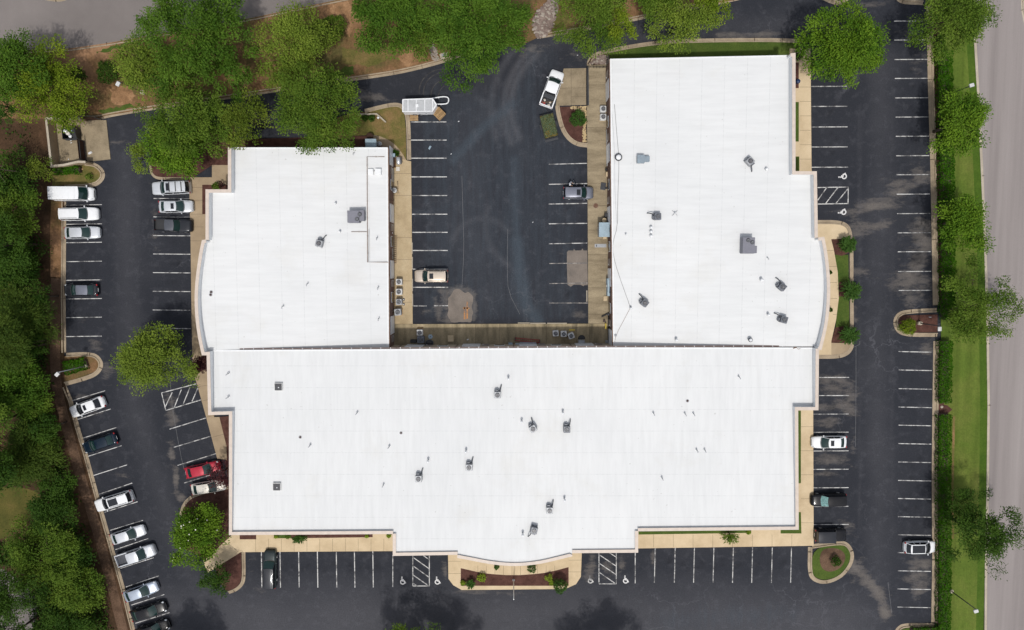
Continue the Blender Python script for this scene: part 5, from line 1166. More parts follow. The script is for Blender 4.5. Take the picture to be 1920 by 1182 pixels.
def vehicle(label, cat, rear, front, kind, col, W=1.82, H=1.45, belt=.94, sunroof=None, rack=None, lights=True, glass='carglass', name=None, roofcol=None, bed_col='trim', L=None, mirror=True, tint2='carglass2', group="parked cars"):
    a, b_ = P(*rear, .75), P(*front, .75); d = b_ - a; L = L or d.length; rz = math.atan2(d.y, d.x); c = (a + b_) / 2
    t = thing(name or cat.replace(' ', '_'), label, cat, (c.x, c.y, .0), rz, group)
    hw = W / 2; bk = {'sedan': 'sedan', 'hatch': 'sedan', 'suv': 'suv', 'wagon': 'suv', 'jeep': 'suv', 'van': 'van', 'truck': 'truck', 'crew': 'truck'}[kind]
    if kind == 'van': belt = 1.15
    pm = VP[col]
    openbed = kind in ('truck', 'crew')
    st = BODY[bk]
    if kind == 'jeep': st = [(x, min(1, f * 1.05), min(1.0, hz * 1.06)) for x, f, hz in st]
    cb = CABIN[kind]
    rings = []
    for x, f, hz in st:
        w = hw * f; z = belt * hz
        if openbed and x < cb[0] - .005: z = min(z, .62)
        half = [(w * .80, .24), (w * .97, .36), (w, .56), (w * .985, z * .86), (w * .93, z * .965), (w * .62, z * 1.0), (0, z * 1.012)]
        rings.append([(x * L, y, q) for y, q in half] + [(x * L, -y, q) for y, q in reversed(half[:-1])])
    if openbed:   # steep step behind the cab
        k = max(i for i, s in enumerate(st) if s[0] < cb[0] - .005); xb = cb[0] * L
        base = rings[k + 1]; low = [(xb - .02, y, min(q, .62)) for _, y, q in base]; hi = [(xb, y, q) for _, y, q in base]
        rings = rings[:k + 1] + [low, hi] + rings[k + 1:]
    body = MB().loft(rings, cap=True, smooth=True).build("body", pm, t)
    # ---- bonnet seam and scuttle
    wsb = cb[3] * L; sc_ = MB(); n = 9; wb = hw * cb[4]; bow = .16 if kind != 'jeep' else .03
    yy = [wb * .90 * (2 * i / (n - 1) - 1) for i in range(n)]
    def fx(y, x0, bw, w): return x0 + bw * (1 - (y / w) ** 2)
    if kind not in ('van',):
        q = [(fx(y, wsb + .02, bow, wb) + .02, y) for y in yy]; sc_.ribbon(q, .07, belt * .985 + .016); sc_.build("scuttle", M['trim'], t)
    # ---- cabin
    zt = H - .035; wt = hw * cb[5]; zb = belt * .975
    xr0, xr1, xf1, xf0 = cb[0] * L, cb[1] * L, cb[2] * L, cb[3] * L
    rb = .07 if kind not in ('van', 'jeep') else .02
    def sheet(rows): mb = MB(); m = len(rows[0]); mb.add([p for r in rows for p in r], [(i * m + j, i * m + j + 1, (i + 1) * m + j + 1, (i + 1) * m + j) for i in range(len(rows) - 1) for j in range(m - 1)], 0, True); return mb
    def lerp3(A, B, u, bulge=(0, 0, 0)): s4 = 4 * u * (1 - u); return tuple(A[i] + (B[i] - A[i]) * u + bulge[i] * s4 for i in range(3))
    front_b = [(fx(wb * s, xf0, bow, wb), wb * s, zb) for s in np.linspace(-1, 1, n)]; front_t = [(fx(wt * s, xf1, bow * .6, wt), wt * s, zt - .02) for s in np.linspace(-1, 1, n)]
    rear_b = [(xr0 - rb * (1 - s * s), wb * .96 * s, zb) for s in np.linspace(-1, 1, n)]; rear_t = [(xr1 - rb * (1 - s * s), wt * s, zt - .02) for s in np.linspace(-1, 1, n)]
    U = np.linspace(0, 1, 4)
    def panel(B, T_, u0, u1, s0, s1, bul): return sheet([[lerp3(B[j], T_[j], u0 + (u1 - u0) * u, bul) for j in range(s0, s1)] for u in U])
    # painted shell just inside the glass: pillars show between the panes
    sh = MB()
    for B, T_, bul in ((front_b, front_t, (.02, 0, .03)), (rear_b, rear_t, (-.02, 0, .03))):
        o2 = sheet([[tuple(np.array(lerp3(B[j], T_[j], u, bul)) - np.array([0, 0, .012])) for j in range(n)] for u in U]); sh.add(o2.v, o2.f, 0, True)
    sides = []
    for s in (-1, 1):
        ts = np.linspace(0, 1, 7)
        Bq = [lerp3(rear_b[-1 if s > 0 else 0], front_b[-1 if s > 0 else 0], u, (0, s * .035, 0)) for u in ts]; Tq = [lerp3(rear_t[-1 if s > 0 else 0], front_t[-1 if s > 0 else 0], u, (0, s * .03, .015)) for u in ts]
        o2 = sheet([[tuple(np.array(lerp3(Bq[j], Tq[j], u)) - np.array([0, s * .012, 0])) for j in range(7)] for u in U]); sh.add(o2.v, o2.f, 0, True); sides.append((s, Bq, Tq))
    sh.build("pillars", pm, t)
    ws = sheet([[lerp3(front_b[j], front_t[j], .03 + .90 * u, (.02, 0, .03)) for j in range(n)] for u in U])
    ws.v = [(x + .012, y * .95, z + .012) for x, y, z in ws.v]; ws.build("windshield", M[glass], t)
    if kind != 'van':
        rw = sheet([[lerp3(rear_b[j], rear_t[j], .10 + .80 * u, (-.02, 0, .03)) for j in range(n)] for u in U])
        rw.v = [(x - .012, y * .90, z + .010) for x, y, z in rw.v]; rw.build("rear_window", M[tint2 if kind != 'sedan' else glass], t)
    for s, Bq, Tq in sides:
        if kind == 'van': segs = [(.80, .985)]
        elif kind in ('truck', 'crew'): segs = [(.06, .46), (.52, .94)]
        elif kind == 'sedan': segs = [(.14, .47), (.51, .90)]
        else: segs = [(.04, .27), (.31, .58), (.62, .94)]
        for s0, s1 in segs:
            def at(Q, u): f = u * 6; i = min(5, int(f)); return lerp3(Q[i], Q[i + 1], f - i)
            rows = [[tuple(np.array(lerp3(at(Bq, uu), at(Tq, uu), v)) + np.array([0, s * .008, 0])) for uu in np.linspace(s0, s1, 4)] for v in (.08, .5, .92)]
            sheet(rows).build("side_window", M[tint2], t)
    # roof skin with a soft crown
    corner = lambda x, y: (x, y)
    rows = []
    for i in range(7):
        u = i / 6; row = []
        for j in range(n):
            s = 2 * j / (n - 1) - 1
            xr = xr1 - rb * (1 - s * s) - .05; xf = fx(wt * s, xf1, bow * .6, wt) + .05
            e = (1 - abs(s) ** 3) * (1 - abs(2 * u - 1) ** 4)
            row.append((xr + (xf - xr) * u, (wt + .035) * s, zt + .055 * e - .012 * (1 - e)))
        rows.append(row)
    sheet(rows).build("roof", VP[roofcol] if roofcol else pm, t)
    zr = zt + .06
    if sunroof:
        x0, x1, wd = sunroof; x0 = xr1 + (xf1 - xr1) * x0; x1 = xr1 + (xf1 - xr1) * x1
        MB().bbox(((x0 + x1) / 2, 0, zr - .012), (x1 - x0, 2 * wt * wd, .03), .012).build("sunroof", M['carglass2'], t)
    if rack in ('rails', 'bars'):
        for s in (-1, 1): MB().tube([(xr1 + .1, s * wt * .9, zt + .03), (xr1 + .25, s * wt * .9, zr + .05), (xf1 - .3, s * wt * .9, zr + .05), (xf1 - .1, s * wt * .9, zt + .03)], .022, 6).build("roof_rail", M['rim' if rack == 'bars' else 'trim'], t)
    if rack == 'bars':
        for u in (.15, .45, .78): x = xr1 + (xf1 - xr1) * u; MB().box((x, 0, zr + .055), (.09, wt * 1.9, .03)).build("cross_bar", M['trim'], t)
    if kind == 'van':
        for k in range(5): x = xr1 + (xf1 - xr1) * (k + .5) / 5; MB().box((x, 0, zt + .048), (.05, wt * 1.7, .016)).build("roof_rib", pm, t)
    # bed of a pickup
    if openbed:
        xa, xb = -.492 * L, cb[0] * L - .03; xm = (xa + xb) / 2; z0, z1 = .64, belt * 1.0; ww = hw * .975
        bd = MB(); bd.box((xm, 0, z0), (xb - xa - .1, 2 * ww - .3, .05)); bd.box((xb + .0, 0, (z0 + z1) / 2), (.06, 2 * ww - .3, z1 - z0))
        for k in range(7): bd.box((xm, (k - 3) * .2, z0 + .035), (xb - xa - .2, .05, .02))
        bd.build("bed_floor", M[bed_col] if bed_col in M else VP[bed_col], t)
        for s in (-1, 1): MB().bbox((xm, s * (ww - .085), (z0 + z1) / 2 - .05), (xb - xa, .17, z1 - z0 + .14), .03).build("bed_side", pm, t)
        MB().bbox((xa + .05, 0, (z0 + z1) / 2 - .05), (.10, 2 * ww - .34, z1 - z0 + .14), .02).build("tailgate", pm, t)
    # lamps, mirrors, grille, wheels
    zh = belt * .70
    for s in (-1, 1):
        xh = L * (.455 if kind != 'van' else .452)
        h = MB(); h.loft([[(xh - .22, s * hw * .86, zh + .06), (xh - .02, s * hw * .90, zh - .02), (xh + .10, s * hw * .72, zh - .04), (xh + .02, s * hw * .60, zh + .05)], [(xh - .22, s * hw * .80, zh + .115), (xh - .03, s * hw * .82, zh + .08), (xh + .06, s * hw * .68, zh + .04), (xh - .01, s * hw * .60, zh + .10)]])
        h.build("headlight", M['lamp_clear'], t)
        xt = -.482 * L; zt_ = belt * (.86 if bk != 'van' else .95)
        MB().bbox((xt, s * hw * .80, zt_ - .08), (.14, .26, .22), .03).build("tail_light", M['lamp_red'], t)
        if mirror:
            xm_ = xf0 - .18 * (1 if kind != 'van' else -.2); m_ = MB(); m_.bbox((xm_, s * (hw + .10), belt + .06), (.14, .20, .14), .03); m_.box((xm_, s * (hw - .02), belt + .02), (.06, .14, .05)); m_.build("mirror", pm if col not in ('cream',) else pm, t)
        for wx in (.305, -.295):
            w_ = MB(); yo = s * (hw - .10); q = lambda yv, r: [(wx * L + r * math.cos(2 * math.pi * k / 18), yv, .33 + r * math.sin(2 * math.pi * k / 18)) for k in range(18)]
            w_.loft([q(yo - .11, .26), q(yo - .10, .33), q(yo + .105, .33), q(yo + .12, .26)], smooth=False); wh = w_.build("wheel", M['tyre_rubber'], t)
            yr = yo + s * .125; MB().loft([[(wx * L + r * math.cos(2 * math.pi * k / 14), yv, .33 + r * math.sin(2 * math.pi * k / 14)) for k in range(14)] for yv, r in ((yr - s * .04, .23), (yr, .22), (yr + s * .006, .07))]).build("rim", M['rim'], wh)
    MB().bbox((L * .487, 0, belt * .50), (.08, hw * 1.0, .16), .02).build("grille", M['trim'], t)
    MB().box((-L * .497, 0, .55), (.03, .52, .12)).build("number_plate", M['white'], t)
    return t
V = vehicle
V("white windowless cargo van at the top of the left stalls", "van", (97, 364), (181, 364), 'van', 'white', 2.02, 2.25, L=5.7, name="cargo_van")
V("white sport utility car parked just below the white van", "car", (113, 402), (184, 401), 'suv', 'white', 1.92, 1.72, 1.0, rack='rails', name="parked_car")
V("silver sedan third from the top in the left stalls", "car", (120, 437), (187, 436), 'sedan', 'silver', 1.82, 1.45, name="parked_car", tint2='carglass2')
V("black sedan with a grey roof alone in the left stalls", "car", (183, 544), (119, 544), 'sedan', 'charcoal', 1.82, 1.44, roofcol='grey', name="parked_car")
V("silver car with a roof rack and sunroof at the top of the inner left stalls", "car", (357, 351), (284, 354), 'suv', 'silver', 1.95, 1.80, 1.02, sunroof=(.76, .96, .72), rack='bars', name="parked_car")
V("silver sedan with a dark sunroof, above the dark pickup", "car", (297, 388), (362, 387), 'sedan', 'silver', 1.82, 1.45, sunroof=(.60, .90, .62), name="parked_car")
V("dark grey pickup truck with an empty black bed", "pickup truck", (289, 422), (360, 424), 'truck', 'charcoal', 1.92, 1.72, 1.02, roofcol='steel', name="pickup_truck")
V("white sedan with a sunroof slanting below the left lamp island", "car", (195, 752), (131, 775), 'sedan', 'white', 1.84, 1.45, sunroof=(.68, .95, .6), name="parked_car", tint2='carglass2', glass='carglass2')
V("blue black sedan slanting in the left stalls, nose to the wood", "car", (218, 821), (155, 842), 'sedan', 'navy', 1.84, 1.45, name="parked_car")
V("white car with a long dark glass roof slanting in the left stalls", "car", (248, 929), (178, 951), 'wagon', 'white', 1.92, 1.66, 1.0, sunroof=(.48, .98, .72), rack='rails', name="parked_car", glass='carglass2')
V("silver sedan slanting in the left stalls, above the silver pickup", "car", (208, 1013), (271, 993), 'sedan', 'silver', 1.82, 1.45, name="parked_car")
V("silver pickup truck slanting in the left stalls", "pickup truck", (219, 1053), (290, 1030), 'crew', 'silver', 1.92, 1.74, 1.04, name="pickup_truck", bed_col='steel')
V("blue silver sedan slanting in the left stalls, above two black ones", "car", (232, 1121), (295, 1099), 'sedan', 'silverblue', 1.82, 1.45, name="parked_car")
V("upper of two black sedans at the bottom of the left stalls", "car", (245, 1157), (311, 1137), 'sedan', 'black', 1.84, 1.44, name="parked_car")
V("lower of two black sedans at the bottom of the left stalls, cut by the frame", "car", (255, 1191), (317, 1170), 'sedan', 'black', 1.84, 1.46, name="parked_car")
V("red sedan half hidden under the plum red tree", "car", (347, 888), (413, 874), 'sedan', 'red', 1.80, 1.42, name="parked_car")
V("cream sedan under the plum red tree, below the red car", "car", (358, 919), (422, 909), 'sedan', 'cream', 1.78, 1.42, name="parked_car")
V("dark green wagon nosing up to the walk in the lower left front stalls", "car", (506, 1104), (506, 1032), 'wagon', 'green', 1.90, 1.72, 1.0, rack='rails', name="parked_car", roofcol='charcoal')
V("white sedan with a sunroof beside the lower right wall", "car", (1588, 829), (1522, 830), 'sedan', 'white', 1.84, 1.45, sunroof=(.60, .92, .62), name="parked_car")
V("black car with a pale teal windshield beside the lower right wall", "car", (1587, 937), (1521, 939), 'wagon', 'black', 1.88, 1.62, 1.0, name="parked_car", glass='sunshade')
V("boxy black off-road car above the lower right grass island", "car", (1528, 1004), (1587, 1003), 'jeep', 'black', 1.90, 1.84, 1.08, name="parked_car", roofcol='charcoal')
V("white compact car with a black glass roof in the right stalls", "car", (1696, 1027), (1755, 1026), 'hatch', 'white', 1.84, 1.55, .98, sunroof=(.05, 1.0, .86), name="parked_car", glass='carglass2')
V("beige sport utility car with a sunroof in the left courtyard stalls", "car", (840, 518), (777, 518), 'suv', 'beige', 1.88, 1.78, 1.02, sunroof=(.70, .94, .55), rack='rails', name="parked_car")
wag = V("grey wagon with an open door in the right courtyard stalls", "car", (1056, 362), (1113, 362), 'wagon', 'grey', 1.80, 1.62, .98, sunroof=(.72, .98, .60), name="parked_car")
dr = MB(); Lw = 4.3
dr.loft([[(-0.20, .93, .30), (-0.22, .97, .30), (-0.73, 1.72, .32), (-0.77, 1.70, .32)], [(-0.20, .93, .95), (-0.22, .98, .95), (-0.73, 1.76, .95), (-0.77, 1.72, .95)]]); d_ = dr.build("door", VP['grey'], wag); d_["label"] = "rear door standing open"
MB().loft([[(-0.22, .93, .96), (-0.23, .95, .96), (-0.72, 1.70, .96), (-0.74, 1.69, .96)], [(-0.27, .86, 1.42), (-0.28, .88, 1.42), (-0.67, 1.52, 1.42), (-0.69, 1.51, 1.42)]]).build("window", M['carglass2'], d_)
wp = V("white pickup truck with tools in its bed parked askew in the courtyard", "pickup truck", (1023, 200), (1047, 133), 'crew', 'white', 2.08, 1.80, 1.08, name="pickup_truck")
# load in the bed of the white pickup
bc = wp.location; br = wp.rotation_euler.z
def bed(x, y, z): return (bc.x + x * math.cos(br) - y * math.sin(br), bc.y + x * math.sin(br) + y * math.cos(br), z)
M['tool_red'] = plain("red_plastic", (.35, .03, .035), .4); M['cloth'] = plain("pale_sack", (.60, .56, .50), .8); M['wood'] = speckle("pale_wood", [(.3, (.34, .21, .10)), (.7, (.50, .34, .18))], 2, 10, .25)
t = thing("toolbox", "black toolbox across the front of the white pickup bed", "toolbox", bed(-1.28, 0, .70), br); MB().bbox((0, 0, .24), (.50, 1.45, .48), .04).build("chest", M['trim'], t); MB().bbox((0, 0, .50), (.54, 1.5, .06), .02).build("lid", M['metal_dark'], t)
for x, y, r, lab in ((-1.85, .45, .2, "pale sack at the far corner of the white pickup bed"), (-2.35, -.35, .24, "pale sack near the tailgate of the white pickup"), (-1.9, -.42, .17, "small pale bag beside the toolbox in the white pickup bed")):
    t = thing("sack", lab, "sack", bed(x, y, .69), br + x, "sacks in the pickup bed"); MB().lathe((0, 0, 0), [(r * .7, 0), (r, r * .4), (r * .85, r * .9), (r * .3, r * 1.25), (r * .12, r * 1.5)], 10).build("bag", M['cloth'], t); MB().lathe((0, 0, r * 1.3), [(r * .14, 0), (r * .17, .03), (r * .2, .1)], 8).build("tie", M['wood'], t)
t = thing("leaf_blower", "red and black garden blower lying in the white pickup bed", "blower", bed(-2.3, .35, .69), br + .5)
MB().bbox((0, 0, .16), (.38, .30, .30), .06).build("motor", M['tool_red'], t); MB().tube([(.15, 0, .2), (.45, .05, .16), (.8, .2, .1)], .055, 8).build("nozzle", M['trim'], t); MB().tube([(-.1, 0, .3), (0, 0, .42), (.12, 0, .3)], .025, 6).build("handle", M['trim'], t)
t = thing("rake", "long handled rake across the white pickup bed", "rake", bed(-2.0, 0, .95), br + 1.9); MB().tube([(-.8, 0, 0), (.7, .1, .12)], .022, 6).build("shaft", M['wood'], t); MB().box((.74, .1, .12), (.05, .42, .04)).build("head", M['tool_red'], t)
# landscaping trailer heaped with cuttings
a, b_ = P(1034, 258, .6), P(1024, 216, .6); rz = math.atan2((b_ - a).y, (b_ - a).x); c = (a + b_) / 2; Lt = (b_ - a).length + .1
t = thing("utility_trailer", "black open utility trailer behind the white pickup", "trailer", (c.x, c.y, 0), rz)
MB().box((0, 0, .52), (Lt, 2.0, .08)).build("deck", M['trim'], t)
for s in (-1, 1): MB().box((0, s * 1.0, .78), (Lt, .05, .46)).build("side_rail", M['trim'], t)
for s in (-1, 1): MB().box((s * Lt / 2, 0, .74), (.05, 1.96, .40)).build("end_board", M['trim'], t)
for s in (-1, 1):
    w = MB(); yo = s * 1.16; w.loft([[(.1 + r * math.cos(2 * math.pi * k / 16), yv, .32 + r * math.sin(2 * math.pi * k / 16)) for k in range(16)] for yv, r in ((yo - .09, .25), (yo - .08, .31), (yo + .08, .31), (yo + .09, .25))]); w.build("wheel", M['tyre_rubber'], t)
    MB().box((.1, yo, .68), (.8, .22, .04)).build("mudguard", M['trim'], t)
MB().tube([(Lt / 2, -.5, .5), (Lt / 2 + 1.1, 0, .5), (Lt / 2, .5, .5)], .05, 6).build("drawbar", M['trim'], t)
MB().box((-Lt / 2 - .18, 0, .08), (.35, 1.9, .05)).build("ramp", M['metal_dark'], t)
rng = np.random.default_rng(21); n = 8000; lx, ly = rng.uniform(-Lt / 2 + .08, Lt / 2 - .08, n), rng.uniform(-.94, .94, n)
hz = .60 + .42 * (1 - (lx / (Lt / 2)) ** 4) * (1 - (ly / .95) ** 4) + .12 * np.sin(lx * 5) * np.cos(ly * 6) + rng.random(n) * .10
pos = np.stack([lx, ly, hz], -1)
edge = np.clip((np.abs(lx) / (Lt / 2) - .62) * 2, 0, 1); orange = rng.random(n) < .10 + .75 * edge * (np.sin(lx * 3 + ly * 2) > -.3) + .4 * (np.hypot(lx + .9, ly - .4) < .35)
M['cuttings'] = leaf_mat("garden_cuttings", (.05, .085, .03), (.22, .27, .16)); M['cuttings_dry'] = leaf_mat("dry_garden_cuttings", (.15, .10, .02), (.36, .24, .06))
for sel, mt, nm, lab in ((~orange, 'cuttings', "green_cuttings", "grey green garden cuttings heaped on the trailer"), (orange, 'cuttings_dry', "dry_cuttings", "dry orange and yellow cuttings among the trailer load")):
    k = sel.sum(); o = bpy.data.objects.new(nm, leaf_mesh(nm, pos[sel], rng.normal(size=(k, 3)), rng.normal(size=(k, 3)) * .5 + np.array([0, 0, 1.0]), .20 * rng.uniform(.6, 1.4, k), .09 * rng.uniform(.7, 1.3, k), rng.random(k), M[mt])); COL.objects.link(o)
    o.location = (c.x, c.y, 0); o.rotation_euler = (0, 0, rz); tag(o, lab, "cuttings", None, "stuff")
# ------------------------------------------------------------------ enclosed trailer, rail and pallets by the small lawn
h = 2.45; rp = [(755, 187), (811, 185), (818.5, 196.5), (811, 209), (755, 209.5)]
q = PP(rp, h); c0 = sum((Vector((p.x, p.y, 0)) for p in q), Vector()) / 5
loc = lambda pts, z: [(p.x - c0.x, p.y - c0.y) for p in PP(pts, z)]
t = thing("cargo_trailer", "white pointed-nose enclosed trailer with a ribbed grey roof beside the small lawn", "trailer", c0)
MB().prism(loc(rp, h), .42, h - .06).build("body", M['white'], t)
M['trailer_roof'] = speckle("ribbed_trailer_roof", [(.3, (.40, .41, .42)), (.7, (.50, .51, .52))], 1.2, 8, .12, .5)
MB().prism(loc([(756.5, 188.5), (810, 186.5), (816.5, 196.5), (810, 207.5), (756.5, 208)], h), h - .06, h).build("roof", M['trailer_roof'], t)
for x in (765, 780.5, 796.5, 811):
    MB().wall(loc([(x, 187.5 if x < 800 else 187), (x, 208.5)], h), .10, h - .02, h + .03).build("roof_rib", M['white'], t)
fr = loc(rp, h); MB().wall(offset(fr + [fr[0]], 0)[:6], .12, h - .08, h + .02).build("roof_rim", M['white'], t)
v = loc([(782, 198)], h)[0]; MB().bbox((v[0], v[1], h + .06), (.42, .42, .14), .04).build("roof_vent", M['white'], t)
d = loc([(796, 209.2)], h)[0]; MB().box((d[0] - .3, d[1] - .02, 1.45), (1.0, .05, 1.9)).build("door", M['white'], t); MB().box((d[0] + .1, d[1] - .06, 1.4), (.18, .05, .10)).build("latch", M['trim'], t)
for x in (774, 786):
    wv = loc([(x, 209)], h)[0]; w = MB(); w.loft([[(wv[0] + r * math.cos(2 * math.pi * k / 16), wv[1] + yv, .34 + r * math.sin(2 * math.pi * k / 16)) for k in range(16)] for yv, r in ((-.06, .26), (-.05, .33), (.10, .33), (.12, .26))]); wh = w.build("wheel", M['tyre_rubber'], t)
    MB().cyl((0, 0, 0), .18, .02, 12).build("rim", M['rim'], wh).matrix_local = Matrix.Translation((wv[0], wv[1] - .062, .34)) @ Matrix.Rotation(math.pi / 2, 4, 'X')
tg = loc([(820, 198), (826, 200)], .5); MB().tube([(tg[0][0] - 1.2, tg[0][1] + .35, .45), (tg[1][0], tg[1][1], .45), (tg[0][0] - 1.2, tg[0][1] - .45, .45)], .05, 6).build("drawbar", M['trim'], t); MB().cyl((tg[1][0], tg[1][1], 0), .05, .55, 8).build("jack", M['trim'], t)
zr = .9; rp = chaikin([(811, 184.5), (832, 181), (841, 183), (841.5, 190), (838, 195.5), (818, 195.5)], 3); rq = PP(rp, zr)
t = thing("guard_rail", "white bent tube rail looping out beside the pointed trailer nose", "rail", (0, 0, 0)); MB().tube(rq, .085, 8).build("rail", M['white'], t)
for px, py in ((822, 182.8), (840.5, 188), (826, 195.5)): p = P(px, py, zr); MB().tube([(p.x, p.y, -.02), (p.x, p.y, zr)], .06, 8).build("post", M['white'], t)
def pallet(label, px, py, rz, layers, w=1.22, d=1.05):
    h = .145 * layers; c = P(px, py, h); t = thing("pallet", label, "pallet", (c.x, c.y, 0), rz, "wooden pallets")
    for k in range(layers):
        z = .145 * k; m = MB()
        for i in (-1, 0, 1): m.box((0, i * (d / 2 - .05), z + .06), (w, .09, .09))
        m.build("stringer", M['wood'], t); b = MB()
        for i in range(7): b.box((-w / 2 + .07 + i * (w - .14) / 6, 0, z + .118), (.11, d, .02))
        b.build("deck_board", M['wood'], t)
    return t
pallet("leaning-square stack of wooden pallets at the pointed trailer nose", 823, 212.5, .8, 6, 1.3, 1.3)
pallet("low wooden pallet half under the white trailer", 776, 219.5, .02, 2, 1.2, 1.0)
# ------------------------------------------------------------------ dumpster enclosure
ZW = 1.9
M['yellow_paint'] = plain('yellow_paint', (.62, .46, .06), .6)
def wall_thing(label, pts, w, z, mat, name="wall", cap=None, cat="wall"):
    t = thing(name, label, cat, (0, 0, 0)); q = PP(pts, z); MB().wall(q, w, -.05, z - .08).build("panel", M[mat], t); MB().wall(q, w + .08, z - .08, z).build("cap", M[cap or mat], t); return t
M['fence_wood'] = speckle("dark_gate_wood", [(.3, (.035, .020, .015)), (.7, (.075, .042, .03))], 1.5, 10, .3)
wall_thing("tan block wall along the left and bottom of the dumpster pad", [(86, 222), (96, 312), (120, 309.5), (146, 303.5), (160, 304)], .22, ZW, 'walk2', 'enclosure_wall', 'kerb_pale')
wall_thing("tan block wall stub along the top of the dumpster pad under the yellow green tree", [(86, 222), (150, 222)], .22, ZW, 'walk2', 'enclosure_wall', 'kerb_pale')
def gate(label, a, b_, z, mat='fence_wood'):
    p, q = P(*a, .1), P(*b_, .1); d = (q - p); L = d.length; rz = math.atan2(d.y, d.x); c = (p + q) / 2; t = thing("gate", label, "gate", (c.x, c.y, 0), rz, "wooden enclosure gates")
    n = int(L / .16); m = MB()
    for i in range(n): m.box((-L / 2 + (i + .5) * L / n, 0, z / 2 + .08), (L / n - .012, .04, z - .16))
    m.build("boards", M[mat], t)
    for zz in (.4, z - .35): MB().box((0, .05, zz), (L, .06, .12)).build("rail", M['metal_dark'], t)
    for s in (-1, 1): MB().box((s * L / 2, 0, z / 2), (.10, .10, z)).build("post", M['metal_dark'], t)
gate("closed dark brown gate on the right side of the dumpster pad", (159, 265), (163, 302), 1.9)
gate("open dark brown gate folded along the top of the dumpster pad", (160, 227), (191, 225), 1.9)
c = P(132, 251, 1.0); t = thing("dumpster", "black open dumpster under the yellow green tree, full of rubbish", "dumpster", (c.x, c.y, .115), .05)
w_, d_, h_ = 1.9, 1.5, 1.25
for s in (-1, 1): MB().box((0, s * d_ / 2, h_ / 2), (w_, .06, h_)).build("side", M['trim'], t); MB().box((s * w_ / 2, 0, h_ / 2), (.06, d_ - .06, h_)).build("side", M['trim'], t)
MB().box((0, 0, .1), (w_ - .06, d_ - .06, .05)).build("floor", M['trim'], t); MB().box((.75, -.1, h_ + .05), (.5, d_, .04), .2).build("lid", M['trim'], t)
for s in (-1, 1): MB().box((0, s * (d_ / 2 + .08), .75), (w_ * .8, .12, .16)).build("fork_pocket", M['metal_dark'], t)
for i, (x, y, r, mt, lab) in enumerate(((-.55, .35, .30, 'white', "white rubbish bag in the dumpster corner"), (.1, -.4, .26, 'white', "white rubbish bag at the dumpster front"), (-.2, .05, .34, 'cloth', "pale brown rubbish bag in the middle of the dumpster"), (.5, .3, .3, 'metal_blue', "blue grey rubbish bag in the dumpster"))):
    b = thing("rubbish_bag", lab, "rubbish bag", (c.x + x, c.y + y, 1.0 + .115), i, "rubbish in the dumpster"); MB().lathe((0, 0, 0), [(r * .8, 0), (r, r * .3), (r * .8, r * .7), (r * .2, r * .95)], 9).build("bag", M[mt], b); MB().lathe((0, 0, r * .9), [(r * .18, 0), (r * .1, .05), (r * .25, .12)], 7).build("knot", M[mt], b)
def litter(label, px, py, s, mat='white', z=.13, rz=.4):
    c = P(px, py, z); t = thing("litter", label, "litter", (c.x, c.y, z), rz, "scraps of litter"); MB().loft([[(-s, -s * .5, 0), (s, -s * .4, .0), (s * .8, s * .5, .02), (-s * .9, s * .4, .03)], [(-s * .8, -s * .4, .07), (s * .8, -s * .3, .10), (s * .6, s * .4, .06), (-s * .7, s * .3, .09)]]).build("paper", M[mat], t)
litter("white crumpled paper below the dumpster", 134, 263, .22); litter("small white paper scrap on the dumpster pad", 134, 268, .12); litter("white Y shaped scrap in front of the closed gate", 169, 287, .32); litter("white scrap between the dumpster and the gate", 148, 259, .2)
litter("tiny pale scrap in the middle of the enclosure", 129, 299, .10); litter("orange scrap on the island below the dumpster pad", 153, 318, .28, 'wood', .13)
litter("pale scrap at the left edge of the dumpster pad", 102, 246, .2, 'cloth'); litter("small white scrap on the courtyard asphalt right of the stalls", 999, 417, .10, 'white', .01); litter("white scrap by the rear drive", 1083, 104, .10, 'white', .01)
litter("white scrap on the courtyard asphalt below the trailer", 860, 228, .12, 'white', .01); litter("pale scrap on the courtyard asphalt by the third stall line", 846, 289, .10, 'white', .01); litter("white scrap on the lower courtyard concrete", 877, 637, .16, 'white'); litter("whitish scuffed scrap in the second left courtyard stall", 806, 277, .3, 'metal_blue', .01, 1.0)
# ------------------------------------------------------------------ lamp posts and the flagpole
def lamp(label, base, head, h, arm=.0, pole='metal_dark'):
    b, p = P(*base, .1), P(*head, h); t = thing("lamp_post", label, "lamp post", (b.x, b.y, .1), 0, "lamp posts of the lot")
    MB().cyl((0, 0, -.15), .28, .75, 14).build("footing", M['kerb_pale'], t)
    MB().tube([(0, 0, .5), (0, 0, h * .5), (0, 0, h)], [.085, .075, .06], 8).build("pole", M[pole], t)
    off = Vector((p.x - b.x, p.y - b.y, 0)); L = max(off.length, .25); off.normalize()
    MB().tube([(0, 0, h - .12), (off.x * L * .7, off.y * L * .7, h - .02)], .04, 6).build("arm", M[pole], t)
    hd = MB().bbox((0, 0, 0), (.62, .48, .20), .05).build("head", M['unit_pale'], t); hd.location = (off.x * L, off.y * L, h); hd.rotation_euler = (0, 0, math.atan2(off.y, off.x))
    gl = MB().box((0, 0, -.11), (.46, .34, .03)).build("glass", M['lamp_clear'], hd)
lamp("lamp post on the grass verge at the upper right", (1778, 178), (1821, 160.5), 5.6); lamp("lamp post on the grass verge at the lower right", (1780, 1106), (1831, 1145), 6.3)
lamp("lamp post by the bulb island, its head showing at the verge", (1722, 606), (1761, 617), 5.0); lamp("lamp post leaning out of the left kerbed island", (163, 686), (108, 702), 6.2, pole='unit'); lamp("lamp post on the bank among the top left trees", (270, 175), (222, 158), 6.2)
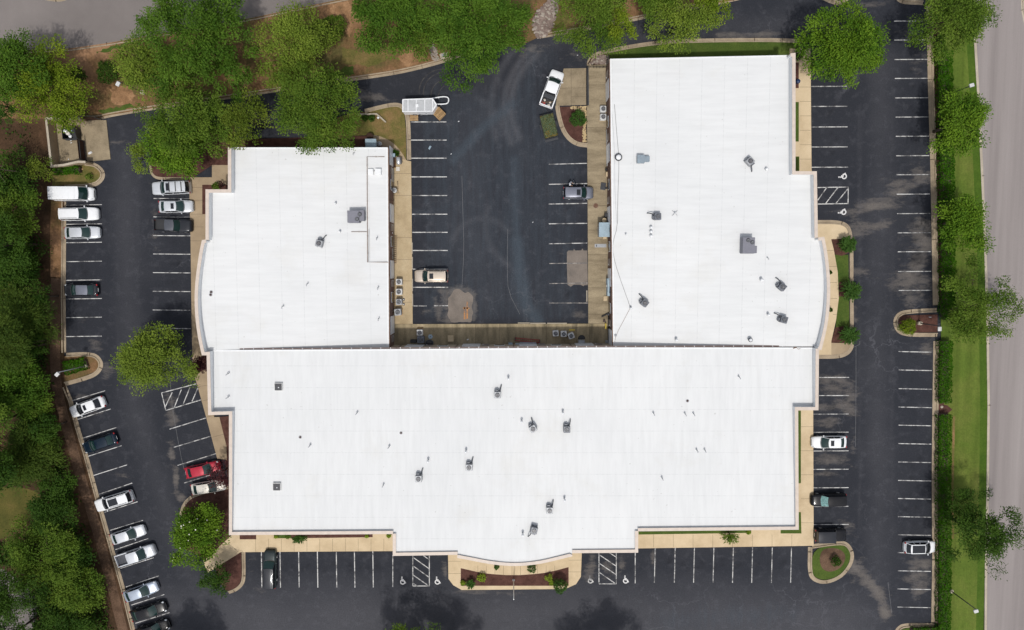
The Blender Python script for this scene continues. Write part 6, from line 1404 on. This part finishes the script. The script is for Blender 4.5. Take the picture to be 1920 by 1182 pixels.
b = P(963, 1088, .13); t = thing("flagpole", "slim white flagpole without a flag standing in the plaza bed", "flagpole", (b.x, b.y, .13))
MB().tube([(0, 0, -.2), (0, 0, 3), (0, 0, 5.9)], [.075, .065, .04], 8).build("pole", M['white'], t); MB().lathe((0, 0, 5.88), [(.03, 0), (.09, .06), (.09, .12), (.02, .18)], 10).build("finial", M['chrome'], t); MB().lathe((0, 0, -.02), [(.2, 0), (.18, .08), (.08, .12)], 12).build("collar", M['unit'], t); MB().tube([(.08, 0, .9), (.06, 0, 5.8)], .01, 4).build("rope", M['cloth'], t)
# ------------------------------------------------------------------ condensers and clutter in the court
GA = "ground condensers in the courtyard"; Z = .126
for px, py, rz, cab, fan, s, h, lab in ((748, 529, 0, 'unit_pale', 'fan_rust', .86, .8, "uppermost of the four condensers along the left courtyard wall"), (748, 547.5, 0, 'unit_pale', 'fan', .88, .8, "second of the four condensers along the left courtyard wall, paler than the rest"), (748, 566.5, .05, 'unit', 'fan', .86, .85, "third of the four condensers along the left courtyard wall"), (746, 585.5, .1, 'unit', 'fan', .95, .9, "lowest and largest of the four condensers along the left courtyard wall"),
                                     (787, 624, 0, 'unit_pale', 'fan_rust', .84, .8, "pale upper condenser at the lower left of the courtyard"), (789, 637, 0, 'unit_dark', 'fan', 1.0, 1.0, "dark lower condenser at the lower left of the courtyard"),
                                     (1042, 625.5, .08, 'unit_pale', 'fan_rust', .84, .8, "left of three condensers at the bottom of the courtyard, reddish fan"), (1057, 626.5, 0, 'unit_pale', 'fan', .84, .8, "middle of three condensers at the bottom of the courtyard"), (1071, 630, .35, 'unit_pale', 'fan', .84, .8, "right of three condensers at the bottom of the courtyard, turned askew"),
                                     (1131, 204.5, 0, 'unit_pale', 'fan', .84, .8, "upper of two condensers beside the upper courtyard wall"), (1131, 219.5, 0, 'unit_pale', 'fan_rust', .84, .8, "lower of two condensers beside the upper courtyard wall")):
    c = P(px, py, .9); condenser(lab, (c.x, c.y, Z), rz, cab, fan, False, size=s, h=h, group=GA, name="ground_condenser")
c = P(739, 357, .9); t = thing("round_condenser", "round condenser beside a long stick at the upper left courtyard wall", "air conditioner", (c.x, c.y, Z)); MB().lathe((0, 0, 0), [(.36, 0), (.36, .8), (.32, .84), (.27, .84)], 20).build("cabinet", M['unit_pale'], t); fan_parts(None, .26, .83, root=t)
def stick(label, name, cat, pts, r, mat, z0=None, mat2=None):
    q = [P(a, b_, z) for a, b_, z in pts]; t = thing(name, label, cat, (0, 0, 0)); MB().tube(q, r, 7).build("shaft", M[mat], t)
    e = q[-1]; MB().bbox((e.x, e.y, e.z), (r * 3.2, r * 3.2, r * 3), r * .5).build("end", M[mat2 or mat], t); return t
stick("long grey board lying beside the round condenser", "board", "board", [(745.5, 340, .17), (747, 362, .17)], .07, 'walk2')
stick("black hose hanging along the left courtyard wall", "hose", "hose", [(732.5, 388, 1.2), (733, 400, 1.1), (732, 415, 1.0), (731, 428, .9), (734, 428, .3)], .09, 'metal_dark')
stick("short white pipe stub at the left courtyard wall", "pipe_stub", "pipe", [(731, 436.5, .9), (734.5, 437, .9)], .09, 'white')
stick("black pipe elbow at the lower right courtyard wall", "pipe", "pipe", [(1128, 594, .25), (1139, 589, .35), (1141, 590, .5)], .10, 'metal_dark'); stick("dark hose running down to the lower right courtyard corner", "hose", "hose", [(1141, 590, .25), (1141.5, 615, .25), (1141, 640, .25)], .12, 'black_rubber')
# ladder rack, wall boxes
a, b_ = P(741, 441, .3), P(740, 495, .3); t = thing("ladder", "long tan ladder lying along the left courtyard wall", "ladder", (0, 0, 0)); L = (b_ - a).length
for s in (-.22, .22): MB().wall([(a.x + s, a.y), (b_.x + s, b_.y)], .07, .25, .34).build("rail", M['walk2'], t)
for k in range(14): p = a.lerp(b_, (k + .5) / 14); MB().box((p.x, p.y, .29), (.40, .06, .04)).build("rung", M['fence_wood'], t)
for u in (.1, .9): p = a.lerp(b_, u); MB().box((p.x, p.y, .18), (.5, .12, .14)).build("block", M['wood'], t)
def box_thing(label, name, cat, px, py, size, mat, z=Z, rz=0.0, lid=None, b=.04):
    c = P(px, py, z + size[2]); t = thing(name, label, cat, (c.x, c.y, z), rz); MB().bbox((0, 0, size[2] / 2), (size[0], size[1], size[2]), b).build("case", M[mat], t)
    MB().bbox((0, 0, size[2] + .02), (size[0] * .96, size[1] * .96, .06), .02).build("lid", M[lid or mat], t); MB().box((size[0] * .28, -size[1] / 2 - .012, size[2] * .7), (.12, .025, .06)).build("latch", M['metal_dark'], t); return t
box_thing("long grey green cabinet against the left courtyard wall beside the ladder", "wall_cabinet", "cabinet", 732, 476, (.5, 1.6, 1.2), 'metal_grey'); box_thing("small grey green meter box above the long cabinet", "meter_box", "meter", 731, 458, (.35, .5, .9), 'unit'); 
box_thing("grey metal cabinet at the upper left courtyard wall", "wall_cabinet", "cabinet", 736, 291, (.7, .5, .9), 'metal_blue'); box_thing("dark brown wooden platform at the upper left courtyard wall", "platform", "platform", 736, 305, (.9, 1.5, .35), 'wood', lid='fence_wood')
box_thing("long grey duct on the left courtyard wall below the platform", "wall_duct", "duct", 732, 327, (.5, 2.0, 1.3), 'unit'); box_thing("black box of bins at the left courtyard wall, below the duct", "bin_box", "bin", 733, 347, (.35, .4, .8), 'unit_dark')
c = P(747, 302, .9); t = thing("grill", "shiny silver barrel grill at the upper left of the courtyard", "grill", (c.x, c.y, Z), .05)
MB().tube([(0, -.55, .75), (0, -.45, .75), (0, .45, .75), (0, .55, .75)], [.12, .30, .30, .12], 12).build("drum", M['chrome'], t); MB().box((.34, 0, .7), (.22, .9, .04)).build("shelf", M['metal_dark'], t)
for sx in (-.22, .22):
    for sy in (-.4, .4): MB().box((sx, sy, .28), (.05, .05, .56)).build("leg", M['metal_dark'], t)
box_thing("faded pink mat on the courtyard concrete below the grill", "mat", "mat", 746, 317, (.55, .6, .05), 'cloth'); 
def potplant(label, px, py, r, h, z=Z):
    c = P(px, py, h); t = thing("potted_plant", label, "plant", (c.x, c.y, z), 0); MB().lathe((0, 0, 0), [(r * .5, 0), (r * .75, .35), (r * .8, .4), (r * .6, .38)], 12).build("pot", M['trim'], t)
    rg = np.random.default_rng(int(px)); n = 260; d = rg.normal(size=(n, 3)); d[:, 2] = np.abs(d[:, 2]); d /= np.linalg.norm(d, axis=1, keepdims=True); pos = d * r * rg.uniform(.3, 1, n)[:, None] + np.array([0, 0, .45])
    o = bpy.data.objects.new("leaves", leaf_mesh("leaves", pos, d + rg.normal(size=(n, 3)) * .4, rg.normal(size=(n, 3)) * .5 + np.array([0, 0, 1.]), .2 * rg.uniform(.7, 1.3, n), .1 * rg.uniform(.7, 1.3, n), rg.random(n), LM['dark'])); COL.objects.link(o); o.parent = t
potplant("dark potted plant by the upper left courtyard corner, nearer the grey cabinet", 739, 286, .45, .8); potplant("dark potted plant at the end of the curved path", 744, 288, .38, .7)
# things behind the left roof
c = P(695, 269, 2.0); t = thing("utility_shed", "low blue grey metal roof behind the left roof by the dry lawn", "shed", (c.x, c.y, 0))
MB().box((0, 0, .95), (1.4, 1.0, 1.9)).build("wall", M['unit'], t); r_ = MB(); r_.box((0, 0, 1.95), (1.55, 1.25, .06))
for k in range(6): r_.box((-.65 + k * .26, 0, 1.99), (.04, 1.25, .03))
r_.build("roof", M['metal_blue'], t)
c = P(693, 256.5, .8); t = thing("round_table", "dark round table behind the blue grey metal roof", "table", (c.x, c.y, .1)); MB().cyl((0, 0, .68), .55, .05, 20).build("tabletop", M['fence_wood'], t); MB().cyl((0, 0, 0), .06, .68, 8).build("leg", M['metal_dark'], t); MB().cyl((0, 0, 0), .3, .04, 14).build("foot", M['metal_dark'], t)
c = P(711.5, 270, .6); t = thing("tank", "small grey lidded tank right of the blue grey metal roof", "tank", (c.x, c.y, .1)); MB().lathe((0, 0, 0), [(.33, 0), (.34, .6), (.28, .66)], 16).build("drum", M['unit_pale'], t); MB().lathe((0, 0, .65), [(.28, 0), (.18, .06), (.03, .08)], 14).build("lid", M['unit'], t)
t = thing("low_wall", "low grey angled wall on the small dry lawn", "wall", (0, 0, 0)); q = PP([(668, 214.5), (706, 214), (723, 229)], .5); MB().wall(q, .16, -.05, .45).build("panel", M['kerb_pale'], t); MB().wall(q, .22, .45, .5).build("cap", M['kerb_pale'], t)
c = P(709, 221, .6); t = thing("standpipe", "white standpipe in the angle of the low wall", "standpipe", (c.x, c.y, .1)); MB().cyl((0, 0, 0), .12, .5, 12).build("pipe", M['white'], t); MB().lathe((0, 0, .5), [(.17, 0), (.17, .06), (.05, .12)], 12).build("cap", M['white'], t)
# right court wall: shed roof, drum, mat, manhole, meters, rail
c = P(1133.5, 431, 2.3); t = thing("metal_shed", "blue grey ribbed metal roof against the right courtyard wall", "shed", (c.x, c.y, Z))
MB().box((0, 0, 1.05), (1.35, 1.9, 2.1)).build("wall", M['unit'], t); r_ = MB(); r_.box((0, 0, 2.14), (1.55, 2.05, .06))
for k in range(8): r_.box((0, -.92 + k * .263, 2.185), (1.55, .04, .03))
r_.build("roof", M['metal_blue'], t); MB().box((-.70, 0, .95), (.05, .9, 1.9)).build("door", M['metal_grey'], t)
c = P(1133, 413.5, 1.1); t = thing("drum", "tan lidded drum above the ribbed metal roof in the right courtyard", "drum", (c.x, c.y, Z)); MB().lathe((0, 0, 0), [(.30, 0), (.32, .3), (.30, .5), (.32, .75), (.31, .95)], 18).build("barrel", M['trim'], t); MB().lathe((0, 0, .95), [(.33, 0), (.33, .05), (.28, .06), (.05, .07)], 18).build("lid", M['walk'], t)
box_thing("dark small bin between the drum and the courtyard wall", "bin", "bin", 1137.5, 403.5, (.55, .55, .8), 'trim'); box_thing("tan crate at the lower end of the ribbed metal roof", "crate", "crate", 1134, 446, (.55, .4, .4), 'walk')
box_thing("dark slatted mat on the right courtyard concrete", "mat", "mat", 1131, 349.5, (.75, 1.05, .10), 'unit_dark', rz=-.12, lid='metal_dark'); box_thing("small dark block beside the slatted mat", "block", "block", 1137, 353, (.2, .25, .25), 'trim')
M['manhole'] = speckle('rusty_iron', [(.3, (.12, .065, .045)), (.7, (.20, .12, .085))], 3, 14, .2)
c = P(1117, 386, .13); t = thing("manhole_cover", "round rusty manhole cover in the right courtyard concrete", "manhole cover", (c.x, c.y, Z)); MB().cyl((0, 0, 0), .32, .03, 24).build("cover", M['manhole'], t); MB().ring((0, 0, 0), .33, .37, .02, 24).build("ring", M['rust'], t)
c = P(1126, 461, .13); t = thing("steel_plate", "grey steel plate across the right courtyard concrete", "plate", (c.x, c.y, Z)); MB().box((0, 0, .02), (1.7, .5, .03)).build("plate", M['unit'], t); MB().box((-.6, 0, .045), (.12, .3, .02)).build("handle", M['metal_dark'], t)
box_thing("long blue grey meter cabinet on the lower right courtyard wall", "meter_cabinet", "meter", 1142, 540, (.45, 2.4, 1.4), 'metal_blue'); box_thing("upper short blue grey meter box on the lower right courtyard wall", "meter_box", "meter", 1141.5, 527, (.5, .7, 1.3), 'metal_blue')
c = P(1139, 536.5, 1.0); t = thing("gas_meter", "small white round meter on the lower right courtyard wall", "meter", (c.x, c.y, Z)); MB().lathe((0, 0, .6), [(.12, 0), (.17, .08), (.14, .2), (.05, .24)], 12).build("dial", M['white'], t); MB().cyl((0, 0, 0), .04, .6, 8).build("pipe", M['unit'], t)
box_thing("tan concrete pad step at the lower right courtyard wall", "step", "step", 1135, 560, (.55, .7, .12), 'walk')
t = thing("pipe_rail", "long pale handrail along the upper right courtyard wall", "rail", (0, 0, 0)); q = PP([(1137.5, 243), (1138.5, 312)], .95); MB().tube(q, .04, 6).build("rail", M['unit_pale'], t)
for u in (0.02, .34, .67, .98): p = q[0].lerp(q[1], u); MB().tube([(p.x, p.y, 0), (p.x, p.y, .95)], .035, 6).build("post", M['unit_pale'], t)
c = P(1137.5, 318, .9); t = thing("hydrant", "dark green standpipe at the end of the pale handrail", "standpipe", (c.x, c.y, Z)); MB().lathe((0, 0, 0), [(.14, 0), (.12, .5), (.18, .55), (.16, .75), (.05, .82)], 12).build("body", M['trim'], t); MB().tube([(-.2, 0, .6), (.2, 0, .6)], .06, 8).build("outlet", M['metal_dark'], t)
box_thing("tan wall box below the dark standpipe", "wall_box", "box", 1138, 327, (.3, .7, .6), 'walk')
t = thing("railing", "black metal railing along the ramp by the concrete pads", "railing", (0, 0, 0)); z = 1.05; q = PP([(1138, 124.5), (1101.5, 124.5), (1101.5, 197)], z)
for zz in (z, .55): MB().tube([(p.x, p.y, zz) for p in q], .035, 6).build("rail", M['trim'], t)
for i in range(2):
    k = 6 if i == 0 else 11
    for j in range(k + (i == 1)): p = q[i].lerp(q[i + 1], j / k); MB().tube([(p.x, p.y, 0), (p.x, p.y, z)], .028, 6).build("post", M['trim'], t)
t = thing("ramp_wall", "low dark kerb wall under the black railing", "wall", (0, 0, 0)); MB().wall(PP([(1101.8, 124), (1102.6, 198)], .3), .22, -.05, .28).build("panel", M['kerb'], t); MB().wall(PP([(1101.8, 124), (1102.6, 198)], .3), .26, .28, .32).build("cap", M['metal_dark'], t)
# bottom of the court
t = thing("ladder", "red ladder leaning low along the bottom courtyard wall", "ladder", (0, 0, 0)); a, b_ = P(966, 636.5, .6), P(1012, 640.5, .6)
d = (b_ - a).normalized(); nn = Vector((-d.y, d.x, 0))
for s in (-.2, .2): MB().tube([a + nn * s, b_ + nn * s], .05, 6).build("rail", M['tool_red'], t)
for k in range(12): p = a.lerp(b_, (k + .5) / 12); MB().tube([p + nn * -.2, p + nn * .2], .03, 5).build("rung", M['tool_red'], t)
for p in (a, b_): MB().box((p.x, p.y, .36), (.10, .5, .46)).build("stand", M['metal_dark'], t)
box_thing("small blue box left of the red ladder", "box", "box", 957, 646, (.62, .42, .8), 'metal_blue'); box_thing("long grey blue chest below the red ladder", "chest", "chest", 990, 646.5, (2.4, .6, .9), 'metal_blue', lid='unit'); box_thing("white trimmed chest at the left end of the long grey chest", "chest", "chest", 972, 647.5, (.9, .5, .7), 'unit_pale', lid='metal_blue')
box_thing("grey box with a dark half round mat behind it at the bottom of the courtyard", "box", "box", 1090.5, 642, (.95, .6, .7), 'unit')
c = P(1090.5, 635, .13); t = thing("mat", "dark half round rubber mat above the grey box in the courtyard", "mat", (c.x, c.y, Z)); MB().prism([(0.55 * math.cos(a), -.1 + .62 * math.sin(a)) for a in np.linspace(0, math.pi, 14)], 0, .05).build("pad", M['black_rubber'], t); MB().prism([(0.42 * math.cos(a), -.06 + .48 * math.sin(a)) for a in np.linspace(0, math.pi, 14)], .05, .06).build("tread", M['trim'], t)
c = P(805, 643, .8); t = thing("bin", "large dark oval bin at the lower left of the courtyard", "bin", (c.x, c.y, Z)); MB().lathe((0, 0, 0), [(.42, 0), (.48, .7), (.50, .75), (.42, .72)], 18).build("tub", M['unit_dark'], t); MB().lathe((0, 0, .72), [(.46, 0), (.30, .08), (.03, .1)], 18).build("lid", M['trim'], t); t.scale = (1.25, .9, 1)
c = P(807, 631.5, .13); t = thing("manhole_cover", "grey blue hexagonal cover in the lower left courtyard concrete", "manhole cover", (c.x, c.y, Z)); MB().cyl((0, 0, 0), .36, .03, 6).build("cover", M['metal_blue'], t); MB().cyl((0, 0, .03), .08, .015, 10).build("knob", M['metal_dark'], t)
box_thing("square tan lid in the lower courtyard concrete", "lid", "lid", 845, 635, (.85, .95, .05), 'walk'); box_thing("dark low box left of the dark lower condenser", "box", "box", 775, 640, (.9, .5, .4), 'trim'); box_thing("small yellowish plank above the pale upper condenser", "plank", "plank", 788, 615.5, (.85, .2, .12), 'wood')
for px, py, w, d, lab in ((1072.5, 619, .85, .16, "bright yellow wheel stop at the bottom of the courtyard"),): 
    box_thing(lab, "wheel_stop", "wheel stop", px, py, (w, d, .16), 'yellow_paint')
box_thing("upright yellow guard plate at the lower right courtyard wall", "guard_plate", "guard", 1136, 612, (.14, .85, .7), 'yellow_paint'); box_thing("small rusty valve box above the yellow guard plate", "valve_box", "box", 1133, 602.5, (.3, .3, .3), 'fan_rust'); box_thing("grey bucket in the lower right courtyard corner", "bucket", "bucket", 1138, 641, (.4, .4, .4), 'unit')
# concrete wheel stops
def wstop(label, a, b_):
    p, q = P(*a, .15), P(*b_, .15); d = q - p; c = (p + q) / 2; t = thing("wheel_stop", label, "wheel stop", (c.x, c.y, .004), math.atan2(d.y, d.x), "concrete wheel stops")
    MB().loft([[(s * d.length / 2, -.09, 0), (s * d.length / 2, .09, 0), (s * d.length / 2, .06, .13), (s * d.length / 2, -.06, .13)] for s in (-1, 1)]).build("bar", M['kerb_pale'], t)
    for s in (-.35, .35): MB().cyl((s * d.length, 0, .12), .02, .02, 8).build("pin", M['rust'], t)
for a, b_, lab in (((772.5, 455), (772.5, 476), "uppermost wheel stop at the left courtyard kerb"), ((772.8, 482), (772.8, 505), "second wheel stop at the left courtyard kerb"), ((773, 523), (773, 546), "third wheel stop, left of the beige car's nose"), ((773.3, 551), (773.3, 574), "lowest wheel stop at the left courtyard kerb"),
                   ((971, 606), (993, 606), "left wheel stop at the bottom edge of the courtyard asphalt"), ((994, 606.5), (1023, 606.5), "middle wheel stop at the bottom edge of the courtyard asphalt"), ((1026, 606.5), (1063, 606.5), "right wheel stop at the bottom edge of the courtyard asphalt"), ((1100.5, 545), (1100.5, 566), "wheel stop at the right courtyard kerb below the pale patch")): wstop(lab, a, b_)
for px, py, lab in ((756, 562, "upper white traffic marker beside the left courtyard condensers"), (756, 571, "lower white traffic marker beside the left courtyard condensers")):
    c = P(px, py, .5); t = thing("marker_post", lab, "post", (c.x, c.y, Z)); MB().lathe((0, 0, 0), [(.14, 0), (.13, .03), (.05, .05), (.04, .42), (.01, .46)], 10).build("cone", M['white'], t); MB().box((0, 0, .02), (.34, .34, .04)).build("base", M['trim'], t)
stick("yellow tan stick lying beside the lowest left courtyard condenser", "stick", "stick", [(754.5, 578, .17), (754.5, 590, .17)], .06, 'wood')
# bin at the right walk
c = P(1497, 152.5, 1.0); t = thing("bin", "small dark blue bin beside the upper right walk", "bin", (c.x, c.y, .12)); M['bin_blue'] = plain("blue_bin", (.015, .035, .10), .45)
MB().lathe((0, 0, 0), [(.26, 0), (.31, .75), (.33, .8), (.28, .82)], 16).build("tub", M['bin_blue'], t); MB().lathe((0, 0, .8), [(.33, 0), (.28, .12), (.12, .2), (.03, .21)], 16).build("lid", M['bin_blue'], t)
# small sign plate where the walk meets the lower left corner, iron posts beside the bulb island
c = P(1744, 595, .5); t = thing("marker_post", "small white stake in the bulb island mulch", "post", (c.x, c.y, .1)); MB().tube([(0, 0, -.1), (0, 0, .5)], .04, 6).build("stake", M['white'], t); MB().box((0, 0, .5), (.16, .04, .12)).build("plate", M['white'], t)
c = P(1768, 764, .4); t = thing("valve_cover", "pale round valve cover in the mulch gap of the hedge", "cover", (c.x, c.y, .1)); MB().lathe((0, 0, 0), [(.22, 0), (.2, .08), (.05, .1)], 14).build("cover", M['kerb_pale'], t); MB().cyl((0, 0, .09), .05, .03, 8).build("knob", M['unit'], t)
# ------------------------------------------------------------------ person by the open car door
M['skin'] = plain("skin", (.42, .26, .18), .55, var=.05); M['shirt'] = plain("white_shirt", (.76, .77, .82), .8, var=.06); M['trousers'] = plain("dark_trousers", (.03, .032, .045), .85); M['hair'] = plain("dark_hair", (.02, .014, .010), .6); M['shoe'] = plain("black_shoe", (.015, .015, .015), .5)
def skin(name, verts, edges, radii, mat, parent, sub=2, root=0):
    me = bpy.data.meshes.new(name); me.from_pydata(verts, edges, []); me.materials.append(mat)
    o = bpy.data.objects.new(name, me); COL.objects.link(o)
    if parent: o.parent = parent
    m = o.modifiers.new("skin", 'SKIN'); m.use_smooth_shade = True
    for i, r in enumerate(radii): me.skin_vertices[0].data[i].radius = (r if isinstance(r, tuple) else (r, r)); me.skin_vertices[0].data[i].use_root = (i == root)
    s = o.modifiers.new("sub", 'SUBSURF'); s.levels = sub; s.render_levels = sub
    return o
c = P(1069, 344.5, 1.2); t = thing("person", "person in a white shirt and dark trousers standing at the open car door", "person", (c.x, c.y, .0), math.radians(-20))
bv = [(0, 0, .95), (.0, 0, 1.15), (.02, 0, 1.36), (.05, 0, 1.50), (.07, 0, 1.58)]; be = [(0, 1), (1, 2), (2, 3), (3, 4)]; brd = [(.13, .10), (.13, .10), (.15, .10), .055, .055]
def add(p, par, r): bv.append(p); be.append((par, len(bv) - 1)); brd.append(r); return len(bv) - 1
for s in (-1, 1):
    hp = add((0, s * .10, .90), 0, .085); kn = add((.04, s * .11, .50), hp, .06); an = add((.0, s * .11, .10), kn, .042); add((.14, s * .12, .05), an, .04)
    sh = add((.02, s * .19, 1.40), 2, .06); el = add((.10, s * .25, 1.14), sh, .045); wr = add((.30, s * .20, 1.08), el, .03); pa = add((.38, s * .19, 1.07), wr, (.038, .02))
    for k, (dy, L_) in enumerate(((-.030, .065), (-.010, .08), (.010, .085), (.028, .075))):
        f1 = add((.41 + L_ * .4, s * .19 + dy, 1.065), pa, .010); add((.41 + L_ * .8, s * .19 + dy, 1.04), f1, .008)
    th = add((.38, s * (.19 - .045), 1.07), pa, .011); add((.42, s * (.19 - .055), 1.06), th, .009)
skin("body", bv, be, brd, M['skin'], t)
hd = MB(); hd.lathe((.09, 0, 1.58), [(.045, -.02), (.075, .03), (.085, .10), (.09, .15), (.075, .21), (.03, .245)], 16)
hd.box((.185, 0, 1.68), (.03, .03, .045)); hd.box((.165, 0, 1.625), (.02, .05, .012))
for s in (-1, 1): hd.box((.168, s * .032, 1.705), (.012, .022, .012)); hd.box((.085, s * .088, 1.69), (.03, .018, .055))
hd.build("head", M['skin'], t); MB().lathe((.078, 0, 1.60), [(.088, .10), (.098, .15), (.086, .21), (.04, .257), (.01, .262)], 16).build("hair", M['hair'], t)
skin("shirt", [(0, 0, .92), (0, 0, 1.15), (.02, 0, 1.38), (.02, .19, 1.41), (.09, .24, 1.18), (.02, -.19, 1.41), (.09, -.24, 1.18)], [(0, 1), (1, 2), (2, 3), (3, 4), (2, 5), (5, 6)], [(.185, .15), (.18, .145), (.20, .15), .115, .095, .115, .095], M['shirt'], t)
skin("trousers", [(0, 0, .93), (0, .10, .86), (.04, .11, .50), (.0, .11, .10), (0, -.10, .86), (.04, -.11, .50), (.0, -.11, .10)], [(0, 1), (1, 2), (2, 3), (0, 4), (4, 5), (5, 6)], [(.15, .12), .11, .08, .07, .11, .08, .07], M['trousers'], t)
for s in (-1, 1): MB().bbox((.06, s * .115, .05), (.28, .11, .10), .03).build("shoe", M['shoe'], t)
